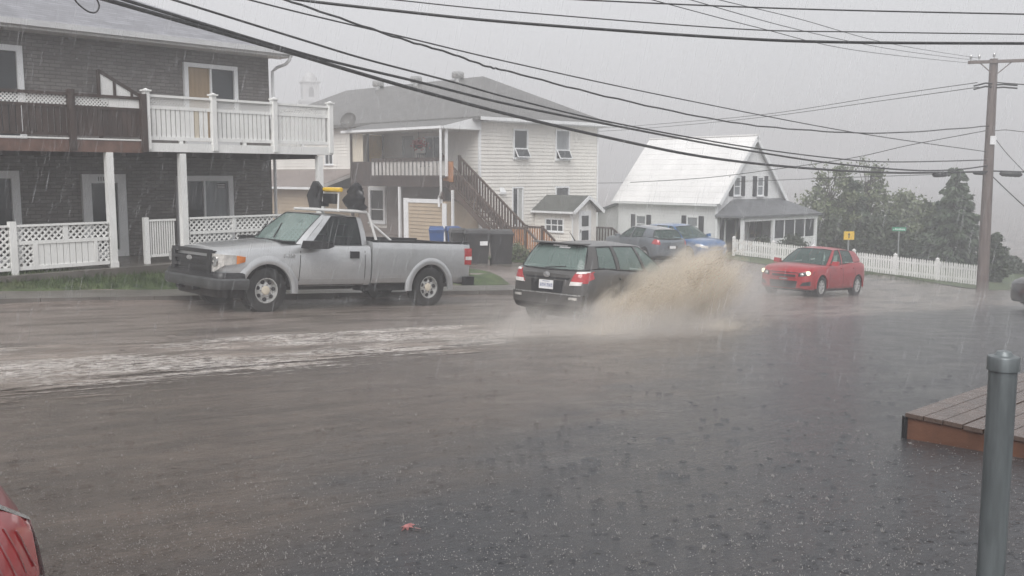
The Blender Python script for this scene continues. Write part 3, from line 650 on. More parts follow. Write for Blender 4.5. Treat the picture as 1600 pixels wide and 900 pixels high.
boxp('balcony_floor', MT['brown_wood'], ho, PX, 0, 0.52, 7.2, -0.30, -0.08)
boxp('balcony_beam', MT['brown_wood'], ho, PX - 0.05, PX + 0.07, 0.0, 7.2, -0.58, -0.302)
bmw = MB().box(PX - 0.06, PX + 0.06, -0.06, 0.06, -3.6, 2.0).mesh('porch_post', MT['brown_wood'])
inst('porch_post', bmw, ho, (0, 7.12, 0)); inst('porch_post', MB().box(PX - 0.05, PX + 0.05, -0.05, 0.05, -0.1, 2.0).mesh('porch_post', MT['white_trim']), ho, (0, 0.06, 0))
hrl = MB().box(PX - 0.05, PX + 0.05, 0.12, 5.5, 0.58, 0.74).build('balcony_railing', MT['brown_wood'], ho)
boxp('rail', MT['brown_wood'], hrl, PX - 0.04, PX + 0.04, 0.12, 5.5, -0.16, -0.06)
sm_ = MB().box(-0.012, 0.012, -0.09, 0.09, -0.06, 0.58).mesh('slat', MT['grey_slat'])
for k in range(19): inst('slat', sm_, hrl, (PX, lerp(0.25, 5.4, k / 18), 0))
# end wall of the porch: cream and amber panels over a brown dado
ew = MB().box(PX, -0.02, 7.10, 7.16, -0.08, 0.60).build('porch_end_wall', MT['brown_wood'], ho)
for (a, b, m_) in ((PX + 0.10, PX + 0.92, MT['cream_panel']), (PX + 1.04, PX + 1.86, MT['amber_panel'])): boxp('panel', m_, ew, a, b, 7.11, 7.15, 0.60, 1.94)
for a in (PX, PX + 0.92, PX + 1.86): boxp('stile', MT['brown_wood'], ew, a, a + 0.11, 7.07, 7.16, 0.60, 1.96)
dd = MB().box(PX - 0.01, PX + 0.03, 5.5, 7.05, -0.1, 0.60).build('porch_side_panel', MT['brown_wood'], ho)
boxp('glazing', MT['cream_panel'], dd, PX, PX + 0.02, 6.2, 7.05, 0.60, 1.94)
window(ho, 4.65, 5.55, -0.08, 1.85, 0, -1, MT['pale_door'], MT['pale_door'], 0.1, 0.05, 'porch_door', axis='x', sill=False, glasses=[MT['pale_door']])
window(ho, 2.65, 3.85, 0.55, 1.80, 0, -1, MT['white_trim'], MT['dark_glass'], 0.08, 0.05, axis='x', mull_x=(3.2,))
window(ho, 11.5, 12.3, 0.50, 1.12, 0, -1, MT['white_trim'], MT['dark_glass'], 0.07, 0.05, axis='x', mull_x=(11.9,))
window(ho, 6.95, 8.36, -2.49, -0.66, 0, -1, MT['white_trim'], MT['dark_glass'], 0.17, 0.08, axis='x', mull_z=(-1.80,))
# enclosure under the balcony with tan boards
en = MB().box(PX + 0.02, -0.02, 0.1, 3.05, -3.7, -1.22).build('under_porch_enclosure', MT['siding_tan'], ho)
siding(en, 'x', PX + 0.02, -1, 0.35, 2.75, -3.5, -1.30, 0.17, MT['siding_tan'])
for (a, b, c, e) in ((2.75, 3.08, -3.7, -1.10), (0.08, 0.35, -3.7, -1.30), (0.35, 2.75, -1.30, -1.12)): boxp('trim', MT['white_trim'], en, PX - 0.03, PX + 0.02, a, b, c, e)
boxp('support_post', MT['white_trim'], ho, PX - 0.04, PX + 0.06, 3.35, 3.46, -3.7, -0.58); boxp('support_post', MT['white_trim'], ho, PX - 0.02, PX + 0.08, -0.35, -0.26, -3.7, -0.70)
db = MB().box(-0.06, -0.02, 0.5, 1.9, -3.6, -1.3).build('cellar_door', MT['pale_door'], ho); boxp('pane', MT['dark_glass'], db, -0.075, -0.061, 0.95, 1.45, -2.3, -1.6)
# lean-to beyond the porch
lt = MB().box(-2.3, -0.03, 9.3, 19.8, -3.9, -0.75).build('lean_to', MT['siding_tan'], ho)
siding(lt, 'x', -2.3, -1, 9.3, 19.8, -3.6, -0.8, 0.19, MT['siding_tan'], holes=[(16.6, 17.9, -2.2, -1.1)])
MB().prism([(0, 9.0, 0.28), (-2.75, 9.0, -0.62), (-2.75, 9.0, -0.74), (0, 9.0, 0.12)], (0, 11.0, 0)).build('lean_to_roof', MT['siding_mauve'], ho)
MB().prism([(-0.02, 8.96, 0.22), (-2.80, 8.96, -0.66), (-2.80, 8.96, -0.82), (-0.02, 8.96, 0.06)], (0, 0.035, 0)).build('barge_board', MT['grey_slat'], ho)
boxp('lean_to_gutter', MT['white_trim'], ho, -2.87, -2.76, 9.0, 20.0, -0.78, -0.66)
window(ho, 16.6, 17.9, -2.2, -1.1, -2.3, -1, MT['white_trim'], MT['curtain_glass'], 0.1, 0.06, axis='x', mull_x=(17.25,))
# outside staircase down towards the street
MT['stair_wood'] = plain('stair_wood', (0.085, 0.055, 0.042), 0.45, 0.3, 5, 0.2, 90, dirt=0.3, dirtcol=(0.04, 0.03, 0.025))
stc = empty('staircase', (0, 0, 0)); stc.parent = ho
SX0, SX1 = -1.78, -0.78; y_t, z_t, y_b, z_b = 0.50, -0.15, -3.72, -3.14
for x in (SX0, SX1):
    mbs = MB(); mbs.prism([(x - 0.03, y_t, z_t + 0.02), (x - 0.03, y_b, z_b + 0.02), (x - 0.03, y_b, z_b - 0.30), (x - 0.03, y_t, z_t - 0.32)], (0.06, 0, 0)); mbs.build('stringer', MT['stair_wood'], stc)
    mbr = MB(); mbr.bar((x, y_t, z_t + 0.92), (x, y_b, z_b + 0.92), 0.07, 0.08); mbr.bar((x, y_t, z_t + 0.14), (x, y_b, z_b + 0.14), 0.06, 0.07); mbr.build('hand_rail', MT['stair_wood'], stc)
    mbr = MB(); mbr.bar((x, y_b, z_b + 0.92), (x, y_b - 0.95, z_b + 0.92), 0.07, 0.08); mbr.bar((x, y_b - 0.95, z_b + 0.92), (x, y_b - 1.65, z_b + 0.40), 0.07, 0.08); mbr.build('hand_rail', MT['stair_wood'], stc)
tr_m = MB().box(SX0 + 0.03, SX1 - 0.03, -0.15, 0.13, -0.045, 0.0).mesh('tread', MT['stair_wood'])
for k in range(15): inst('tread', tr_m, stc, (0, lerp(y_t - 0.13, y_b + 0.13, k / 14), lerp(z_t - 0.19, z_b + 0.19, k / 14)))
bl = MB().box(-0.025, 0.025, -0.035, 0.035, 0, 0.78).mesh('baluster', MT['stair_wood'])
lite = MB().box(-0.02, 0.02, -0.03, 0.03, 0, 0.78).mesh('baluster', MT['orange_wood'])
for x in (SX0, SX1):
    for k in range(24): inst('baluster', bl, stc, (x, lerp(y_t - 0.1, y_b + 0.05, k / 23), lerp(z_t, z_b, k / 23) + 0.13))
    for k in range(7): inst('baluster', lite, stc, (x, lerp(y_b - 0.08, y_b - 0.92, k / 6), z_b + 0.10))
    for k in range(5): inst('baluster', lite, stc, (x, lerp(y_b - 1.05, y_b - 1.6, k / 4), lerp(z_b, z_b - 0.45, k / 4) + 0.08), sc=(1, 1, 0.95))
boxp('landing', MT['stair_wood'], stc, SX0, SX1, y_b - 1.0, y_b, z_b - 0.16, z_b)
for (px_, py_) in ((SX0, y_t), (SX1, y_t), (SX0, y_b), (SX1, y_b), (SX0, y_b - 0.95), (SX1, y_b - 0.95)):
    zt = z_t if py_ == y_t else z_b
    boxp('newel_post', MT['stair_wood'], stc, px_ - 0.055, px_ + 0.055, py_ - 0.055, py_ + 0.055, -3.85, zt + 1.0)
boxp('landing_panel', MT['orange_wood'], stc, SX0 - 0.06, SX0 - 0.035, -0.25, 0.42, -0.35, 0.55)
# second rail run behind, seen through the first
tag(lattice(y_b + 0.6, y_t - 1.6, -3.0, -2.2, SX1 + 0.05, 0.2, 0.05, ax='y').build('stair_skirt', MT['stair_wood'], stc), kind='stuff')
# entrance annex on the street face
an = MB().box(3.6, 5.33, -2.46, -0.03, -3.9, -1.62).build('entry_annex', MT['siding_white'], ho)
siding(an, 'x', 3.6, -1, -2.4, -0.05, -3.6, -1.64, 0.16, MT['siding_white'], holes=[(-1.95, -0.75, -2.75, -2.05)])
MB().prism([(3.6, -2.47, -1.62), (5.33, -2.47, -1.62), (4.465, -2.47, -1.08)], (0, 0.04, 0)).build('annex_gable', MT['siding_white'], ho)
ar = MB(); ar.prism([(3.38, -2.75, -1.72), (4.465, -2.75, -1.00), (5.55, -2.75, -1.72), (5.55, -2.75, -1.82), (4.465, -2.75, -1.10), (3.38, -2.75, -1.82)], (0, 2.73, 0)); ar.build('annex_roof', MT['shingle_dark'], ho)
ab = MB(); ab.bar((3.36, -2.77, -1.80), (4.465, -2.77, -1.07), 0.03, 0.16, up=(0, 0, 1)); ab.bar((5.57, -2.77, -1.80), (4.465, -2.77, -1.07), 0.03, 0.16); ab.build('barge_board', MT['white_trim'], ho)
boxp('gutter', MT['white_trim'], ho, 3.27, 3.375, -2.75, -0.04, -1.83, -1.74)
MB().tube([(3.33, -2.55, -1.8), (3.45, -2.52, -2.0), (3.56, -2.50, -2.1), (3.56, -2.50, -3.5)], 0.04, 6).build('downspout', MT['white_trim'], ho, 40)
window(ho, -1.95, -0.75, -2.72, -2.08, 3.6, -1, MT['white_trim'], MT['dark_glass'], 0.07, 0.05, axis='x', mull_x=(-1.55, -1.15), mull_z=(-2.40,))
dr = MB().box(4.03, 4.90, -2.50, -2.462, -3.62, -1.72).build('entry_door', MT['white_trim'], ho)
for (z0, z1) in ((-2.45, -1.95), (-3.10, -2.65)): boxp('pane', MT['dark_glass'], dr, 4.22, 4.70, -2.515, -2.501, z0, z1)
boxp('handle', MT['steel'], dr, 4.09, 4.13, -2.54, -2.501, -2.75, -2.60)
boxp('step', MT['concrete'], ho, 3.7, 5.3, -3.4, -2.48, -4.2, -3.66)
sr = MB(); sr.bar((5.5, -2.3, -2.55), (5.5, -3.3, -2.55), 0.07, 0.08); sr.bar((5.5, -3.3, -2.55), (5.5, -4.2, -3.15), 0.07, 0.08); sro = sr.build('step_railing', MT['brown_wood'], ho)
sb2 = MB().box(-0.03, 0.03, -0.03, 0.03, -0.9, 0).mesh('baluster', MT['brown_wood'])
for k in range(11): yk = lerp(-2.35, -4.15, k / 10); inst('baluster', sb2, sro, (5.5, yk, -2.57 if yk > -3.3 else -2.57 - (-3.3 - yk) * 0.667))
# things on the balcony
fb = empty('hanging_flower_basket', Vector(ho.location) + Vector((-1.0 * math.cos(R(45)) - 3.1 * math.sin(R(45)), -1.0 * math.sin(R(45)) + 3.1 * math.cos(R(45)), 1.95)), 0, 'hanging basket of pink-red flowers under the porch roof of the white house', 'flower basket')
MB().tube([(0, 0, 0), (0, 0, -0.45)], 0.012, 5).build('hanger', MT['cable'], fb)
MB().lathe([(0.0, -0.78), (0.14, -0.76), (0.22, -0.60), (0.20, -0.59), (0.0, -0.62)], n=12).build('pot', MT['brown_wood'], fb, 40)
fm = MB(); rnd = random.Random(11)
for k in range(260):
    v = Vector((rnd.gauss(0, 0.15), rnd.gauss(0, 0.15), -0.55 + rnd.gauss(0, 0.11))); q = Vector((rnd.uniform(-1, 1), rnd.uniform(-1, 1), rnd.uniform(-1, 1))).normalized() * 0.045; q2 = q.cross(Vector((rnd.uniform(-1, 1), rnd.uniform(-1, 1), 0.3))).normalized() * 0.045
    fm.add([v - q, v + q2, v + q, v - q2], [(0, 1, 2, 3)])
tag(fm.build('flowers', MT['red_cloth'], fb, clean=False), kind='stuff')
def patio_chair(x, y, rz, label):
    p = Vector(ho.location) + Vector((x * math.cos(R(45)) - y * math.sin(R(45)), x * math.sin(R(45)) + y * math.cos(R(45)), -0.08))
    c = empty('patio_chair', p, rz, label, 'chair', 'chairs on the balcony')
    boxp('seat', MT['black_plastic'], c, -0.24, 0.24, -0.24, 0.24, 0.40, 0.44)
    for k in range(5): boxp('back_slat', MT['black_plastic'], c, -0.22 + k * 0.1, -0.18 + k * 0.1, 0.22, 0.25, 0.44, 0.98)
    boxp('top_rail', MT['black_plastic'], c, -0.25, 0.25, 0.21, 0.26, 0.98, 1.04)
    for (a, b) in ((-1, -1), (1, -1), (-1, 1), (1, 1)): boxp('leg', MT['black_plastic'], c, a * 0.22 - 0.02, a * 0.22 + 0.02, b * 0.22 - 0.02, b * 0.22 + 0.02, 0, 0.40)
patio_chair(-1.1, 2.6, R(150), 'dark slatted chair below the hanging flowers on the house balcony')
patio_chair(-1.2, 0.9, R(80), 'dark slatted chair nearest the stair head on the house balcony')
# ------------------------------------------------------------------ the white cottage on the right
co = empty('white_cottage', (9.8, 46, 0), R(39), 'white storey-and-a-half cottage with steep white roof and grey porch roof', 'house')
MT['cottage_roof'] = plain('cottage_roof', (0.80, 0.79, 0.78), 0.4, 0.07, 0.7, dirt=0.2, dirtcol=(0.5, 0.5, 0.5))
MT['shutter'] = plain('shutter', (0.035, 0.037, 0.042), 0.5, 0.2, 5)
APX, APZ, EZ, CW, CL = 2.62, 1.87, -1.16, 5.17, 6.6
cw = MB(); cw.box(0, CW, 0, CL, -4.6, EZ); cw.prism([(0, 0, EZ), (CW, 0, EZ), (APX, 0, APZ - 0.12)], (0, CL, 0)); cwo = cw.build('wall', MT['siding_cool_white'], co)
CW1 = (4.55, 5.30, -3.04, -2.10); CW2 = (1.10, 1.85, -3.04, -2.05)
siding(cwo, 'x', 0, -1, 0.05, CL - 0.03, -4.3, EZ - 0.05, 0.15, MT['siding_cool_white'], th=0.016, holes=[CW1, CW2])
boxp('corner_trim', MT['white_trim'], cwo, -0.035, 0.05, -0.035, 0.05, -4.4, EZ)
zz = -4.3; gcache = {}
while zz < APZ - 0.3:
    h_ = 0.15
    if zz + h_ < EZ: a, b = 0.055, CW - 0.05
    else:
        k = (zz + h_ - EZ) / (APZ - EZ); a, b = APX * k + 0.02, CW - (CW - APX) * k - 0.02
    segs = [(a, b)] if b - a > 0.1 else []
    for (h0, h1, hz0, hz1) in ((1.17, 1.72, -1.05, -0.12), (3.0, 3.55, -1.08, -0.12), (0.55, 1.45, -3.85, -2.1), (2.4, 3.6, -3.2, -2.1)):
        if zz + h_ > hz0 and zz < hz1: segs = [g for (p, q) in segs for g in ((p, min(q, h0)), (max(p, h1), q)) if g[1] - g[0] > 0.02]
    for (p, q) in segs: MB().prism([(p, 0, zz), (p, -0.016, zz), (p, -0.003, zz + h_), (p, 0, zz + h_)], (q - p, 0, 0)).build('siding_board', MT['siding_cool_white'], cwo)
    zz += h_
# roof: courses of white panels, each lapping the one below
OV = 0.28; rt = empty('roof', (0, 0, 0)); rt.parent = co
def roof_side(xe, sgn):
    dx, dz = xe - APX, EZ - APZ; L = math.hypot(dx, dz); ux, uz = dx / L, dz / L; nx, nz = (-uz * sgn * (1 if sgn > 0 else 1), 0)[0], 0
    nv = Vector((-uz, 0, ux)) if Vector((-uz, 0, ux)).z > 0 else Vector((uz, 0, -ux))
    Lt = L + 0.30; n = 12
    for k in range(n):
        a = k * Lt / n; b = (k + 1) * Lt / n + 0.05
        p0 = Vector((APX + ux * a, -OV, APZ + uz * a)) + nv * 0.01; p1 = Vector((APX + ux * b, -OV, APZ + uz * b)) + nv * 0.018
        q1 = p1 - nv * 0.013; q0 = p0 - nv * 0.008
        MB().prism([p0, p1, q1, q0], (0, CL + OV + 0.25, 0)).build('roof_panel', MT['cottage_roof'], rt)
    MB().prism([Vector((APX, -OV - 0.02, APZ)) - nv * 0.01, Vector((APX + ux * Lt, -OV - 0.02, APZ + uz * Lt)) - nv * 0.01, Vector((APX + ux * Lt, -OV - 0.02, APZ + uz * Lt)) - nv * 0.17, Vector((APX, -OV - 0.02, APZ)) - nv * 0.17], (0, 0.05, 0)).build('rake_board', MT['white_trim'], rt)
roof_side(0.0, -1); roof_side(CW, 1)
boxp('ridge_cap', MT['cottage_roof'], rt, APX - 0.07, APX + 0.07, -OV - 0.01, CL + 0.26, APZ + 0.0, APZ + 0.065)
boxp('gutter', MT['white_trim'], rt, -0.36, -0.26, -0.2, CL + 0.2, EZ - 0.36, EZ - 0.27)
MB().tube([(-0.3, 0.05, EZ - 0.3), (-0.06, 0.03, EZ - 0.55), (-0.06, 0.03, -4.3)], 0.035, 6).build('downspout', MT['white_trim'], co, 40)
def shuttered(a, b, z0, z1, axis, plane, mull, sw=0.30):
    w = window(co, a, b, z0, z1, plane, -1, MT['white_trim'], MT['dark_glass'], 0.07, 0.05, axis=axis, mull_z=mull, glasses=[MT['curtain_glass'], MT['curtain_glass']])
    for (p, q) in ((a - sw - 0.02, a - 0.02), (b + 0.02, b + sw + 0.02)):
        if axis == 'y': boxp('shutter', MT['shutter'], w, p, q, plane - 0.045, plane - 0.002, z0 - 0.02, z1 + 0.02)
        else: boxp('shutter', MT['shutter'], w, plane - 0.045, plane - 0.002, p, q, z0 - 0.02, z1 + 0.02)
shuttered(*CW1, 'x', 0, (-2.57,)); shuttered(*CW2, 'x', 0, (-2.55,))
shuttered(1.17, 1.72, -1.05, -0.12, 'y', 0, (-0.6,)); shuttered(3.0, 3.55, -1.08, -0.12, 'y', 0, (-0.6,))
# porch
PY = -1.5
po = MB(); e = [(-0.15, PY - 0.15, -1.95), (6.25, PY - 0.15, -1.95), (6.25, 0.0, -1.95), (-0.15, 0.0, -1.95), (1.15, 0.0, -1.21), (4.95, 0.0, -1.21)]
lo = [(x, y, z - 0.10) for (x, y, z) in e[:4]]
po.add(e + lo, [(0, 1, 5, 4), (1, 2, 5), (0, 4, 3), (3, 4, 5, 2), (6, 7, 1, 0), (7, 8, 2, 1), (9, 6, 0, 3), (9, 8, 7, 6)]); po.build('porch_roof', MT['shingle_slate'], co)
boxp('porch_beam', MT['white_trim'], co, 0.0, 6.1, PY - 0.02, PY + 0.10, -2.22, -2.055)
boxp('porch_floor', MT['concrete'], co, 0.0, 6.1, PY - 0.1, 0, -4.7, -3.85)
pp = MB().box(-0.07, 0.07, -0.07, 0.07, -3.85, -2.2).mesh('porch_post', MT['white_trim'])
for x in (0.08, 2.42, 5.95): inst('porch_post', pp, co, (x, PY + 0.04, 0))
boxp('porch_screen', MT['dark_glass'], co, 2.55, 5.85, PY + 0.06, PY + 0.075, -3.1, -2.22)
for x in (3.35, 4.2, 5.05): boxp('screen_bar', MT['white_trim'], co, x - 0.03, x + 0.03, PY + 0.03, PY + 0.058, -3.1, -2.22)
boxp('porch_dado', MT['siding_cool_white'], co, 2.5, 6.05, PY + 0.02, PY + 0.10, -3.85, -3.1)
window(co, 0.55, 1.45, -3.85, -2.1, 0, -1, MT['white_trim'], MT['dark_glass'], 0.08, 0.05, 'front_door', sill=False)
for (a, b) in ((0.22, 0.50), (1.50, 1.78)): boxp('shutter', MT['shutter'], co, a, b, -0.05, -0.017, -3.7, -2.1)
window(co, 2.4, 3.6, -3.2, -2.1, 0, -1, MT['white_trim'], MT['dark_glass'], 0.08, 0.05, mull_x=(3.0,))
# side extension
ex = MB(); ex.prism([(0.4, CL, -4.6), (0.4, CL + 2.9, -4.6), (0.4, CL + 2.9, -2.35), (0.4, CL, -1.55)], (4.0, 0, 0)); exo = ex.build('extension', MT['siding_cool_white'], co)
MB().prism([(0.2, CL + 0.02, -1.42), (0.2, CL + 3.15, -2.30), (0.2, CL + 3.15, -2.42), (0.2, CL + 0.02, -1.54)], (4.4, 0, 0)).build('extension_roof', MT['shingle_slate'], co)
# far church tower dissolving in the rain
MT['church_hazed_white'] = plain('church_hazed_white', (0.50, 0.50, 0.50), 0.6, 0.08, 0.5)  # white tower toned down to grey: distance haze put into the colour
ch = empty('church_tower', (-27.3 * 1.45, 132 * 1.45, 0), R(20), 'faint white church belfry fading into the rain behind the houses', 'church')
cb_ = MB().box(-1.35, 1.35, -1.35, 1.35, -6, 9.6).build('tower', MT['church_hazed_white'], ch)
boxp('belfry', MT['church_hazed_white'], ch, -1.1, 1.1, -1.1, 1.1, 9.9, 12.2); boxp('cornice', MT['church_hazed_white'], ch, -1.5, 1.5, -1.5, 1.5, 9.6, 9.9); boxp('cornice', MT['church_hazed_white'], ch, -1.3, 1.3, -1.3, 1.3, 12.2, 12.4)
cap = MB(); cap.lathe([(1.05, 12.4), (0.95, 12.9), (0.6, 13.4), (0.0, 13.7)], n=8); cap.build('cap', MT['church_hazed_white'], ch)
for (dx, dy) in ((0, -1), (-1, 0), (1, 0)):
    arch = [(-0.32, 10.3), (0.32, 10.3), (0.32, 11.3), (0.22, 11.55), (0, 11.65), (-0.22, 11.55), (-0.32, 11.3)]
    if dy: MB().prism([(a, -1.13, z) for a, z in arch], (0, 0.025, 0)).build('louvre', MT['shingle_grey'], ch)
    else: MB().prism([(dx * 1.13, a, z) for a, z in arch], (-dx * 0.025, 0, 0)).build('louvre', MT['shingle_grey'], ch)
ch.scale = (1.45, 1.45, 1.45)
nv_ = MB(); nv_.box(-5, 5, 1.4, 22, -6, 3.5); nv_.prism([(-5.3, 1.36, 3.5), (5.3, 1.36, 3.5), (0, 1.36, 8.2)], (0, 21, 0)); nv_.build('nave', MT['church_hazed_white'], ch)
# ------------------------------------------------------------------ vehicles (local frame: +x forward, +y left, z up, origin on the ground between the axles)
def loft_body(stations, section, mats, top_dark=None):
    """closed skin through half sections mirrored about y = 0; top_dark = (x0, x1): deck inside the cabin gets material 1"""
    mb = MB(); rings = []
    for x in stations:
        h = section(x); full = [(x, y, z) for y, z in h] + [(x, -y, z) for y, z in h[-2:0:-1]]
        rings.append(full)
    n = len(rings[0]); nh = len(section(stations[0]))
    for r in rings: mb.v += r
    for i in range(len(rings) - 1):
        for j in range(n):
            mi = 0
            if top_dark:
                xm = (stations[i] + stations[i+1]) / 2
                jj = j if j < nh else 2 * (nh - 1) - j - 1
                if top_dark[0] < xm < top_dark[1] and (nh - 4) < j < (nh + 2): mi = 1
            mb.face((i*n + j, i*n + (j+1) % n, (i+1)*n + (j+1) % n, (i+1)*n + j), mi)
    mb.face(list(range(n))[::-1]); mb.face([(len(rings)-1)*n + j for j in range(n)])
    return mb
def carve(obj, cutters):
    """boolean cuts, baked"""
    tmp = []
    for cmb in cutters:
        me = cmb.mesh('cut', [obj.data.materials[0], obj.data.materials[1]]); me.polygons.foreach_set('material_index', [1] * len(me.polygons))
        c = bpy.data.objects.new('cut', me); link(c); c.parent = obj.parent; tmp.append(c)
        md = obj.modifiers.new('cut', 'BOOLEAN'); md.object = c; md.operation = 'DIFFERENCE'; md.solver = 'EXACT'
    bpy.context.view_layer.update()
    dg = bpy.context.evaluated_depsgraph_get(); me2 = bpy.data.meshes.new_from_object(obj.evaluated_get(dg)); obj.modifiers.clear(); old = obj.data; obj.data = me2; me2.name = old.name
    for c in tmp: m_ = c.data; bpy.data.objects.remove(c); bpy.data.meshes.remove(m_)
    me2.polygons.foreach_set('use_smooth', [True] * len(me2.polygons)); me2.set_sharp_from_angle(angle=R(32))
def bvh_of(obj):
    me = obj.data; return BVHTree.FromPolygons([v.co.copy() for v in me.vertices], [tuple(p.vertices) for p in me.polygons])
def skin_patch(bvh, quad, direction, off=0.006, nu=6, nv=4, deep=0.03):
    """slab that hugs the body: quad = 4 points; projected along direction onto the skin"""
    d = Vector(direction).normalized(); q = [Vector(p) for p in quad]; mb = MB(); pts = []
    for i in range(nu + 1):
        row = []
        for j in range(nv + 1):
            u, v = i / nu, j / nv; p = q[0].lerp(q[1], u).lerp(q[3].lerp(q[2], u), v)
            hit = bvh.ray_cast(p - d * 2.0, d, 4.0)
            row.append(hit[0] if hit[0] is not None else bvh.find_nearest(p)[0])
        pts.append(row)
    b = len(mb.v)
    for row in pts:
        for p in row: mb.v.append(tuple(p - d * off))
    for row in pts:
        for p in row: mb.v.append(tuple(p + d * deep))
    m = nv + 1; K = (nu + 1) * m
    for i in range(nu):
        for j in range(nv): mb.face((i*m + j, (i+1)*m + j, (i+1)*m + j + 1, i*m + j + 1)); mb.face((K + i*m + j + 1, K + (i+1)*m + j + 1, K + (i+1)*m + j, K + i*m + j))
    for i in range(nu):
        for j in (0, nv): mb.face((i*m + j, (i+1)*m + j, K + (i+1)*m + j, K + i*m + j))
    for j in range(nv):
        for i in (0, nu): mb.face((i*m + j, i*m + j + 1, K + i*m + j + 1, K + i*m + j))
    return mb
def greenhouse(root, pts, kinds, body_m, glass_m, trim_m, bow=0.02, mg=0.028, crown=0.05, nv=4, glass_over={}):
    """pts: (belt point, roof point) from windshield centre round the left side to rear centre; kinds: 'P' or a pane name per bay"""
    G_ = {}; pils = []; trim = MB(); n = len(pts)
    def P(k, u, v, sg, inn=0.0):
        b0, t0 = pts[k]; b1, t1 = pts[k+1]
        b = Vector(b0).lerp(Vector(b1), u); t = Vector(t0).lerp(Vector(t1), u); p = b.lerp(t, v)
        e = Vector(b1) - Vector(b0); up = Vector(t0).lerp(Vector(t1), 0.5) - Vector(b0).lerp(Vector(b1), 0.5)
        nr = up.cross(e); nr = nr.normalized() if nr.length > 1e-6 else Vector((0, 1, 0))
        c = Vector(b0).lerp(Vector(b1), 0.5)
        if nr.dot(Vector((c.x - (pts[0][0][0] + pts[-1][0][0]) / 2, c.y, 0.2))) < 0: nr = -nr
        p = p + nr * (bow * 4 * v * (1 - v) - inn); return Vector((p.x, p.y * sg, p.z))
    for sg in (1, -1):
        for k in range(n - 1):
            kd = kinds[k]; wb = (Vector(pts[k][0]) - Vector(pts[k+1][0])).length; hh = (Vector(pts[k][0]) - Vector(pts[k][1])).length
            if kd == 'P':
                if k > 0 and kinds[k-1] == 'P': pil = pils[-1]
                else: pil = MB(); pils.append(pil)
                pil.grid(lambda u, v: P(k, u, v, sg), 1, nv); continue
            u0 = 0 if (k > 0 and kinds[k-1] == kd) or k == 0 else mg / wb
            u1 = 1 if (k < n - 2 and kinds[k+1] == kd) or k == n - 2 else 1 - mg / wb
            v0, v1 = mg * 0.7 / hh, 1 - mg / hh
            key = (kd, 0 if kd in ('windshield', 'rear_window') else sg)
            g = G_.setdefault(key, MB()); g.grid(lambda u, v: P(k, lerp(u0, u1, u), lerp(v0, v1, v), sg, 0.010), 3, nv)
            for (a, b_, c, d_) in ((0, 1, 0, v0), (0, 1, v1, 1), (0, u0, v0, v1), (u1, 1, v0, v1)):
                if b_ - a > 1e-6 and d_ - c > 1e-6: trim.grid(lambda u, v: P(k, lerp(a, b_, u), lerp(c, d_, v), sg), 2, 3)
            # reveal between frame and pane
            for (ua, va, ub, vb) in ((u0, v0, u1, v0), (u0, v1, u1, v1), (u0, v0, u0, v1), (u1, v0, u1, v1)):
                if (ua == ub) and (ua == 0 or ua == 1): continue
                trim.grid(lambda u, v: P(k, lerp(ua, ub, u), lerp(va, vb, u), sg, 0.012 * v), 3, 1)
    for pil in pils: pil.build('pillar', body_m, root, 40)
    trim.build('window_trim', trim_m, root, 40)
    for (kd, sg), g in G_.items(): g.build(kd, glass_over.get(kd, glass_m), root, 40)
    rf = MB(); M_ = 8; tops = [Vector(p[1]) for p in pts]
    rows = []
    for t in tops: rows.append([Vector((t.x, t.y * (1 - 2 * j / M_), t.z)) for j in range(M_ + 1)])
    ys = max(t.y for t in tops); xs = [t.x for t in tops]; x0, x1 = min(xs), max(xs)
    for r in rows:
        for p in r:
            ex = (p.x - x0) / (x1 - x0); p.z += crown * (1 - (p.y / ys) ** 2) * min(1, 5 * ex, 5 * (1 - ex) + 0.0) if 0 < ex < 1 else 0
    # several cross rows between the stations so that the roof is arched lengthways too
    b = 0
    for i in range(len(rows) - 1):
        for s_ in range(2):
            ra = [rows[i][j].lerp(rows[i+1][j], s_ / 2) for j in range(M_ + 1)]; rb = [rows[i][j].lerp(rows[i+1][j], (s_ + 1) / 2) for j in range(M_ + 1)]
            for j in range(M_): rf.add([ra[j], ra[j+1], rb[j+1], rb[j]], [(0, 1, 2, 3)])
    return rf.build('roof', body_m, root, 40)
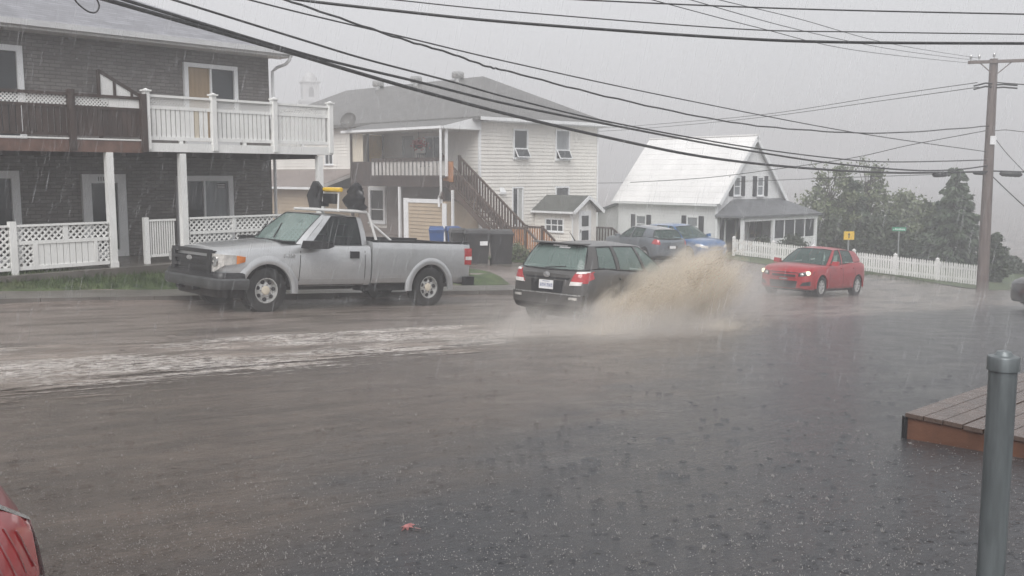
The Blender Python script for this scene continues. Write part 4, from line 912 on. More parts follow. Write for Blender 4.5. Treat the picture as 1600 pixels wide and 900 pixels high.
def wheel(root, x, y, r, w, rim_r, style, rim_m, steer=0.0):
    """wheel centred at (x, y, r); outer face towards +/- y"""
    wo_ = empty('wheel', (x, y, r), steer); wo_.parent = root; sg = 1 if y > 0 else -1
    t = MB(); hw = w / 2
    t.lathe([(rim_r * 0.98, -hw * 0.80), (rim_r * 1.04, -hw * 0.98), (lerp(rim_r, r, 0.55), -hw * 1.04), (r * 0.965, -hw * 0.90), (r, -hw * 0.62), (r, hw * 0.62), (r * 0.965, hw * 0.90), (lerp(rim_r, r, 0.55), hw * 1.04), (rim_r * 1.04, hw * 0.98), (rim_r * 0.98, hw * 0.80)], axis='y', n=36, close=True)
    for k in range(36):   # tread lugs
        a = 2 * math.pi * k / 36
        for s_ in (-0.55, 0.0, 0.55):
            c = Vector((math.cos(a + 0.05 * s_) * r, s_ * hw, math.sin(a + 0.05 * s_) * r)); tn = Vector((-math.sin(a), 0, math.cos(a)))
            t.bar(c - tn * r * 0.055, c + tn * r * 0.055, hw * 0.42, 0.014, up=(math.cos(a), 0, math.sin(a)))
    t.build('tyre', MT['rubber'], wo_, 45)
    f = hw * 0.9 * sg; rm = MB()
    if style == 'steel':
        rm.lathe([(0.0, f * 0.05), (rim_r, f * 0.05), (rim_r * 1.0, f * 1.02), (rim_r * 0.93, f * 1.02), (rim_r * 0.90, f * 0.45), (rim_r * 0.80, f * 0.35), (rim_r * 0.62, f * 0.62), (rim_r * 0.40, f * 0.70), (0.0, f * 0.70)], axis='y', n=36)
        rm.build('rim', rim_m, wo_, 40)
        hm = MB()
        for k in range(7):
            a = 2 * math.pi * k / 7 + 0.3; c = (math.cos(a) * rim_r * 0.70, f * 0.55, math.sin(a) * rim_r * 0.70)
            hm.lathe([(0.0, f * 0.20), (rim_r * 0.165, f * 0.18), (rim_r * 0.17, 0)], c=c, axis='y', n=10)
        hm.build('rim_openings', MT['black_plastic'], wo_, 40)
        hc = MB().lathe([(rim_r * 0.36, f * 0.70), (rim_r * 0.34, f * 0.86), (rim_r * 0.26, f * 0.92), (0, f * 0.93)], axis='y', n=20); hc.build('hub_cap', MT['cream_panel'], wo_, 40)
        lg = MB()
        for k in range(7): a = 2 * math.pi * k / 7; lg.lathe([(0.016, f * 0.66), (0.016, f * 0.82), (0, f * 0.84)], c=(math.cos(a) * rim_r * 0.46, 0, math.sin(a) * rim_r * 0.46), axis='y', n=6)
        lg.build('lug_nuts', MT['chrome'], wo_)
    else:
        rm.lathe([(0.0, f * 0.02), (rim_r, f * 0.02), (rim_r, f * 1.0), (rim_r * 0.93, f * 1.0), (rim_r * 0.88, f * 0.30), (0.0, f * 0.25)], axis='y', n=36)
        for k in range(8):
            a = 2 * math.pi * k / 8; dr = Vector((math.cos(a), 0, math.sin(a)))
            rm.bar(dr * rim_r * 0.12 + Vector((0, f * 0.80, 0)), dr * rim_r * 0.92 + Vector((0, f * 0.78, 0)), rim_r * 0.20, 0.03, up=(0, 1, 0))
        rm.lathe([(rim_r * 0.24, f * 0.5), (rim_r * 0.24, f * 0.86), (rim_r * 0.16, f * 0.92), (0, f * 0.93)], axis='y', n=16)
        rm.build('rim', rim_m, wo_, 40)
    return wo_
def arch_lip(root, xc, zc, r0, y, wdt, out, m, a0=-8, a1=188, th=0.06):
    sg = 1 if y > 0 else -1; mb = MB(); n = 22
    prof = [(r0, -0.03), (r0, out * 0.6), (r0 + th * 0.35, out), (r0 + th, out * 0.8), (r0 + th * 1.5, 0.0), (r0 + th * 1.5, -0.03)]
    b = len(mb.v); k = len(prof)
    for i in range(n + 1):
        a = R(lerp(a0, a1, i / n))
        for (rr, o_) in prof: mb.v.append((xc + math.cos(a) * rr, y + sg * o_, zc + math.sin(a) * rr))
    for i in range(n):
        for j in range(k): mb.face((b + i*k + j, b + i*k + (j+1) % k, b + (i+1)*k + (j+1) % k, b + (i+1)*k + j))
    mb.face([b + j for j in range(k)]); mb.face([b + n*k + j for j in range(k)][::-1])
    return mb.build('wheel_arch', m, root, 40)
def wheel_cut(xc, zc, r, y_in, y_out):
    return MB().lathe([(r, min(y_in, y_out)), (r, max(y_in, y_out))], c=(xc, 0, zc), axis='y', n=40)
def seat(root, x, y, z, m):
    s = MB(); s.box(x - 0.25, x + 0.25, y - 0.24, y + 0.24, z - 0.1, z + 0.04); s.prism([(x - 0.22, y - 0.23, z), (x - 0.10, y - 0.23, z), (x - 0.26, y - 0.20, z + 0.56), (x - 0.36, y - 0.20, z + 0.56)], (0, 0.46, 0)); s.prism([(x - 0.30, y - 0.12, z + 0.58), (x - 0.22, y - 0.12, z + 0.58), (x - 0.26, y - 0.11, z + 0.80), (x - 0.34, y - 0.11, z + 0.80)], (0, 0.24, 0))
    return s.build('seat', m, root)
def steering(root, x, y, z):
    s = MB(); n = 18; c = Vector((x, y, z)); ax = Vector((-0.85, 0, 0.53)).normalized(); e1 = Vector((0, 1, 0)); e2 = ax.cross(e1)
    ring = [c + (e1 * math.cos(2 * math.pi * k / n) + e2 * math.sin(2 * math.pi * k / n)) * 0.185 for k in range(n + 1)]
    s.tube(ring, 0.016, 6); s.bar(ring[0], ring[n // 2], 0.03, 0.03); s.tube([c, c - ax * 0.35], 0.03, 6); return s.build('steering_wheel', MT['black_plastic'], root)
def text_mesh(name, txt, size, m, parent, loc, rot, extrude=0.003):
    cu = bpy.data.curves.new(name, 'FONT'); cu.body = txt; cu.size = size; cu.extrude = extrude; cu.align_x = 'CENTER'; cu.align_y = 'CENTER'
    o = bpy.data.objects.new(name, cu); link(o); bpy.context.view_layer.update()
    me = bpy.data.meshes.new_from_object(o.evaluated_get(bpy.context.evaluated_depsgraph_get())); bpy.data.objects.remove(o)
    me.materials.clear(); me.materials.append(m)
    return inst(name, me, parent, loc, rot)
def place(root, x, y, heading, zoff=0.0):
    """stand a vehicle on the sloping ground, nose along heading (degrees from +x)"""
    h = R(heading); f = Vector((math.cos(h), math.sin(h))); l = Vector((-f.y, f.x)); e = 1.3
    gz = lambda a, b: G(x + f.x * a + l.x * b, y + f.y * a + l.y * b)
    fv = Vector((f.x * 2 * e, f.y * 2 * e, gz(e, 0) - gz(-e, 0))).normalized(); lv = Vector((l.x * 1.6, l.y * 1.6, gz(0, 0.8) - gz(0, -0.8))).normalized()
    up = fv.cross(lv).normalized(); lv = up.cross(fv)
    root.rotation_euler = Matrix((fv, lv, up)).transposed().to_euler(); root.location = (x, y, (gz(e, 0) + gz(-e, 0)) / 2 + zoff)
# ------------------------------------------------------------------ the silver pickup
PT = paint('silver_paint', (0.52, 0.53, 0.54), 0.5, 0.30)
tk = empty('pickup_truck', label='silver regular-cab pickup truck with roof rack and amber light bar', cat='truck')
FA, RA, TR = 1.93, -1.93, 0.42
def sec_t(x):
    w = pl(x, [(-0.37, 0.985), (1.2, 0.985), (2.2, 0.985), (2.55, 0.97), (2.72, 0.93), (2.82, 0.86), (2.88, 0.74)])
    s = pl(x, [(-0.37, 1.27), (1.05, 1.26), (1.40, 1.23), (2.2, 1.17), (2.65, 1.12), (2.82, 1.07), (2.88, 1.03)])
    t = pl(x, [(-0.37, 1.22), (1.0, 1.22), (1.30, 1.24), (1.48, 1.325), (2.2, 1.265), (2.65, 1.20), (2.82, 1.14), (2.88, 1.08)])
    b = pl(x, [(-0.37, 0.47), (1.0, 0.47), (2.4, 0.52), (2.75, 0.60), (2.88, 0.70)]); h = s - b
    return [(0, b), (0.84 * w, b), (0.945 * w, b + 0.025), (0.985 * w, b + 0.09), (w, b + 0.22), (w + 0.004, b + 0.55 * h), (w - 0.012, b + 0.80 * h), (w - 0.035, s - 0.05), (w - 0.07, s - 0.012), (w - 0.14, s + 0.012), (0.62 * w, lerp(s, t, 0.62)), (0.3 * w, lerp(s, t, 0.92)), (0, t)]
sts = [-0.37, -0.2, 0.1, 0.4, 0.7, 0.95, 1.1, 1.22, 1.30, 1.38, 1.43, 1.48, 1.58, 1.75, 1.95, 2.2, 2.4, 2.55, 2.65, 2.72, 2.78, 2.82, 2.855, 2.88]
cab = loft_body(sts, sec_t, [PT, MT['interior']], (-0.34, 1.27)).build('cab_body', [PT, MT['interior']], tk, 32)
carve(cab, [wheel_cut(FA, TR - 0.02, 0.515, 0.55, 1.3), wheel_cut(FA, TR - 0.02, 0.515, -1.3, -0.55)])
cb = bvh_of(cab)
# greenhouse
gh = [((1.47, 0, 1.33), (0.74, 0, 1.86)), ((1.41, 0.45, 1.32), (0.70, 0.40, 1.855)), ((1.25, 0.80, 1.275), (0.61, 0.66, 1.835)), ((1.15, 0.875, 1.262), (0.55, 0.715, 1.815)),
      ((1.00, 0.905, 1.262), (0.45, 0.735, 1.82)), ((-0.19, 0.905, 1.268), (-0.14, 0.735, 1.825)), ((-0.34, 0.87, 1.27), (-0.28, 0.70, 1.805)), ((-0.365, 0.62, 1.27), (-0.305, 0.55, 1.81)), ((-0.37, 0, 1.27), (-0.315, 0, 1.82))]
greenhouse(tk, gh, ['windshield', 'windshield', 'P', 'P', 'side_window', 'P', 'P', 'rear_window'], PT, MT['car_glass'], MT['black_plastic'], 0.022, 0.022, 0.045, glass_over={'windshield': MT['teal_glass'], 'side_window': MT['dark_car_glass']})
seat(tk, 0.25, 0.42, 0.86, MT['interior']); seat(tk, 0.25, -0.42, 0.86, MT['interior']); steering(tk, 0.78, 0.42, 1.20)
boxp('dashboard', MT['interior'], tk, 0.92, 1.27, -0.8, 0.8, 1.12, 1.245)
MB().box(0.66, 0.70, -0.10, 0.10, 1.66, 1.72).build('rear_view_mirror', MT['black_plastic'], tk)
# doors: shut lines as recessed dark seams, handles, sill
for sg in (1, -1):
    dl = MB()
    for (q) in ([(1.29, sg, 0.50), (1.275, sg, 0.50), (1.235, sg, 1.235), (1.25, sg, 1.235)], [(-0.22, sg, 0.52), (-0.235, sg, 0.52), (-0.235, sg, 1.25), (-0.22, sg, 1.25)], [(1.28, sg, 0.515), (1.28, sg, 0.50), (-0.23, sg, 0.50), (-0.23, sg, 0.515)]):
        p_ = skin_patch(cb, q, (0, -sg, 0), 0.002, 2, 8); dl.add(p_.v, p_.f)
    dl.build('door_seam', MT['black_plastic'], tk)
    hd = MB().box(-0.07, 0.13, sg * 0.985 - 0.02, sg * 0.985 + 0.022, 1.02, 1.155); hd.build('door_handle', MT['black_plastic'], tk)
    mr = MB(); yo = sg * 1.02
    mr.prism([(1.28, yo, 1.205), (0.86, yo, 1.205), (0.72, yo, 1.25), (0.72, yo, 1.31), (0.98, yo, 1.35), (1.24, yo, 1.345)], (0, sg * 0.26, 0)); mr.box(1.0, 1.12, min(sg * 0.87, sg * 1.03), max(sg * 0.87, sg * 1.03), 1.23, 1.27)
    mr.build('side_mirror', MT['black_plastic'], tk)
    # character line pressed along door and bed
    p_ = skin_patch(cb, [(1.25, sg, 0.635), (1.25, sg, 0.62), (-0.36, sg, 0.62), (-0.36, sg, 0.635)], (0, -sg, 0), 0.006, 1, 8); p_.build('body_crease', PT, tk)
    arch_lip(tk, FA, TR - 0.02, 0.505, sg * 0.975, 0, 0.034, PT, 24, 184, 0.10)
bt = text_mesh('badge', 'F-150', 0.105, MT['chrome'], tk, (1.50, 0.994, 1.05), (R(90), 0, R(180)), 0.004)
wip = MB(); wip.bar((1.42, 0.30, 1.37), (1.08, 0.02, 1.635), 0.02, 0.015); wip.bar((1.39, -0.35, 1.36), (1.05, -0.55, 1.61), 0.02, 0.015); wip.build('wiper', MT['black_plastic'], tk)
MB().box(1.24, 1.50, -0.76, 0.76, 1.285, 1.318).build('cowl', MT['black_plastic'], tk)
# front end
gr = MB(); gy0 = 0.73
gr.prism([(2.895, -gy0, 0.70), (2.895, gy0, 0.70), (2.875, gy0 - 0.04, 1.115), (2.875, -gy0 + 0.04, 1.115)], (-0.08, 0, 0)); gro = gr.build('grille', MT['black_plastic'], tk)
for (a, b, c, e) in ((-gy0, gy0, 0.675, 0.735), (-gy0 + 0.02, gy0 - 0.02, 1.065, 1.135), (-gy0 + 0.02, gy0 - 0.02, 0.80, 0.855), (-gy0 + 0.02, gy0 - 0.02, 0.935, 0.99)): boxp('grille_bar', MT['black_plastic'], gro, 2.88, 2.94, a, b, c, e)
for sg in (1, -1): boxp('grille_bar', MT['black_plastic'], gro, 2.87, 2.935, min(sg * 0.60, sg * gy0), max(sg * 0.60, sg * gy0), 0.72, 1.08)
em = MB(); em.lathe([(0.0, 0.0), (0.062, 0.0), (0.062, 0.012), (0.0, 0.016)], axis='x', n=24)
emo = em.build('emblem', MT['chrome'], tk); emo.location = (2.945, 0, 0.962); emo.scale = (1, 1.75, 0.72)
for sg in (1, -1):
    plan = [(2.905, 0.735), (2.90, 0.80), (2.865, 0.885), (2.79, 0.955), (2.68, 0.992), (2.575, 1.003), (2.43, 1.003)]
    hl = MB(); am = MB()
    for k in range(len(plan) - 1):
        (xa, ya), (xb, yb) = plan[k], plan[k+1]; tgt = hl if k < 5 else am
        def zlo(i): return (0.755, 0.755, 0.80, 0.875, 0.885, 0.90, 0.935)[i]
        def zhi(i): return (1.075, 1.075, 1.07, 1.065, 1.06, 1.05, 1.03)[i]
        tgt.add([(xa, sg * ya, zlo(k)), (xb, sg * yb, zlo(k+1)), (xb, sg * yb, zhi(k+1)), (xa, sg * ya, zhi(k)), (xa - 0.09, sg * (ya - 0.06), zlo(k)), (xb - 0.09, sg * (yb - 0.06), zlo(k+1)), (xb - 0.09, sg * (yb - 0.06), zhi(k+1)), (xa - 0.09, sg * (ya - 0.06), zhi(k))], [(0, 1, 2, 3), (7, 6, 5, 4), (0, 4, 5, 1), (3, 2, 6, 7), (1, 5, 6, 2), (0, 3, 7, 4)])
    h_o = hl.build('headlight', MT['clear_lens'], tk, 40)
    am.build('turn_signal', MT['amber_lens'], h_o, 40)
    MB().lathe([(0.0, 0.0), (0.085, -0.01), (0.09, 0.014), (0.0, 0.006)], c=(2.892, sg * 0.815, 0.94), axis='x', n=16).build('reflector', MT['chrome'], h_o, 40)
def curved_bar(name, prof, yw, xf, m, corner=0.30, back=0.45, mir=1):
    """bumper swept round in plan; prof = (outset, z) outline"""
    path = []
    for k in range(9): path.append((xf - 0.02 * (k / 8) ** 2, lerp(0, yw - corner, k / 8)))
    for k in range(1, 7): a = R(90 * k / 6); path.append((xf - 0.02 - corner * 0.6 * (1 - math.cos(a)), yw - corner + corner * math.sin(a)))
    path.append((xf - back, yw))
    full = [(x, -y) for x, y in path[::-1]] + path[1:]
    mb = MB(); n = len(prof)
    for i, (x, y) in enumerate(full):
        x0, y0 = full[max(i-1, 0)]; x1, y1 = full[min(i+1, len(full)-1)]; d = Vector((x1 - x0, y1 - y0)).normalized(); nr = Vector((d.y, -d.x))
        for (o, z) in prof: mb.v.append(((x + nr.x * o) * mir, y + nr.y * o, z))
    for i in range(len(full) - 1):
        for j in range(n): mb.face((i*n + j, (i+1)*n + j, (i+1)*n + (j+1) % n, i*n + (j+1) % n))
    mb.face(list(range(n))); mb.face([(len(full)-1)*n + j for j in range(n)][::-1])
    return mb.build(name, m, tk, 35)
MT['bumper_grey'] = plain('bumper_grey', (0.075, 0.078, 0.08), 0.4, 0.2, 4)
curved_bar('front_bumper', [(-0.08, 0.46), (0.03, 0.45), (0.065, 0.50), (0.065, 0.62), (0.04, 0.645), (-0.08, 0.645)], 1.0, 2.95, MT['bumper_grey'], 0.22, 0.60)
curved_bar('bumper_cover', [(-0.06, 0.645), (0.035, 0.645), (0.03, 0.70), (0.0, 0.745), (-0.06, 0.745)], 0.995, 2.93, MT['black_plastic'], 0.20, 0.52)
curved_bar('air_dam', [(-0.08, 0.30), (-0.03, 0.29), (0.0, 0.33), (0.015, 0.45), (-0.08, 0.45)], 0.90, 2.82, MT['black_plastic'], 0.25, 0.50)
for (a, b) in ((0.25, 0.32), (-0.32, -0.25)): boxp('tow_hook', MT['black_plastic'], tk, 2.90, 3.04, a, b, 0.40, 0.46)
# cargo bed
def sec_b(x):
    w = pl(x, [(-3.05, 0.955), (-2.9, 0.98), (-0.41, 0.985)]); b = 0.50
    return [(0, b), (0.86 * w, b), (0.95 * w, b + 0.03), (0.985 * w, b + 0.1), (w, b + 0.2), (w + 0.004, 0.95), (w - 0.006, 1.2), (w - 0.02, 1.31), (w - 0.045, 1.345), (w - 0.10, 1.352), (0.5 * w, 1.352), (0.2 * w, 1.352), (0, 1.352)]
bed = loft_body([-3.05, -3.0, -2.9, -2.6, -2.2, -1.93, -1.6, -1.2, -0.8, -0.5, -0.41], sec_b, None).build('cargo_bed', [PT, MT['black_plastic']], tk, 32)
carve(bed, [wheel_cut(RA, TR - 0.02, 0.515, 0.6, 1.3), wheel_cut(RA, TR - 0.02, 0.515, -1.3, -0.6), MB().box(-2.98, -0.48, -0.83, 0.83, 0.97, 1.6)])
bb_ = bvh_of(bed)
for sg in (1, -1):
    arch_lip(tk, RA, TR - 0.02, 0.505, sg * 0.975, 0, 0.034, PT, -4, 184, 0.10)
    boxp('bed_rail_cap', MT['black_plastic'], tk, -3.04, -0.42, min(sg * 0.84, sg * 0.955), max(sg * 0.84, sg * 0.955), 1.353, 1.385)
    for (xa, xb) in ((-0.43, -1.33), (-2.55, -3.0)): skin_patch(bb_, [(xa, sg, 0.635), (xa, sg, 0.62), (xb, sg, 0.62), (xb, sg, 0.635)], (0, -sg, 0), 0.006, 1, 6).build('body_crease', PT, tk)
    tl = MB(); tl.box(-3.075, -2.88, min(sg * 0.86, sg * 0.99), max(sg * 0.86, sg * 0.99), 0.90, 1.25); tlo = tl.build('tail_light', MT['red_lens'], tk)
    boxp('reverse_lamp', MT['white_lens'], tlo, -3.08, -2.90, min(sg * 0.87, sg * 0.994), max(sg * 0.87, sg * 0.994), 1.00, 1.075)
MB().box(-3.09, -3.06, -0.80, 0.80, 0.62, 1.33).build('tailgate', PT, tk); boxp('tailgate_handle', MT['black_plastic'], tk, -3.105, -3.091, -0.13, 0.13, 1.12, 1.22)
rb = MB(); rb.prism([(-3.06, -1.0, 0.46), (-3.25, -0.95, 0.46), (-3.25, -0.95, 0.66), (-3.06, -1.0, 0.66)], (0, 0.0001, 0)); rb = MB().box(-3.24, -3.07, -0.93, 0.93, 0.45, 0.64); rb.prism([(-3.24, 0.93, 0.45), (-3.07, 0.93, 0.45), (-2.80, 1.01, 0.45), (-3.16, 1.01, 0.45)], (0, 0, 0.19)); rb.prism([(-3.24, -0.93, 0.45), (-3.16, -1.01, 0.45), (-2.80, -1.01, 0.45), (-3.07, -0.93, 0.45)], (0, 0, 0.19)); rb.build('rear_bumper', MT['black_plastic'], tk)
# chassis: rails, axles, exhaust, so that the underside is not empty
chs = MB(); chs.box(-3.0, 2.6, 0.40, 0.50, 0.38, 0.50); chs.box(-3.0, 2.6, -0.50, -0.40, 0.38, 0.50); chs.tube([(FA, -0.75, 0.42), (FA, 0.75, 0.42)], 0.05, 8); chs.tube([(RA, -0.75, 0.42), (RA, 0.75, 0.42)], 0.06, 8); chs.lathe([(0.0, -0.14), (0.13, -0.1), (0.13, 0.1), (0, 0.14)], c=(RA, 0, 0.42), axis='y', n=12); chs.tube([(1.0, -0.3, 0.40), (-1.2, -0.45, 0.40), (-1.5, -0.5, 0.42)], 0.045, 8); chs.box(-1.3, -0.3, 0.50, 0.85, 0.36, 0.52); chs.build('chassis', MT['black_plastic'], tk)
for (x, y) in ((FA, 0.83), (FA, -0.83), (RA, 0.83), (RA, -0.83)): wheel(tk, x, y, TR, 0.26, 0.232, 'steel', MT['rim_grey'])
# rack over the cab
rk = MB(); MT['rack_white'] = plain('rack_white', (0.68, 0.68, 0.67), 0.4, 0.08, 5)
for sg in (1, -1):
    y = sg * 0.78
    rk.tube([(-0.55, sg * 0.88, 1.38), (-0.42, y, 1.86), (-0.36, y, 1.925), (0.30, y, 1.93)], 0.028, 8); rk.tube([(-0.92, sg * 0.88, 1.38), (-0.47, y, 1.72)], 0.024, 8)
for x in (-0.34, -0.06, 0.28): rk.tube([(x, -0.78, 1.93), (x, 0.78, 1.93)], 0.025, 8)
rk.box(-0.36, 0.30, -0.60, 0.72, 1.945, 1.965)
# upright frame for the light bar
for y in (-0.16, 0.30): rk.tube([(-0.02, y, 1.95), (-0.02, y, 2.29)], 0.02, 6)
rk.tube([(-0.02, -0.16, 2.28), (-0.02, 0.30, 2.28)], 0.02, 6)
rk.build('roof_rack', MT['rack_white'], tk, 40)
mb_ = MB().box(-0.05, 0.05, -0.14, 0.28, 2.06, 2.26); mb_.box(-0.07, 0.07, -0.18, -0.1, 2.0, 2.10); mb_.build('lamp_panel', MT['black_plastic'], tk)
lb = MB(); MT['beacon'] = plain('beacon_amber', (0.78, 0.50, 0.03), 0.2, 0.1, 6, coat=1)
lb.lathe([(0.0, -0.30), (0.045, -0.29), (0.05, -0.2), (0.05, 0.2), (0.045, 0.29), (0.0, 0.30)], c=(0, 0.12, 2.345), axis='y', n=14); lb.build('amber_light_bar', MT['beacon'], tk, 40)
TKX, TKY, TKH = -4.56 + 0.707 * 1.93 - 0.707 * 0.85, 17.35 + 0.707 * 1.93 + 0.707 * 0.85, 225.3
place(tk, TKX, TKY, TKH, -0.03)
bpy.context.view_layer.update()
def cover(name, label, loc, pts_r, h, seed, parentm, lean=0.0):
    """black tarpaulin bag tied over a sign: folded, uneven column"""
    rnd = random.Random(seed); mb = MB(); n = 14; rows = 9
    for i in range(rows + 1):
        v = i / rows; rr = pl(v, pts_r)
        for j in range(n):
            a = 2 * math.pi * j / n; q = rr * (1 + 0.22 * math.sin(3 * a + 5 * v + seed) + 0.22 * rnd.uniform(-1, 1))
            mb.v.append((q * 0.45 * math.cos(a) + lean * v, q * math.sin(a) + 0.03 * rnd.uniform(-1, 1), v * h))
    for i in range(rows):
        for j in range(n): mb.face((i*n + j, i*n + (j+1) % n, (i+1)*n + (j+1) % n, (i+1)*n + j))
    mb.face(list(range(n))[::-1]); mb.face([rows*n + j for j in range(n)])
    o = mb.build(name, MT['black_plastic'], None, 50); o.matrix_world = tk.matrix_world @ Matrix.Translation(loc); return tag(o, label, 'cover')
fs_ = MB(); fs_.prism([(0, -0.12, 0.0), (0, 0.10, 0.0), (0, 0.12, 0.25), (0, 0.15, 0.40), (0, 0.02, 0.54), (0, -0.06, 0.53), (0, -0.19, 0.24)], (0.09, 0, 0)); fs_.bar((0.02, -0.06, 0.02), (0.09, 0.05, 0.46), 0.03, 0.12); fs_.prism([(-0.03, -0.10, 0.0), (-0.03, 0.08, 0.0), (-0.03, 0.12, 0.30), (-0.03, -0.02, 0.44), (-0.03, -0.16, 0.25)], (0.028, 0, 0))
fso = fs_.build('folded_sign', MT['black_plastic'], None); fso.matrix_world = tk.matrix_world @ Matrix.Translation((0.06, -0.33, 1.965)) @ Matrix.Rotation(R(28), 4, 'Z'); tag(fso, 'black diamond-shaped folded sign left of the light bar on the truck roof', 'sign')
cover('sign_cover', 'ragged black plastic bag right of the light bar on the truck roof', (-0.26, 0.54, 1.965), [(0, 0.25), (0.3, 0.29), (0.6, 0.22), (0.85, 0.14), (1, 0.05)], 0.54, 8, None)
# ------------------------------------------------------------------ passenger cars
def passenger_car(name, label, body_m, D, wheel_style='alloy', group=None, glass=None, rim_m=None, plate=True):
    root = empty(name, label=label, cat=D.get('cat', 'car'), group=group); L0, L1 = D['front'], D['rear']; fa, ra, tr = D['fa'], D['ra'], D['tr']
    def sec(x):
        w = pl(x, D['w']); s = pl(x, D['sh']); t = pl(x, D['top']); b = pl(x, D['bot']); h = s - b; ws = w - pl(x, D.get('tuck', [(0, 0.05)]))
        return [(0, b), (0.80 * w, b), (0.93 * w, b + 0.02), (0.975 * w, b + 0.07), (w - 0.006, b + 0.18 * h), (w, b + 0.42 * h), (w - 0.008, b + 0.66 * h), (lerp(w, ws, 0.55), b + 0.86 * h), (ws + 0.004, s - 0.03), (ws - 0.03, s - 0.002), (ws - 0.09, lerp(s, t, 0.35)), (0.62 * ws, lerp(s, t, 0.72)), (0.3 * ws, lerp(s, t, 0.94)), (0, t)]
    def st_list():
        a = [L1, L1 + 0.02, L1 + 0.05, L1 + 0.09, L1 + 0.15, L1 + 0.24]; k = 16
        a += [lerp(L1 + 0.35, L0 - 0.35, i / k) for i in range(k + 1)]; a += [L0 - 0.24, L0 - 0.15, L0 - 0.09, L0 - 0.05, L0 - 0.02, L0]; return a
    c0, c1 = D['cabin']
    body = loft_body(st_list(), sec, None, (c0, c1)).build('body', [body_m, MT['interior']], root, 32)
    rr = tr + 0.055; hw = pl(fa, D['w'])
    carve(body, [wheel_cut(x, tr, rr, sg * (hw - 0.26), sg * (hw + 0.3)) for x in (fa, ra) for sg in (1, -1)])
    bv = bvh_of(body)
    greenhouse(root, D['gh'], D['kinds'], body_m, glass or MT['car_glass'], D.get('trim', MT['black_plastic']), D.get('bow', 0.02), 0.024, D.get('crown', 0.05), glass_over=D.get('glass_over', {}))
    for x in (fa, ra):
        for sg in (1, -1):
            wheel(root, x, sg * (hw - 0.115), tr, 0.20, tr * 0.64, wheel_style, rim_m or MT['rim_grey'])
            arch_lip(root, x, tr, rr - 0.004, sg * (hw - 0.012), 0, 0.014, D.get('arch_m', body_m), -6, 186, 0.03)
    seat(root, 0.15, 0.37, 0.42, MT['interior']); seat(root, 0.15, -0.37, 0.42, MT['interior']); seat(root, -0.75, 0.37, 0.45, MT['interior']); seat(root, -0.75, -0.37, 0.45, MT['interior']); steering(root, 0.62, 0.37, D['belt'] + 0.0)
    chs = MB().box(L1 + 0.3, L0 - 0.3, -0.6, 0.6, 0.16, pl(0, D['bot']) + 0.03); chs.build('underbody', MT['black_plastic'], root)
    def front(quad, m, nm, par=None, off=0.008, nu=6, nv=4, deep=0.03): # quad in (y, z)
        return skin_patch(bv, [(L0, y, z) for y, z in quad], (-1, 0, 0), off, nu, nv, deep).build(nm, m, par or root, 30)
    def rear(quad, m, nm, par=None, off=0.008, nu=6, nv=4, deep=0.03):
        return skin_patch(bv, [(L1, y, z) for y, z in quad], (1, 0, 0), off, nu, nv, deep).build(nm, m, par or root, 30)
    def side(quad, m, nm, sg, par=None, off=0.006, nu=6, nv=4, deep=0.03):
        return skin_patch(bv, [(x, sg, z) for x, z in quad], (0, -sg, 0), off, nu, nv, deep).build(nm, m, par or root, 30)
    for sg in (1, -1):
        for xs in D['seams']: side([(xs, D['seam_z'][0]), (xs - 0.012, D['seam_z'][0]), (xs - 0.012, D['seam_z'][1]), (xs, D['seam_z'][1])], MT['black_plastic'], 'door_seam', sg, off=0.002, nu=1, nv=8)
        for xs in D['handles']: side([(xs, D['hz']), (xs - 0.18, D['hz'] + 0.005), (xs - 0.18, D['hz'] + 0.04), (xs, D['hz'] + 0.035)], body_m, 'door_handle', sg, off=0.03, nu=3, nv=2)
        mx_, my_, mz_ = D['mirror']; mr = MB(); mr.prism([(mx_ + 0.06, sg * my_, mz_), (mx_ - 0.06, sg * my_, mz_ + 0.01), (mx_ - 0.07, sg * my_, mz_ + 0.12), (mx_ + 0.02, sg * my_, mz_ + 0.13)], (-0.02, sg * 0.20, 0.01)); mr.box(mx_ - 0.03, mx_ + 0.03, min(sg * (my_ - 0.09), sg * my_), max(sg * (my_ - 0.09), sg * my_), mz_ + 0.02, mz_ + 0.06); mr.build('side_mirror', body_m, root, 30)
        side([(fa - tr - 0.08, pl(0, D['bot']) + 0.06), (ra + tr + 0.08, pl(0, D['bot']) + 0.06), (ra + tr + 0.08, pl(0, D['bot']) + 0.0), (fa - tr - 0.08, pl(0, D['bot']) + 0.0)], MT['black_plastic'], 'sill_trim', sg, off=0.01, nu=6, nv=2)
    return root, front, rear, side, bv
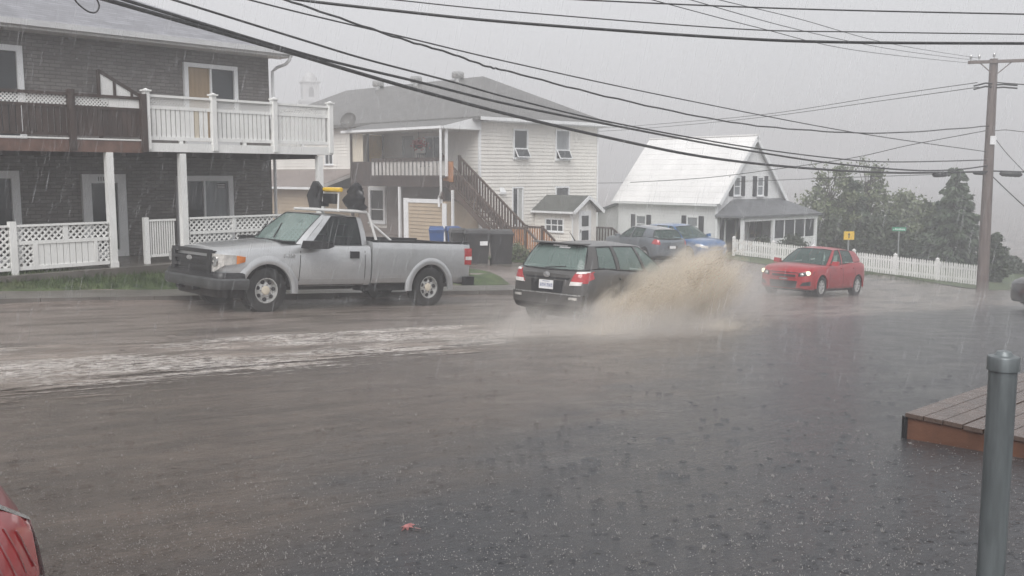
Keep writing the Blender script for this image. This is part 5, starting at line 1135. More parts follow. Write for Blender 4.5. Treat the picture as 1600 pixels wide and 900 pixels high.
# charcoal wagon-hatch ploughing through the flooded gutter
WM = paint('charcoal_paint', (0.115, 0.111, 0.108), 0.5, 0.36, 0.45)
DW = dict(front=2.18, rear=-2.14, fa=1.30, ra=-1.30, tr=0.325, cabin=(-2.0, 1.02), belt=0.97,
  w=[(-2.14, 0.62), (-2.10, 0.74), (-2.0, 0.82), (-1.8, 0.868), (-1.2, 0.888), (0.5, 0.888), (1.4, 0.88), (1.85, 0.82), (2.08, 0.70), (2.18, 0.50)],
  sh=[(-2.14, 0.92), (-2.05, 1.00), (-1.7, 1.035), (0.0, 0.985), (1.0, 0.95), (1.6, 0.87), (2.05, 0.74), (2.18, 0.62)],
  top=[(-2.14, 0.93), (-2.05, 1.0), (-1.7, 1.0), (0.9, 0.93), (1.05, 0.985), (1.6, 0.94), (2.05, 0.80), (2.18, 0.66)],
  bot=[(-2.14, 0.36), (-2.0, 0.28), (-1.7, 0.24), (0, 0.20), (1.7, 0.22), (2.05, 0.26), (2.18, 0.34)], tuck=[(-2.14, 0.07), (-1.0, 0.075), (1.2, 0.07), (2.1, 0.10)],
  gh=[((1.08, 0, 0.98), (0.18, 0, 1.475)), ((1.02, 0.42, 0.972), (0.14, 0.36, 1.468)), ((0.86, 0.74, 0.955), (0.06, 0.575, 1.445)), ((0.74, 0.795, 0.955), (-0.02, 0.605, 1.435)),
      ((0.18, 0.808, 0.98), (-0.12, 0.612, 1.45)), ((0.02, 0.808, 0.985), (-0.22, 0.615, 1.452)), ((-0.02, 0.808, 0.985), (-0.28, 0.615, 1.452)), ((-0.95, 0.802, 1.02), (-0.98, 0.61, 1.445)), ((-1.04, 0.80, 1.022), (-1.06, 0.605, 1.44)), ((-1.66, 0.765, 1.05), (-1.52, 0.585, 1.425)), ((-1.98, 0.70, 1.02), (-1.70, 0.56, 1.425)), ((-2.05, 0.56, 1.005), (-1.74, 0.50, 1.44)), ((-2.09, 0, 1.0), (-1.78, 0, 1.46))],
  kinds=['windshield', 'windshield', 'P', 'front_quarter', 'P', 'P', 'side_window', 'P', 'quarter_window', 'P', 'rear_window', 'rear_window'],
  crown=0.06, seams=(0.82, -0.02, -1.02), seam_z=(0.26, 0.96), handles=(0.14, -0.86), hz=0.84, mirror=(0.72, 0.86, 0.96))
DW['glass_over'] = {'rear_window': MT['teal_glass'], 'quarter_window': MT['teal_glass'], 'side_window': MT['teal_glass']}; DW['kinds'][3] = 'side_window'; DW['kinds'][4] = 'P'
DW['gh'][3] = ((0.80, 0.80, 0.955), (0.0, 0.605, 1.435)); DW['gh'][4] = ((0.02, 0.808, 0.985), (-0.20, 0.612, 1.45)); DW['gh'][5] = ((-0.03, 0.808, 0.985), (-0.25, 0.614, 1.452)); DW['gh'][6] = ((-0.05, 0.808, 0.985), (-0.27, 0.615, 1.452))
wg, fr_, re_, si_, bv_ = passenger_car('hatchback_wagon', 'charcoal wagon seen from behind throwing up a brown splash', WM, DW)
# rear dress
for sg in (1, -1):
    t_ = re_([(sg * 0.50, 0.76), (sg * 0.80, 0.80), (sg * 0.80, 1.00), (sg * 0.60, 0.985)], MT['red_lens'], 'tail_light', off=0.02)
    si_([(-1.86, 0.88), (-2.06, 0.82), (-2.04, 0.97), (-1.88, 0.99)], MT['red_lens'], 'lens', sg, t_, off=0.012)
    re_([(sg * 0.50, 0.745), (sg * 0.72, 0.755), (sg * 0.74, 0.815), (sg * 0.525, 0.815)], MT['white_lens'], 'lens', t_, off=0.026)
    re_([(sg * 0.61, 0.955), (sg * 0.78, 0.965), (sg * 0.78, 1.0), (sg * 0.61, 0.99)], MT['white_lens'], 'lens', t_, off=0.026)
re_([(-0.46, 0.835), (0.46, 0.835), (0.50, 0.87), (-0.50, 0.87)], MT['black_plastic'], 'plate_recess', off=0.006)
re_([(-0.34, 0.60), (0.34, 0.60), (0.36, 0.815), (-0.36, 0.815)], MT['black_plastic'], 'plate_recess', off=0.004)
lp = boxp('license_plate', MT['plate'], wg, -2.175, -2.165, -0.155, 0.155, 0.655, 0.81)
pi = MB(); rnd = random.Random(5)
for k in range(6): yk = 0.115 - k * 0.046 - (0.01 if k > 2 else 0); pi.box(-2.1775, -2.1752, yk - 0.016, yk - 0.008, 0.69, 0.755); pi.box(-2.1775, -2.1752, yk + 0.006, yk + 0.014, 0.69, 0.755); pi.box(-2.1775, -2.1752, yk - 0.008, yk + 0.006, 0.717 + 0.02 * (k % 2), 0.727 + 0.02 * (k % 2))
for k in range(9): yk = 0.07 - k * 0.0175; pi.box(-2.1775, -2.1752, yk - 0.006, yk + 0.006, 0.783, 0.793)
pi.build('plate_lettering', MT['plate_ink'], lp)
em = MB().lathe([(0.0, 0.0), (0.055, 0.0), (0.058, -0.012), (0.0, -0.015)], axis='x', n=20).build('emblem', MT['chrome'], wg); em.location = (-2.155, 0, 0.905); em.scale = (1, 1.3, 0.85)
bpw = re_([(-0.76, 0.40), (0.76, 0.40), (0.78, 0.585), (-0.78, 0.585)], WM, 'rear_bumper', off=0.055, nu=12, deep=0.05)
re_([(-0.74, 0.575), (0.74, 0.575), (0.74, 0.592), (-0.74, 0.592)], MT['steel'], 'bumper_strip', off=0.062, nu=12)
re_([(-0.72, 0.28), (0.72, 0.28), (0.74, 0.40), (-0.74, 0.40)], MT['black_plastic'], 'valance', off=0.04, nu=10)
for sg in (1, -1): re_([(sg * 0.52, 0.50), (sg * 0.68, 0.50), (sg * 0.68, 0.545), (sg * 0.52, 0.545)], MT['clear_lens'], 'reflector', off=0.064, nu=3, nv=2)
spl = MB(); spl.prism([(-1.60, -0.56, 1.475), (-1.88, -0.54, 1.47), (-1.90, -0.54, 1.452), (-1.70, -0.56, 1.44)], (0, 1.12, 0)); spl.build('roof_spoiler', WM, wg, 30)
stk_ = MB()
for (y0, y1, z0) in ((-0.20, 0.12, 1.405), (-0.26, -0.02, 1.375)):
    for k in range(9):
        ya = lerp(y0, y1, k / 9); stk_.prism([(-1.845, ya, z0), (-1.845, ya + (y1 - y0) / 12, z0), (-1.823, ya + (y1 - y0) / 12, z0 + 0.026), (-1.823, ya, z0 + 0.026)], (-0.004, 0, 0.001))
stk_.build('window_lettering', MT['plate'], wg)
MB().bar((-2.07, 0.10, 1.02), (-2.02, -0.32, 1.06), 0.02, 0.025).build('rear_wiper', MT['black_plastic'], wg)
MB().tube([(-1.45, -0.1, 1.50), (-1.65, -0.1, 1.66)], [0.01, 0.005], 5).build('antenna', MT['black_plastic'], wg)
place(wg, 1.92, 19.2, 90 - 38, -0.02); wg.scale = (1.0, 1.02, 1.05)
# red hatchback coming round the bend, headlights lit
RM = paint('red_paint', (0.36, 0.012, 0.020), 0.15, 0.3, 0.5)
DR = dict(front=2.02, rear=-2.02, fa=1.26, ra=-1.26, tr=0.315, cabin=(-1.9, 0.95), belt=0.95,
  w=[(-2.02, 0.58), (-1.97, 0.72), (-1.85, 0.80), (-1.6, 0.855), (-1.0, 0.868), (0.9, 0.868), (1.45, 0.86), (1.78, 0.815), (1.95, 0.72), (2.02, 0.56)],
  sh=[(-2.02, 0.90), (-1.9, 1.02), (-1.5, 1.06), (0.0, 0.985), (0.9, 0.945), (1.5, 0.905), (1.85, 0.83), (1.97, 0.76), (2.02, 0.70)],
  top=[(-2.02, 0.90), (-1.9, 1.0), (-1.5, 1.0), (0.85, 0.93), (1.0, 0.99), (1.5, 0.965), (1.85, 0.88), (1.97, 0.80), (2.02, 0.73)],
  bot=[(-2.02, 0.34), (-1.8, 0.27), (-1.4, 0.22), (0, 0.19), (1.6, 0.20), (1.9, 0.22), (2.02, 0.27)], tuck=[(-2, 0.08), (0, 0.07), (2.0, 0.07)],
  gh=[((1.06, 0, 0.985), (0.25, 0, 1.44)), ((1.00, 0.42, 0.975), (0.20, 0.36, 1.432)), ((0.84, 0.735, 0.95), (0.11, 0.56, 1.41)), ((0.70, 0.785, 0.955), (0.02, 0.585, 1.405)),
      ((-0.10, 0.79, 0.99), (-0.20, 0.60, 1.43)), ((-0.17, 0.79, 0.995), (-0.27, 0.60, 1.43)), ((-0.98, 0.775, 1.06), (-0.98, 0.59, 1.41)), ((-1.62, 0.72, 1.08), (-1.50, 0.55, 1.38)), ((-1.86, 0.55, 1.03), (-1.58, 0.48, 1.39)), ((-1.92, 0, 1.02), (-1.64, 0, 1.41))],
  kinds=['windshield', 'windshield', 'P', 'side_window', 'P', 'rear_side_window', 'P', 'rear_window', 'rear_window'], crown=0.07,
  seams=(0.78, -0.14, -1.0), seam_z=(0.26, 0.96), handles=(0.02, -0.86), hz=0.86, mirror=(0.66, 0.85, 0.95))
rd, fr_, re_, si_, bv_ = passenger_car('hatchback_car', 'bright red hatchback with lit headlights beside the white picket fence', RM, DR)
def glow(name, col, st):
    m, t, b, out = newmat(name); e = t.nodes.new('ShaderNodeEmission'); e.inputs[0].default_value = (*col, 1); e.inputs[1].default_value = st; t.links.new(e.outputs[0], out.inputs[0]); return m
MT['lamp_on'] = glow('lit_headlamp', (1.0, 0.84, 0.58), 1.15)
fr_([(-0.36, 0.585), (0.36, 0.585), (0.38, 0.655), (-0.38, 0.655)], MT['black_plastic'], 'grille', off=0.012)
fr_([(-0.40, 0.27), (0.40, 0.27), (0.44, 0.475), (-0.44, 0.475)], MT['black_plastic'], 'grille', off=0.014)
fr_([(-0.46, 0.70), (0.46, 0.70), (0.44, 0.725), (-0.44, 0.725)], MT['black_plastic'], 'hood_gap', off=0.004)
for (z0, z1) in ((0.56, 0.585), (0.475, 0.495)): fr_([(-0.40, z0), (0.40, z0), (0.40, z1), (-0.40, z1)], RM, 'grille_surround', off=0.024)
bt_ = fr_([(-0.13, 0.505), (0.13, 0.505), (0.13, 0.55), (-0.13, 0.55)], MT['chrome'], 'emblem', off=0.03, nu=3, nv=2)
for sg in (1, -1):
    hb = fr_([(sg * 0.46, 0.60), (sg * 0.80, 0.665), (sg * 0.80, 0.78), (sg * 0.47, 0.72)], MT['black_plastic'], 'headlight', off=0.010)
    for (yc, zc, r_, m_) in ((0.56, 0.665, 0.052, MT['clear_lens']), (0.70, 0.715, 0.066, MT['lamp_on'])):
        hit = bv_.ray_cast(Vector((3, sg * yc, zc)), Vector((-1, 0, 0))); xx = hit[0].x if hit[0] is not None else 1.9
        MB().lathe([(0.0, 0.035), (r_ * 0.6, 0.03), (r_, 0.012), (r_, -0.06)], c=(xx, sg * yc, zc), axis='x', n=18).build('lamp', m_, hb, 40)
    fr_([(sg * 0.52, 0.33), (sg * 0.78, 0.36), (sg * 0.78, 0.48), (sg * 0.60, 0.44)], MT['black_plastic'], 'fog_recess', off=0.012)
    tlr = si_([(-1.75, 0.86), (-1.98, 0.82), (-1.96, 1.0), (-1.80, 1.0)], MT['red_lens'], 'tail_light', sg, off=0.012)
boxp('license_plate', MT['plate'], rd, 2.05, 2.06, -0.15, 0.15, 0.40, 0.46) if False else None
place(rd, 9.72, 30.75, 225 + 2, -0.03); rd.scale = (1.04, 1.04, 1.03)
# grey hatchback parked nose-in on the cottage drive, tail to the street
GM = paint('slate_paint', (0.155, 0.178, 0.205), 0.4, 0.33); BM = paint('blue_paint', (0.04, 0.14, 0.34), 0.25, 0.3)
DG = dict(DR)
gy_, fr_, re_, si_, bv_ = passenger_car('hatchback_car', 'dark slate hatchback parked with its tail to the street before the cottage', GM, DG, group='cars parked by the cottage')
for sg in (1, -1):
    si_([(-1.70, 0.84), (-1.99, 0.80), (-1.97, 1.02), (-1.78, 1.02)], MT['red_lens'], 'tail_light', sg, off=0.014); re_([(sg * 0.60, 0.80), (sg * 0.76, 0.82), (sg * 0.76, 1.0), (sg * 0.64, 1.0)], MT['red_lens'], 'tail_light', off=0.016)
re_([(-0.72, 0.38), (0.72, 0.38), (0.74, 0.56), (-0.74, 0.56)], GM, 'rear_bumper', off=0.04, nu=10, deep=0.05); re_([(-0.24, 0.64), (0.24, 0.64), (0.24, 0.76), (-0.24, 0.76)], MT['black_plastic'], 'plate_recess', off=0.004); re_([(-0.15, 0.645), (0.15, 0.645), (0.15, 0.755), (-0.15, 0.755)], MT['plate'], 'license_plate', off=0.012)
place(gy_, 5.6, 40.8, 117, 0.0)
bl_, fr_, re_, si_, bv_ = passenger_car('sedan_car', 'bright blue car facing the street behind the slate hatchback', BM, dict(DR), group='cars parked by the cottage')
for sg in (1, -1): fr_([(sg * 0.44, 0.60), (sg * 0.80, 0.665), (sg * 0.80, 0.78), (sg * 0.47, 0.71)], MT['white_lens'], 'headlight', off=0.012); si_([(1.60, 0.72), (1.92, 0.68), (1.92, 0.78), (1.66, 0.80)], MT['white_lens'], 'headlight', sg, off=0.01)
fr_([(-0.40, 0.30), (0.40, 0.30), (0.44, 0.50), (-0.44, 0.50)], MT['black_plastic'], 'grille', off=0.012); fr_([(-0.36, 0.59), (0.36, 0.59), (0.36, 0.65), (-0.36, 0.65)], MT['black_plastic'], 'grille', off=0.012)
place(bl_, 7.45, 42.0, 304, 0.0)
# dark car at the right edge: only its tyre and tail reach into the picture
KM = paint('black_paint', (0.02, 0.02, 0.022), 0.2, 0.3)
bk_, fr_, re_, si_, bv_ = passenger_car('dark_car', 'black car cut off by the right edge of the picture', KM, dict(DR))
place(bk_, 14.15 + 2.0, 25.6 + 0.8, 180, 0.0)
DN = dict(DR); DN['w'] = [(-2.02, 0.70), (-1.98, 0.79), (-1.9, 0.835), (-1.7, 0.862)] + DR['w'][4:]
DN['sh'] = [(-2.02, 0.50), (-1.97, 0.62), (-1.90, 0.72), (-1.78, 0.86), (-1.6, 0.98), (-1.3, 1.02)] + DR['sh'][3:]; DN['top'] = [(-2.02, 0.52), (-1.97, 0.64), (-1.90, 0.74), (-1.78, 0.88), (-1.6, 0.99), (-1.3, 1.0)] + DR['top'][3:]
DN['gh'] = DR['gh'][:7] + [((-1.42, 0.72, 1.02), (-1.30, 0.55, 1.38)), ((-1.55, 0.55, 1.0), (-1.36, 0.48, 1.39)), ((-1.6, 0, 1.0), (-1.42, 0, 1.41))]; DN['cabin'] = (-1.55, 0.95)
# maroon car at the lower left corner: only its tail lamp reaches into the picture
MT['maroon_lens'] = plain('maroon_lens', (0.30, 0.07, 0.075), 0.2, 0.2, 12, coat=1)
nr_, fr_, re_, si_, bv_ = passenger_car('parked_car', 'red car with a big tail lamp cut off by the lower left corner', paint('maroon_paint', (0.24, 0.018, 0.025), 0.15, 0.3), DN)
for sg in (1, -1):
    t_ = re_([(sg * 0.10, 0.50), (sg * 0.72, 0.47), (sg * 0.76, 0.60), (sg * 0.20, 0.86)], MT['red_lens'], 'tail_light', off=0.012, nu=10, nv=8)
    re_([(sg * 0.16, 0.36), (sg * 0.74, 0.34), (sg * 0.72, 0.455), (sg * 0.12, 0.485)], MT['curtain_glass'], 'lens', t_, off=0.014, nu=10, nv=4)
    rim_ = MB()
    for q in ([(0.725, 0.34), (0.74, 0.34), (0.775, 0.60), (0.76, 0.60)], [(0.76, 0.60), (0.775, 0.605), (0.215, 0.878), (0.20, 0.868)], [(0.10, 0.487), (0.72, 0.46), (0.72, 0.468), (0.10, 0.498)]):
        p_ = skin_patch(bv_, [(-2.02, sg * y, z) for y, z in q], (1, 0, 0), 0.02, 6, 4); rim_.add(p_.v, p_.f)
    ribs = MB()
    for k in range(10): p_ = skin_patch(bv_, [(-2.02, sg * (0.70 - k * 0.055), 0.50), (-2.02, sg * (0.693 - k * 0.055), 0.50), (-2.02, sg * (0.655 - k * 0.05), 0.60 + k * 0.02), (-2.02, sg * (0.662 - k * 0.05), 0.60 + k * 0.02)], (1, 0, 0), 0.0145, 1, 5); ribs.add(p_.v, p_.f)
    tag(ribs.build('lens_ribs', MT['maroon_lens'], t_), kind='stuff')
    tag(rim_.build('lens_rim', MT['steel'], t_), kind='stuff')
place(nr_, -3.235, 1.60, 180, -0.07)
# ------------------------------------------------------------------ picket fence
MT['fence_white'] = plain('fence_white', (0.72, 0.71, 0.70), 0.45, 0.08, 2, dirt=0.2, dirtcol=(0.45, 0.44, 0.42))
FL, FR = Vector((10.0, 43.2, 0)), Vector((20.05, 40.9, 0)); fd = (FR - FL); FLen = fd.length; fdir = fd.normalized(); fang = math.atan2(fdir.y, fdir.x)
zL, zR = -3.64, -4.80
pf_ = empty('picket_fence', (FL.x, FL.y, zL), fang, 'white picket fence running downhill past the cottage to the utility pole', 'fence')
drop = (zR - zL) / FLen
pk = MB().prism([(-0.038, 0, 0.06), (0.038, 0, 0.06), (0.038, 0, 0.86), (0, 0, 0.93), (-0.038, 0, 0.86)], (0, 0.02, 0)).mesh('picket', MT['fence_white'])
npk = 104
for k in range(npk): d_ = (k + 0.5) * FLen / npk; inst('picket', pk, pf_, (d_, -0.035, d_ * drop + random.uniform(-0.008, 0.008)), (0, random.uniform(-0.01, 0.01), 0), (1, 1, lerp(0.82, 1.0, d_ / FLen)))
for zr in (0.25, 0.70): MB().bar((0, 0.01, zr * 0.84), (FLen, 0.01, zr + FLen * drop), 0.04, 0.085).build('rail', MT['fence_white'], pf_)
ps = MB(); ps.box(-0.07, 0.07, -0.03, 0.11, -0.3, 0.98); ps.add([(-0.09, -0.05, 0.98), (0.09, -0.05, 0.98), (0.09, 0.13, 0.98), (-0.09, 0.13, 0.98), (0, 0.04, 1.07)], [(0, 1, 4), (1, 2, 4), (2, 3, 4), (3, 0, 4), (3, 2, 1, 0)]); psm = ps.mesh('post', MT['fence_white'])
for k in range(7): d_ = k * FLen / 6; inst('post', psm, pf_, (d_, 0.0, d_ * drop), sc=(1, 1, lerp(0.82, 1.0, d_ / FLen)))
# ------------------------------------------------------------------ utility pole
bp0 = at(1535, 447, 38.6); PXY = Vector((bp0.x, bp0.y, 0)); PBZ = -4.75
up_ = empty('utility_pole', (PXY.x, PXY.y, PBZ), 0, 'tall wooden utility pole with crossarm at the end of the picket fence', 'pole')
tp = at(1551, 92, 38.6); PH = tp.z - PBZ; lx = tp.x - PXY.x - (PH * 0)   # slight lean
def pole_x(z): return lx * 0.55 * (z - PBZ) / PH
MB().tube([(pole_x(PBZ + PH * k / 6), 0, PH * k / 6) for k in range(7)], [0.235 - 0.08 * k / 6 for k in range(7)], 14).build('shaft', MT['pole_wood'], up_, 40)
zc = PH - 0.12; ca = MB(); aw = Vector((0.93, -0.36, 0)).normalized(); c0 = Vector((pole_x(PBZ + zc), -0.17, zc))
ca.bar(c0 - aw * 1.0, c0 + aw * 1.35, 0.10, 0.12); ca.bar(c0 + aw * 0.6, c0 + Vector((0, 0.04, -0.55)), 0.03, 0.04); ca.bar(c0 - aw * 0.6, c0 + Vector((0, 0.04, -0.55)), 0.03, 0.04); ca.build('crossarm', MT['pole_wood'], up_)
im = MB().lathe([(0.02, 0), (0.02, 0.08), (0.05, 0.09), (0.055, 0.13), (0.035, 0.15), (0.05, 0.17), (0.03, 0.22), (0, 0.23)], n=10).mesh('insulator', MT['steel'], 40)
for k in (-0.9, -0.6, 1.2): inst('insulator', im, up_, c0 + aw * k + Vector((0, 0, 0.06)))
inst('insulator', im, up_, (pole_x(PBZ + PH), 0, PH))
zs_ = PH - 1.0; sa = MB()
for k, dz in ((-1, 0.03), (-1, -0.1), (1, -0.02), (1, -0.13)): sa.tube([(pole_x(PBZ + zs_), -0.1, zs_ + dz), (pole_x(PBZ + zs_) + k * 0.35, -0.15, zs_ + dz + 0.02), (pole_x(PBZ + zs_) + k * 0.85, -0.25, zs_ + dz - 0.10 * (1 if k < 0 else 0.3))], 0.035, 6)
sa.build('wire_dead_ends', MT['cable'], up_)
boxp('fuse_cutout', MT['black_plastic'], up_, pole_x(PBZ + zc) + 1.15, pole_x(PBZ + zc) + 1.25, -0.65, -0.55, zc - 0.42, zc - 0.05)
boxp('pole_tag', MT['plate'], up_, pole_x(PBZ + 6) - 0.10, pole_x(PBZ + 6) + 0.14, -0.24, -0.225, at(1548, 222, 38.6).z - PBZ - 0.1, at(1548, 215, 38.6).z - PBZ + 0.06)
def on_line(px, py, A, B):
    """where a sight line crosses the vertical plane through plan points A, B"""
    d = sight(px, py); e = Vector((B[0] - A[0], B[1] - A[1])); nrm = Vector((e.y, -e.x)); t = (A[0] * nrm.x + A[1] * nrm.y) / (d.x * nrm.x + d.y * nrm.y); return d * t
def catmull(pts, sub=8):
    out = []; n = len(pts)
    for i in range(n - 1):
        p0, p1, p2, p3 = pts[max(i-1, 0)], pts[i], pts[i+1], pts[min(i+2, n-1)]
        for k in range(sub):
            t = k / sub; out.append(0.5 * ((2 * p1) + (p2 - p0) * t + (2 * p0 - 5 * p1 + 4 * p2 - p3) * t * t + (3 * p1 - p0 - 3 * p2 + p3) * t ** 3))
    out.append(pts[-1]); return out
def cable(label, pix, A, B, r, group='overhead cables', wob=0.0, name='overhead_cable'):
    p = [on_line(a, b, A, B) for a, b in pix]; c = catmull(p, 8)
    # carry it on past the frame at both ends
    off = lambda q: q[0] < 0 or q[0] > 1600 or q[1] < 0
    c = ([c[0] + (c[0] - c[1]) * 3] if off(pix[0]) else []) + c + ([c[-1] + (c[-1] - c[-2]) * 3] if off(pix[-1]) else [])
    if wob:
        for i in range(len(c)): c[i] = c[i] + Vector((0, 0, wob * math.sin(i * 1.9) * (1 if i % 3 else 0.3)))
    return tag(MB().tube(c, r, 7).build(name, MT['cable'], None, 60), label, 'cable', group)
PA = (PXY.x, PXY.y); PBq = (-6.5, 15.0)
cable('lowest and thickest black cable of the bundle sweeping from upper left to the pole', [(120, -14), (300, 38), (460, 84), (550, 111), (675, 147), (800, 180), (950, 215), (1100, 245), (1250, 262), (1400, 270), (1545, 268)], PA, PBq, 0.036)
cable('second black cable running just above the thickest one to the pole', [(150, -14), (320, 38), (500, 91), (650, 127), (800, 164), (1000, 204), (1150, 232), (1300, 255), (1425, 266), (1495, 265), (1543, 259)], PA, PBq, 0.027)
cable('thin black cable next above the thick pair, crossing the house roof', [(240, -10), (330, 18), (465, 60), (570, 92), (700, 126), (800, 154), (950, 190), (1150, 227), (1300, 247), (1395, 253), (1541, 250)], PA, PBq, 0.020)
cable('wavy lashed cable sagging over the cottage roof to the middle of the pole', [(400, -16), (500, 18), (625, 60), (700, 82), (762, 104), (800, 113), (945, 150), (1110, 185), (1230, 201), (1385, 208), (1545, 197)], PA, PBq, 0.021, wob=0.012)
cable('thin cable that crosses below the wavy one near the pole', [(345, -12), (470, 20), (640, 60), (800, 98), (1050, 152), (1335, 207), (1541, 237)], PA, PBq, 0.015)
cable('service wire rising from the cottage to the pole', [(985, 285), (1100, 278), (1200, 266), (1330, 247), (1420, 227), (1541, 204)], PA, (8.0, 47.0), 0.016, name='service_wire')
cable('flat thin wire passing in front of the cottage roof', [(930, 286), (1130, 284), (1330, 277), (1480, 272)], PA, (6.0, 52.0), 0.014, name='service_wire')
for i, (px_, lab) in enumerate((([(960, -16), (1020, 0), (1180, 42), (1340, 79), (1519, 99)], 'lowest of three thin lines fanning up from the crossarm'), ([(1030, -14), (1080, 0), (1250, 47), (1400, 78), (1530, 95)], 'middle of three thin lines fanning up from the crossarm'), ([(1080, -14), (1125, 0), (1250, 30), (1390, 68), (1530, 91)], 'highest of three thin lines fanning up from the crossarm'))):
    cable(lab, px_, PA, (-1.0, 10.0), 0.007, name='power_line')
cable('upper of two faint lines leading away left from high on the pole', [(840, 203), (940, 200), (1050, 192), (1200, 178), (1380, 150), (1527, 129)], PA, (4.0, 80.0), 0.016, name='power_line')
cable('lower of two faint lines leading away left from high on the pole', [(840, 208), (940, 205), (1050, 197), (1200, 182), (1380, 157), (1530, 136)], PA, (4.0, 80.0), 0.016, name='power_line')
NA, NB_ = (-8.0, 13.5), (12.0, 14.5)
cable('thick black cable across the top of the picture, nearest overhead', [(400, -12), (470, 0), (620, 17), (800, 35), (1120, 58), (1320, 66), (1640, 68)], NA, NB_, 0.021)
cable('thin wire above the thick top cable', [(520, -10), (620, 0), (800, 18), (1150, 45), (1350, 50), (1640, 54)], NA, NB_, 0.009)
cable('topmost thin wire at the upper right', [(800, -8), (915, 0), (1250, 14), (1640, 23)], NA, NB_, 0.011)
cable('wire leading right and down from the pole, upper', [(1547, 205), (1570, 236), (1600, 268), (1640, 310)], PA, (30.0, 36.0), 0.014, name='guy_wire')
cable('wire leading right and down from the pole, lower', [(1549, 274), (1575, 299), (1600, 322), (1640, 358)], PA, (30.0, 36.0), 0.020, name='guy_wire')
cable('cable leaving the pole to the right at the height of the thick bundle', [(1545, 267), (1580, 268), (1640, 270)], PA, (30.0, 36.0), 0.03)
cable('cable leaving the pole to the right above the pole tag', [(1545, 206), (1570, 203), (1600, 206), (1640, 208)], PA, (30.0, 36.0), 0.014)
cable('upper cable leaving the crossarm band to the right', [(1545, 128), (1600, 132), (1640, 134)], PA, (30.0, 36.0), 0.022)
lp_ = [on_line(a, b, PA, PBq) for a, b in ((112, -8), (122, 6), (138, 18), (150, 19), (155, 8), (148, -6))]
tag(MB().tube(catmull(lp_, 5), 0.013, 6).build('cable_loop', MT['cable'], None, 60), 'small drooping loop of cable at the top left over the motel roof', 'cable', 'overhead cables')
def splice(label, a, b, r):
    p0 = on_line(*a, PA, PBq if a[0] < 1540 else (30.0, 36.0)); p1 = on_line(*b, PA, PBq if a[0] < 1540 else (30.0, 36.0)); d = (p1 - p0)
    mb = MB().tube([p0, p0 + d * 0.12, p0 + d * 0.88, p1], [r * 0.4, r, r, r * 0.4], 10)
    for f_ in (0.3, 0.5, 0.7): mb.tube([p0 + d * (f_ - 0.03), p0 + d * (f_ + 0.03)], r * 1.08, 10)
    return tag(mb.build('splice_case', MT['cable'], None, 40), label, 'splice case', 'splice cases on the cable')
splice('black splice case hanging on the cable left of the pole', (1458, 273), (1480, 272), 0.10); splice('long black splice case on the cable right of the pole', (1562, 271), (1597, 273), 0.11); splice('small black splice case against the left side of the pole', (1521, 270), (1538, 271), 0.07)
# ------------------------------------------------------------------ signs
MT['sign_yellow'] = plain('sign_yellow', (0.80, 0.50, 0.04), 0.4, 0.06, 4); MT['sign_green'] = plain('sign_green', (0.03, 0.30, 0.17), 0.4, 0.08, 4); MT['galv'] = plain('galvanised', (0.38, 0.39, 0.40), 0.4, 0.15, 6, metal=0.5)
y1 = at(1318, 362, 41.5) if False else at(1326, 368, 46.0)
sg1 = empty('warning_sign', (y1.x, y1.y, G(y1.x, y1.y)), 0, 'small yellow warning sign with a black arrow above the fence', 'sign'); gz = G(y1.x, y1.y)
boxp('post', MT['galv'], sg1, -0.03, 0.03, -0.03, 0.03, -0.3, y1.z - gz + 0.1); boxp('panel', MT['sign_yellow'], sg1, -0.25, 0.25, -0.05, -0.035, y1.z - gz - 0.2, y1.z - gz + 0.2)
zc_ = y1.z - gz; ar_ = MB(); ar_.prism([(-0.025, -0.053, zc_ - 0.12), (0.025, -0.053, zc_ - 0.12), (0.025, -0.053, zc_ + 0.03), (-0.025, -0.053, zc_ + 0.03)], (0, 0.002, 0)); ar_.prism([(-0.065, -0.053, zc_ + 0.03), (0.065, -0.053, zc_ + 0.03), (0, -0.053, zc_ + 0.14)], (0, 0.002, 0)); ar_.build('arrow', MT['black_plastic'], sg1)
y2 = at(1405, 358, 45.0); gz = G(y2.x, y2.y)
sg2 = empty('street_sign', (y2.x, y2.y, gz), R(-18), 'small green street name sign on a thin post behind the fence', 'sign'); zc_ = y2.z - gz
MB().tube([(0, 0, -0.3), (0, 0, zc_ + 0.05)], 0.03, 8).build('post', MT['galv'], sg2); boxp('panel', MT['sign_green'], sg2, -0.30, 0.30, -0.045, -0.032, zc_ - 0.085, zc_ + 0.085)
sl_ = MB()
for k in range(9): xk = -0.17 + k * 0.048; sl_.box(xk, xk + 0.030, -0.0475, -0.0455, zc_ - 0.04, zc_ + (0.045 if k in (0, 4) else 0.025))
sl_.box(-0.27, -0.21, -0.0475, -0.0455, zc_ - 0.04, zc_ - 0.01); sl_.build('lettering', MT['plate'], sg2)
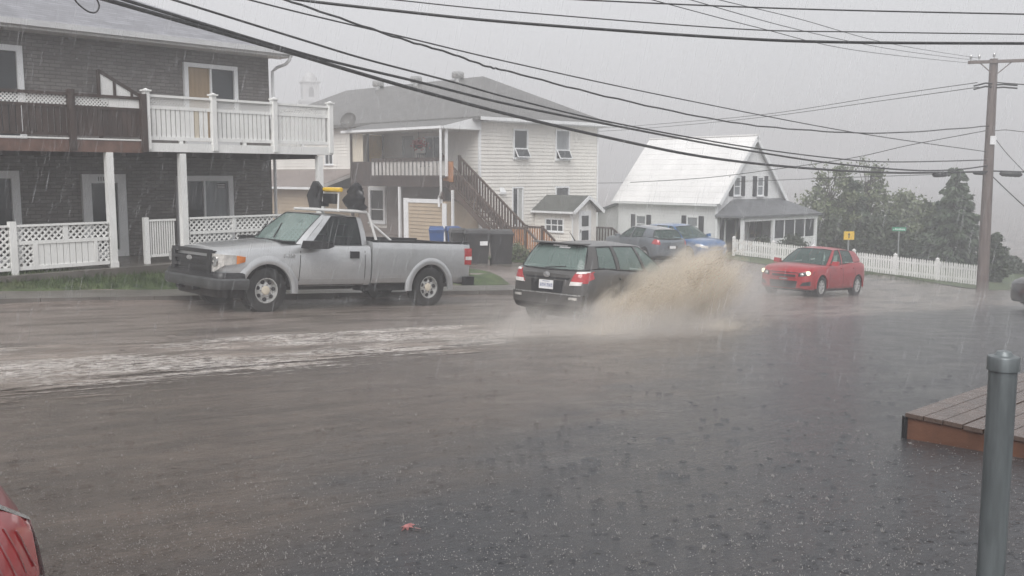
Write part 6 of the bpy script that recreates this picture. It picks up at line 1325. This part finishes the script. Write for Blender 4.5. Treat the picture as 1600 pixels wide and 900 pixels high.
# ------------------------------------------------------------------ bins by the middle house
MT['bin_black'] = plain('bin_black', (0.035, 0.034, 0.036), 0.45, 0.25, 4, dirt=0.2); MT['bin_blue'] = plain('bin_blue', (0.035, 0.09, 0.26), 0.4, 0.15, 4, dirt=0.2); MT['bin_grey'] = plain('bin_grey', (0.08, 0.075, 0.07), 0.5, 0.2, 4)
def wheelie_bin(px, Y, ztop_py, w, label, m, rz, h=1.06, lid_tilt=0.0):
    p = at(px, ztop_py, Y); g = G(p.x, p.y)
    b = empty('wheelie_bin', (p.x, p.y, g), rz, label, 'bin', 'bins by the stairs'); hw = w / 2; d = 0.36; s_ = (p.z - g) / h
    b.scale = (1, 1, s_)
    mb = MB(); vs = []
    for (z, k) in ((0.06, 0.80), (0.95, 1.0)): vs += [(-hw * k, -d * k, z), (hw * k, -d * k, z), (hw * k, d * k, z), (-hw * k, d * k, z)]
    mb.add(vs, [(0, 3, 2, 1), (0, 1, 5, 4), (1, 2, 6, 5), (2, 3, 7, 6), (3, 0, 4, 7), (4, 5, 6, 7)]); mb.box(-hw * 1.04, hw * 1.04, -d * 1.04, d * 1.04, 0.90, 0.95); mb.build('tub', m, b)
    ld = MB(); ld.add([(-hw * 1.06, -d * 1.1, 0.955), (hw * 1.06, -d * 1.1, 0.955), (hw * 1.06, d * 1.05, 0.955), (-hw * 1.06, d * 1.05, 0.955), (-hw * 0.9, -d * 0.9, 1.04), (hw * 0.9, -d * 0.9, 1.04), (hw * 0.9, d * 0.95, 1.06), (-hw * 0.9, d * 0.95, 1.06)], [(0, 3, 2, 1), (4, 5, 6, 7), (0, 1, 5, 4), (1, 2, 6, 5), (2, 3, 7, 6), (3, 0, 4, 7)]); ld.build('lid', m, b)
    MB().tube([(-hw * 0.8, d * 1.12, 0.93), (hw * 0.8, d * 1.12, 0.93)], 0.02, 6).build('handle', m, b)
    for k in (-1, 1): MB().lathe([(0.10, -0.025), (0.10, 0.025)], c=(k * hw * 0.85, d * 0.9, 0.10), axis='x', n=14).build('wheel', MT['rubber'], b)
    return b
b1 = wheelie_bin(745, 30.2, 358, 0.78, 'black wheeled bin with a white label behind the truck tailgate', MT['bin_black'], R(8)); boxp('label_plate', MT['plate'], b1, 0.06, 0.30, -0.385, -0.352, 0.60, 0.72)
wheelie_bin(783, 30.6, 359, 0.76, 'black wheeled bin nearest the bottom of the stairs', MT['bin_black'], R(3)); wheelie_bin(716, 30.9, 357, 0.55, 'black wheeled bin half hidden behind the truck tailgate', MT['bin_black'], R(10))
wheelie_bin(682, 33.5, 354, 0.52, 'blue recycling bin, left one of the pair above the truck bed', MT['bin_blue'], R(5)); wheelie_bin(708, 33.7, 354, 0.50, 'blue recycling bin, right one of the pair above the truck bed', MT['bin_blue'], R(12))
# satellite dish on the porch roof
sd = at(545, 204, 46.9); sdo = empty('satellite_dish', (sd.x, sd.y, sd.z - 0.04), R(-20), 'small grey satellite dish on the porch roof edge of the white house', 'satellite dish')
MB().tube([(0.2, 0, -0.05), (0.15, 0, 0.25), (0.0, -0.05, 0.45)], 0.02, 6).build('arm', MT['galv'], sdo)
dm = MB().lathe([(0.0, 0.0), (0.15, 0.012), (0.28, 0.05), (0.36, 0.09), (0.35, 0.10), (0.27, 0.062), (0.0, 0.015)], n=20); dmo = dm.build('dish', MT['bin_grey'], sdo, 40); dmo.location = (0, 0, 0.5); dmo.rotation_euler = (R(68), R(35), 0); dmo.scale = (1, 1.15, 1)
MB().tube([(0.02, -0.02, 0.3), (-0.2, -0.35, 0.42)], 0.012, 5).build('feed_arm', MT['galv'], sdo)
# ------------------------------------------------------------------ foreground: bollard, deck, leaf
bq = at(1569, 550, 3.1); bg_ = G(bq.x, bq.y); MT['bollard'] = plain('bollard_steel', (0.155, 0.172, 0.178), 0.38, 0.25, 7, metal=0.35, dirt=0.45, dirtcol=(0.10, 0.11, 0.115), stretch=(3, 3, 0.4))
bo = empty('steel_bollard', (bq.x, bq.y, bg_), 0, 'grey steel pipe post with domed cap at the right edge', 'post'); hb_ = bq.z - bg_
MB().tube([(0, 0, -0.3), (0, 0, hb_ - 0.06)], 0.0435, 24).build('pipe', MT['bollard'], bo, 40)
MB().lathe([(0.0495, hb_ - 0.060), (0.050, hb_ - 0.020), (0.0475, hb_ - 0.014), (0.030, hb_ - 0.010), (0.022, hb_ + 0.002), (0.0, hb_ + 0.008)], n=24).build('cap', MT['bollard'], bo, 35)
def onz(px, py, z): d = sight(px, py); return d * (z / d.z)
DZ = -1.655; dc = onz(1416, 644, DZ); df = onz(1548, 672.5, DZ); dbk = onz(1516, 610, DZ)
ef = (df - dc).normalized(); eb = (dbk - dc).normalized(); dk = empty('wooden_deck', (dc.x, dc.y, DZ), 0, 'low reddish wooden deck on the wet lot behind the steel post', 'deck')
MT['deck_top'] = plain('deck_top', (0.10, 0.070, 0.057), 0.28, 0.25, 5, 0.15, 60, dirt=0.35, dirtcol=(0.12, 0.085, 0.07)); MT['deck_side'] = plain('deck_side', (0.145, 0.068, 0.043), 0.4, 0.3, 4, 0.2, 60, dirt=0.35, dirtcol=(0.09, 0.05, 0.035))
LF, LB = 2.6, 2.7; eb2 = Vector((eb.x, eb.y, 0)).normalized(); ef2 = Vector((ef.x, ef.y, 0)).normalized(); bwid = 0.14
for k in range(int(LF / bwid)):
    a = ef2 * (k * bwid + 0.004); b = ef2 * ((k + 1) * bwid - 0.006); q = [a - eb2 * 0.02, b - eb2 * 0.02, b + eb2 * LB, a + eb2 * LB]
    MB().prism([(p.x, p.y, -0.028 + 0.002 * (k % 3)) for p in q], (0, 0, 0.028)).build('deck_board', MT['deck_top'], dk)
nf = Vector((ef2.y, -ef2.x, 0)); nb = Vector((-eb2.y, eb2.x, 0))
MB().prism([p + Vector((0, 0, -0.21)) for p in (-eb2 * 0.0, ef2 * LF, ef2 * LF + eb2 * 0.045, eb2 * 0.045)], (0, 0, 0.178)).build('rim_joist', MT['deck_side'], dk)
MB().prism([p + Vector((0, 0, -0.21)) for p in (eb2 * 0.05, ef2 * 0.05 + eb2 * 0.05, ef2 * 0.05 + eb2 * LB, eb2 * LB)], (0, 0, 0.178)).build('rim_joist', MT['deck_side'], dk)
boxp('corner_bracket', MT['black_plastic'], dk, -0.015, 0.012, -0.012, 0.03, -0.215, -0.03)
MT['leaf_pink'] = plain('wet_leaf', (0.33, 0.135, 0.13), 0.3, 0.3, 40)
lf = ground_at(638, 827); lm = MB(); lobes = [(0, -0.035), (0.012, -0.012), (0.034, -0.02), (0.026, -0.002), (0.045, 0.012), (0.022, 0.014), (0.02, 0.038), (0.004, 0.022), (-0.012, 0.045), (-0.014, 0.016), (-0.04, 0.016), (-0.022, 0.0), (-0.034, -0.022), (-0.010, -0.012)]
cz = [0.006 * math.sin(3 * i) + 0.008 for i in range(len(lobes))]
vs = [(a * 1.15, b * 0.8, cz[i]) for i, (a, b) in enumerate(lobes)] + [(0, 0, 0.005)]
lm.add(vs, [(i, (i + 1) % len(lobes), len(lobes)) for i in range(len(lobes))]); lm.tube([(0, -0.035, 0.01), (0.01, -0.075, 0.004)], 0.0018, 5)
lfo = tag(lm.build('fallen_leaf', MT['leaf_pink'], clean=False), 'pinkish red leaf lying alone on the wet asphalt', 'leaf'); lfo.location = (lf.x, lf.y, lf.z + 0.003); lfo.rotation_euler = (0.05, -0.04, 1.2)
# ------------------------------------------------------------------ trees and bushes
def foliage_mat(name, a, b):
    m, t, bs, out = newmat(name); P = worldpos(t)
    oi = t.nodes.new('ShaderNodeNewGeometry'); c = mixc(t, ramp(t, noise(t, P, 1.3, 4), 0.3, 0.7), a, b); c = mixc(t, mathn(t, 'MULTIPLY', oi.outputs['Random Per Island'], 0.35), c, tuple(x * 1.5 for x in b))
    t.links.new(c, bs.inputs['Base Color']); bs.inputs['Roughness'].default_value = 0.5; return m
MT['spruce'] = foliage_mat('spruce_needles', (0.03, 0.05, 0.03), (0.065, 0.09, 0.05)); MT['leaves'] = foliage_mat('broad_leaves', (0.075, 0.10, 0.05), (0.14, 0.16, 0.085)); MT['hedge'] = foliage_mat('hedge_leaves', (0.014, 0.026, 0.014), (0.04, 0.055, 0.025)); MT['bark'] = plain('bark', (0.06, 0.05, 0.042), 0.7, 0.3, 8, 0.4, 40)
def leafquad(mb, c, s, rnd, dr=None):
    a = Vector((rnd.gauss(0, 1), rnd.gauss(0, 1), rnd.gauss(0, 1))).normalized() if dr is None else (dr + Vector((rnd.gauss(0, .35), rnd.gauss(0, .35), rnd.gauss(0, .35)))).normalized()
    b = a.cross(Vector((rnd.gauss(0, 1), rnd.gauss(0, 1), rnd.gauss(0, 1)))).normalized()
    k = len(mb.v); mb.v += [tuple(c - a * s), tuple(c + b * s * 0.5), tuple(c + a * s), tuple(c - b * s * 0.5)]; mb.face((k, k+1, k+2, k+3))
def conifer(px, Y, top_py, half_px, label, seed, base_px=None):
    rnd = random.Random(seed); t = at(px, top_py, Y); g = G(t.x, t.y) - 0.2; H = t.z - g; rad = half_px / FPX * Y
    o = empty('spruce_tree', (t.x, t.y, g), 0, label, 'tree', 'trees behind the fence')
    MB().tube([(0, 0, 0), (0.05, 0, H * 0.5), (0, 0, H * 0.98)], [0.17, 0.10, 0.02], 8).build('trunk', MT['bark'], o, 50)
    cr = MB(); z = H * 0.06; br = MB()
    while z < H * 0.985:
        f_ = 1 - (z / H); L = rad * (0.12 + 0.95 * f_ ** 0.8) * rnd.uniform(0.75, 1.12); nb_ = 9 if f_ > 0.25 else 6
        for k in range(nb_):
            a = rnd.uniform(0, 6.283); l_ = L * rnd.uniform(0.6, 1.1); d = Vector((math.cos(a), math.sin(a), rnd.uniform(-0.35, 0.02))); tip = Vector((0, 0, z)) + d * l_
            br.tube([(0, 0, z), tuple(tip)], [0.02, 0.006], 4, caps=False)
            m_ = int(16 + 48 * l_)
            for q in range(m_):
                u = rnd.uniform(0.1, 1.0) ** 0.7; side = Vector((-d.y, d.x, 0)) * rnd.gauss(0, 0.20 * l_ * (1.1 - u)); p = Vector((0, 0, z)) + d * l_ * u + side + Vector((0, 0, rnd.gauss(-0.03, 0.06)))
                leafquad(cr, p, rnd.uniform(0.09, 0.20), rnd, Vector((d.x, d.y, -0.5)))
        z += rnd.uniform(0.15, 0.26)
    br.build('branches', MT['bark'], o, clean=False); cr.build('crown', MT['spruce'], o, clean=False); return o
def broadleaf(px, Y, top_py, half_px, label, seed, nm='leafy_tree', mat='leaves', dens=1.0, clear=0.15, ls=(0.09, 0.17), bare=0):
    rnd = random.Random(seed); t = at(px, top_py, Y); g = G(t.x, t.y) - 0.2; H = t.z - g; rad = half_px / FPX * Y
    o = empty(nm, (t.x, t.y, g), 0, label, 'tree' if 'tree' in nm else 'bush', 'trees behind the fence')
    lm_ = MB(); cr = MB(); lm_.tube([(0, 0, 0), (0.06, 0.02, H * 0.35), (0, 0, H * 0.8)], [0.14, 0.09, 0.03], 8)
    cl = []
    for k in range(int(32 * dens) + 10):
        z = rnd.uniform(clear, 0.97) * H; ww = rad * math.sin(max(0.15, min(3.0, math.pi * (z / H - clear * 0.5) ** 0.8))) ** 0.7; a = rnd.uniform(0, 6.283); r_ = ww * math.sqrt(rnd.uniform(0.05, 1)); c = Vector((math.cos(a) * r_, math.sin(a) * r_, z)); cl.append((c, rnd.uniform(0.22, 0.42) * max(0.6, rad)))
        lm_.tube([(0, 0, max(0.2, z - r_ * 0.8 - 0.2)), tuple(c * 0.6 + Vector((0, 0, 0.38 * z))), tuple(c)], [0.035, 0.02, 0.006], 4, caps=False)
    for k in range(bare):
        a = rnd.uniform(0, 6.283); c = Vector((math.cos(a) * rad * rnd.uniform(0.2, 0.8), math.sin(a) * rad * 0.6, H * rnd.uniform(0.88, 1.05))); lm_.tube([(0, 0, H * 0.6), tuple(c * 0.7 + Vector((0, 0, H * 0.26))), tuple(c)], [0.022, 0.012, 0.004], 4, caps=False); [leafquad(cr, c + Vector((rnd.gauss(0, .12), rnd.gauss(0, .12), rnd.gauss(-.1, .15))), rnd.uniform(0.05, 0.1), rnd) for _ in range(22)]
    for (c, s_) in cl:
        for q in range(int(230 * dens)):
            v = Vector((rnd.gauss(0, 0.5), rnd.gauss(0, 0.5), rnd.gauss(0, 0.42))) * s_; leafquad(cr, c + v, rnd.uniform(*ls), rnd)
    lm_.build('trunk', MT['bark'], o, 50); cr.build('crown', MT[mat], o, clean=False); return o
conifer(1494, 50.0, 258, 62, 'tall dark spruce tree just left of the utility pole', 3)
conifer(1330, 53.0, 275, 52, 'dark spruce tree behind the yellow sign', 5)
broadleaf(1300, 52.0, 262, 40, 'loose pale leafy tree right of the cottage porch', 7, dens=0.6, bare=10, ls=(0.08, 0.16))
broadleaf(1358, 54.0, 250, 36, 'loose tall leafy tree rising above the yellow sign', 9, dens=0.55, bare=12, ls=(0.08, 0.16))
broadleaf(1412, 56.0, 305, 42, 'round pale tree behind the green street sign', 12, dens=0.8, bare=6, ls=(0.08, 0.16))
broadleaf(1450, 52.0, 318, 34, 'leafy bush between the street sign and the tall spruce', 13, nm='leafy_bush', dens=1.0, clear=0.05)
broadleaf(1383, 50.0, 350, 46, 'dark hedge bush under the trees behind the fence', 14, nm='leafy_bush', mat='hedge', dens=1.2, clear=0.02)
broadleaf(1300, 49.5, 348, 34, 'dark bush at the right end of the cottage porch', 15, nm='leafy_bush', mat='hedge', dens=1.1, clear=0.02)
broadleaf(1553, 44.0, 368, 18, 'ragged shrub right of the utility pole', 16, nm='leafy_bush', mat='hedge', dens=0.9, clear=0.02)
broadleaf(1575, 52.0, 405, 22, 'low bush at the far right edge past the pole', 17, nm='leafy_bush', mat='hedge', dens=0.7, clear=0.02)
broadleaf(1195, 45.0, 373, 20, 'low dark bush in front of the left half of the cottage porch', 18, nm='leafy_bush', mat='hedge', dens=0.8, clear=0.02, ls=(0.04, 0.08))
broadleaf(1240, 45.3, 371, 26, 'low dark bush in front of the right half of the cottage porch', 19, nm='leafy_bush', mat='hedge', dens=0.9, clear=0.02, ls=(0.04, 0.08))
broadleaf(806, 34.5, 383, 22, 'low green shrub under the stair landing of the white house', 21, nm='leafy_bush', mat='leaves', dens=0.5, clear=0.02, ls=(0.03, 0.06))
# ------------------------------------------------------------------ rain, splashes and wet air
def water_mat(name, col, alpha):
    m, t, b, out = newmat(name); b.inputs['Base Color'].default_value = (*col, 1); b.inputs['Roughness'].default_value = 0.12; b.inputs['IOR'].default_value = 1.33; b.inputs['Alpha'].default_value = alpha
    return m
MT['rain'] = water_mat('rain_water', (0.75, 0.76, 0.78), 0.18); MT['drop'] = water_mat('splash_water', (0.40, 0.385, 0.37), 0.55); MT['mud_drop'] = water_mat('muddy_drops', (0.55, 0.46, 0.36), 0.6)
rnd = random.Random(21); rm = MB()
for k in range(9500):
    Y = 2.6 + 20 * rnd.random() ** 1.3; d = sight(rnd.uniform(-60, 1660), rnd.uniform(-40, 620)); p = d * (Y / d.y)
    if p.z < G(p.x, p.y) + 0.15: continue
    L = rnd.uniform(0.04, 0.13); r_ = rnd.uniform(0.0004, 0.0012) * (0.6 + Y * 0.06); a = p; b = p + Vector((0.20 * L + rnd.gauss(0, 0.02) * L, 0.05 * L, L)); m_ = (a + b) / 2
    k0 = len(rm.v); rm.v += [tuple(a), (m_.x - r_, m_.y, m_.z), (m_.x + r_ * 0.5, m_.y - r_, m_.z), (m_.x + r_ * 0.5, m_.y + r_, m_.z), tuple(b)]
    for (i, j) in ((1, 2), (2, 3), (3, 1)): rm.face((k0, k0 + j, k0 + i)); rm.face((k0 + 4, k0 + i, k0 + j))
tag(rm.build('rain', MT['rain'], clean=False), 'falling rain filling the air over the street', 'rain', kind='stuff')
# crowns and beads thrown up where drops strike the wet lot
sm = MB(); rp = MB()
def ripple(mb, x, y, z, r, rnd):
    for rr in (r, r * 0.55):
        k = len(mb.v); n = 12; w = r * 0.2
        for j in range(n):
            a = 6.283 * j / n; ca, sa = math.cos(a), math.sin(a)
            mb.v += [(x + ca * (rr - w), y + sa * (rr - w), z - 0.0006), (x + ca * rr, y + sa * rr, z + 0.0004), (x + ca * (rr + w), y + sa * (rr + w), z - 0.0006)]
        for j in range(n):
            j2 = (j + 1) % n; mb.face((k + 3*j, k + 3*j2, k + 3*j2 + 1, k + 3*j + 1)); mb.face((k + 3*j + 1, k + 3*j2 + 1, k + 3*j2 + 2, k + 3*j + 2))
def crown(mb, x, y, z, r, h, rnd, spikes):
    k0 = len(mb.v)
    for j in range(spikes):
        a = 6.283 * j / spikes + rnd.uniform(-0.2, 0.2); ca, sa = math.cos(a), math.sin(a); w = r * 0.34; hh = h * rnd.uniform(0.5, 1.2)
        k = len(mb.v); mb.v += [(x + ca * r * 0.55 - sa * w, y + sa * r * 0.55 + ca * w, z), (x + ca * r * 0.55 + sa * w, y + sa * r * 0.55 - ca * w, z), (x + ca * r, y + sa * r, z + hh)]; mb.face((k, k+1, k+2))
def bead(mb, p, r):
    k = len(mb.v); x, y, z = p; mb.v += [(x - r, y, z), (x + r, y, z), (x, y - r, z), (x, y + r, z), (x, y, z - r), (x, y, z + r)]
    for f_ in ((0, 2, 5), (2, 1, 5), (1, 3, 5), (3, 0, 5), (2, 0, 4), (1, 2, 4), (3, 1, 4), (0, 3, 4)): mb.face([k + i for i in f_])
for k in range(5200):
    d = sight(rnd.uniform(-40, 1640), 470 + 460 * rnd.random() ** 0.8); t_ = 2.0
    p = None
    zz_ = -1.7
    for it in range(6): q = d * (zz_ / d.z); zz_ = G(q.x, q.y)
    x, y = q.x, q.y
    if y > 24 or y < 2.5: continue
    z = G(x, y) + (0.035 if -13.2 < sn(x, y)[1] < -10.5 else 0.003); big = rnd.random() ** 5; r_ = lerp(0.004, 0.014, big) * (1 + y * 0.03); h_ = lerp(0.005, 0.022, big) * (1 + y * 0.03)
    if k % 2: crown(sm, x, y, z, r_ * 0.8, h_ * 0.8, rnd, rnd.randint(2, 5))
    elif k % 6 == 0: ripple(rp, x, y, z, r_ * rnd.uniform(1.5, 4.0), rnd)
    for b_ in range(rnd.choice((0, 1, 1, 2, 3, 4))): bead(sm, (x + rnd.gauss(0, 5 * r_), y + rnd.gauss(0, 5 * r_), z + abs(rnd.gauss(0, 1.6 * h_)) + 0.003), rnd.uniform(0.0012, 0.0032) * (1 + y * 0.03))
tag(rp.build('raindrop_ripples', MT['asphalt'], clean=False), 'ripple rings spreading from raindrops on the flooded asphalt', 'ripples', kind='stuff')
tag(sm.build('raindrop_splashes', MT['drop'], clean=False), 'small splashes where raindrops strike the flooded asphalt', 'splashes', kind='stuff')
# the brown bow wave thrown sideways by the wagon's wheels
wm_ = wg.matrix_world if False else None
bpy.context.view_layer.update(); WMX = wg.matrix_world.copy()
dm_ = MB(); rnd = random.Random(33)
def ligament(p, d, L, q):
    w = WMX @ p; vel = (WMX.to_3x3() @ d).normalized(); sd = vel.orthogonal().normalized(); s2 = vel.cross(sd); k0 = len(dm_.v)
    dm_.v += [tuple(w - vel * L), tuple(w + sd * q), tuple(w + (s2 * 0.87 - sd * 0.5) * q), tuple(w - (s2 * 0.87 + sd * 0.5) * q), tuple(w + vel * L * 0.6)]
    for (a1, b1) in ((1, 2), (2, 3), (3, 1)): dm_.face((k0, k0 + b1, k0 + a1)); dm_.face((k0 + 4, k0 + a1, k0 + b1))
def fan(base, lo, hi, cnt, rr, jit):
    """water sheet breaking into threads: fan of throws between two directions"""
    for k in range(cnt):
        a = rnd.random(); jet = math.floor(a * 26) / 26 + rnd.gauss(0, 0.012); e = Vector(lo).lerp(Vector(hi), jet) * rnd.uniform(0.75, 1.1); t = rnd.random() ** 0.75
        p = Vector(base) + e * t + Vector((0, 0, 0.55 * t * (1 - t))) + Vector((rnd.gauss(0, jit), rnd.gauss(0, jit), rnd.gauss(0, jit))) * (0.25 + t)
        if p.z < 0.02: continue
        ligament(p, e + Vector((0, 0, 0.55 * (1 - 2 * t))), rnd.uniform(0.2, 1.0) ** 2 * rr * 7, rr * rnd.uniform(0.2, 0.6))
fan((0.5, -0.85, 0.05), (-3.0, -1.3, 0.25), (1.7, -1.2, 1.75), 5200, 0.010, 0.10)
fan((-1.3, -0.88, 0.05), (-1.9, -0.9, 0.2), (0.6, -1.0, 1.0), 2200, 0.008, 0.08)
fan((0.9, -0.85, 0.05), (0.4, -1.5, 0.9), (2.6, -0.9, 1.5), 1600, 0.008, 0.14)
tag(dm_.build('splash_droplets', MT['mud_drop'], clean=False), 'spray of brown water drops flung from the wheels of the charcoal wagon', 'splash', kind='stuff')
def plume(name, label, mat_pos, blobs, size, dens, col, nscale, thr, seedloc, aniso=0.2):
    """one closed box of air; density = soft ellipsoids broken up by noise"""
    m = bpy.data.materials.new(name); m.use_nodes = True; t = m.node_tree; t.nodes.clear(); out = t.nodes.new('ShaderNodeOutputMaterial'); pv = t.nodes.new('ShaderNodeVolumePrincipled'); t.links.new(pv.outputs[0], out.inputs['Volume'])
    P = objco(t); acc = None
    for (c, r_, g) in blobs:
        mp = t.nodes.new('ShaderNodeMapping'); mp.vector_type = 'TEXTURE'; mp.inputs['Location'].default_value = c; mp.inputs['Scale'].default_value = r_[:3]; mp.inputs['Rotation'].default_value = r_[3] if len(r_) > 3 else (0, 0, 0); t.links.new(P, mp.inputs['Vector'])
        gr_ = t.nodes.new('ShaderNodeTexGradient'); gr_.gradient_type = 'SPHERICAL'; t.links.new(mp.outputs[0], gr_.inputs[0]); q = mathn(t, 'MULTIPLY', gr_.outputs['Fac'], g)
        acc = q if acc is None else mathn(t, 'SMOOTH_MAX', acc, q, 0.15)
    nz = noise(t, mapping(t, mapping(t, P, (1, 1, 1), (0, R(28), 0), seedloc), (0.42, 1.3, 1.5)), nscale, 6, 0.66, 0.35)
    f = mathn(t, 'ADD', acc, mathn(t, 'MULTIPLY', mathn(t, 'SUBTRACT', nz, 0.55), 1.5)); f = ramp(t, f, thr, thr + 0.55); f = mathn(t, 'MULTIPLY', f, ramp(t, acc, 0.0, 0.12)); f = mathn(t, 'MULTIPLY', f, dens)
    t.links.new(f, pv.inputs['Density']); pv.inputs['Color'].default_value = (*col, 1); pv.inputs['Anisotropy'].default_value = aniso
    m.cycles.volume_step_rate = 0.6 if hasattr(m, 'cycles') and hasattr(m.cycles, 'volume_step_rate') else 1
    o = MB().box(*size).build(name, m, None); o.matrix_world = mat_pos; return tag(o, label, 'splash', kind='stuff')
# in the wagon's frame: -y is its right-hand side, thrown out and back over the gutter
plume('splash_plume', 'dense brown plume of splashed water beside the charcoal wagon', WMX,
      [((-1.5, -1.30, 0.30), (1.4, 0.75, 0.75), 1.25), ((-0.4, -1.4, 0.55), (1.6, 0.9, 1.0), 1.35), ((0.9, -1.5, 0.80), (1.7, 1.0, 1.15), 1.3), ((2.1, -1.35, 0.85), (1.7, 1.0, 1.1), 0.85), ((-2.6, -1.6, 0.05), (1.8, 0.9, 0.5), 0.9), ((0.2, -2.4, 0.05), (3.0, 1.6, 0.6), 0.62)],
      (-5.0, 4.9, -4.2, -0.50, 0.0, 2.1), 3.1, (0.965, 0.895, 0.79), 3.0, 0.26, (3, 1, 7))
# pale mist rolling out low over the gutter on this side of the splash
mx0 = xy(11.6, -10.4); MMX = Matrix.Translation((mx0[0], mx0[1], G(*mx0))) @ Matrix.Rotation(math.atan2(UY, UX), 4, 'Z') @ Matrix.Rotation(math.atan(0.068), 4, 'Y')
plume('splash_mist', 'low pale mist rolling over the gutter in front of the brown splash', MMX,
      [((0.0, 0.3, 0.0), (4.4, 2.3, 0.75), 1.0), ((2.6, 1.4, 0.0), (3.0, 2.0, 0.9), 0.9), ((-2.6, 0.2, 0.0), (3.2, 1.6, 0.42), 0.6)], (-6.2, 6.0, -2.6, 3.6, -0.05, 1.1), 0.55, (0.97, 0.935, 0.89), 1.6, 0.12, (4, 2, 9))
# thin veil of mist behind the plume, over the bend
plume('spray_mist', 'pale mist of spray drifting over the street behind the splash', WMX,
      [((3.2, -1.0, 0.6), (3.2, 1.8, 1.1), 1.0), ((5.2, -0.6, 0.5), (2.6, 1.8, 0.9), 0.8)], (0.2, 7.6, -3.2, 1.4, 0.0, 1.9), 0.3, (0.93, 0.90, 0.87), 0.8, 0.15, (1, 5, 2))
# spray lying low over the street surface
sp_ = MB(); ns, nn = 40, 10
def road_pt(i, j, h): s = lerp(-8, 44, i / ns); n = lerp(-17.6, -9.0, j / nn); x, y = xy(s, n); return (x, y, G(x, y) + h)
for h in (0.06, 0.42):
    for i in range(ns + 1):
        for j in range(nn + 1): sp_.v.append(road_pt(i, j, h))
K = (ns + 1) * (nn + 1)
for i in range(ns):
    for j in range(nn): a = i*(nn+1)+j; sp_.face((a, a+1, a+nn+2, a+nn+1)); sp_.face((K+a, K+a+nn+1, K+a+nn+2, K+a+1))
for i in range(ns):
    for j in (0, nn): a = i*(nn+1)+j; sp_.face((a, a+nn+1, K+a+nn+1, K+a))
for j in range(nn):
    for i in (0, ns): a = i*(nn+1)+j; sp_.face((a, a+1, K+a+1, K+a))
def vol_mat(name, col, dens, an):
    m = bpy.data.materials.new(name); m.use_nodes = True; t = m.node_tree; t.nodes.clear(); out = t.nodes.new('ShaderNodeOutputMaterial'); pv = t.nodes.new('ShaderNodeVolumePrincipled'); t.links.new(pv.outputs[0], out.inputs['Volume'])
    pv.inputs['Color'].default_value = (*col, 1); pv.inputs['Density'].default_value = dens; pv.inputs['Anisotropy'].default_value = an; return m
tag(sp_.build('road_spray', vol_mat('road_spray_air', (0.92, 0.90, 0.88), 0.015, 0.2), None), 'low spray bouncing off the street surface in the downpour', 'spray', kind='stuff')
hz = MB().box(-395, 395, -75, 415, -12, 15.5).build('haze', vol_mat('rain_haze', (0.90, 0.905, 0.92), 0.0068, 0.25)); tag(hz, 'rain haze filling the air over the whole street', 'haze', kind='stuff')
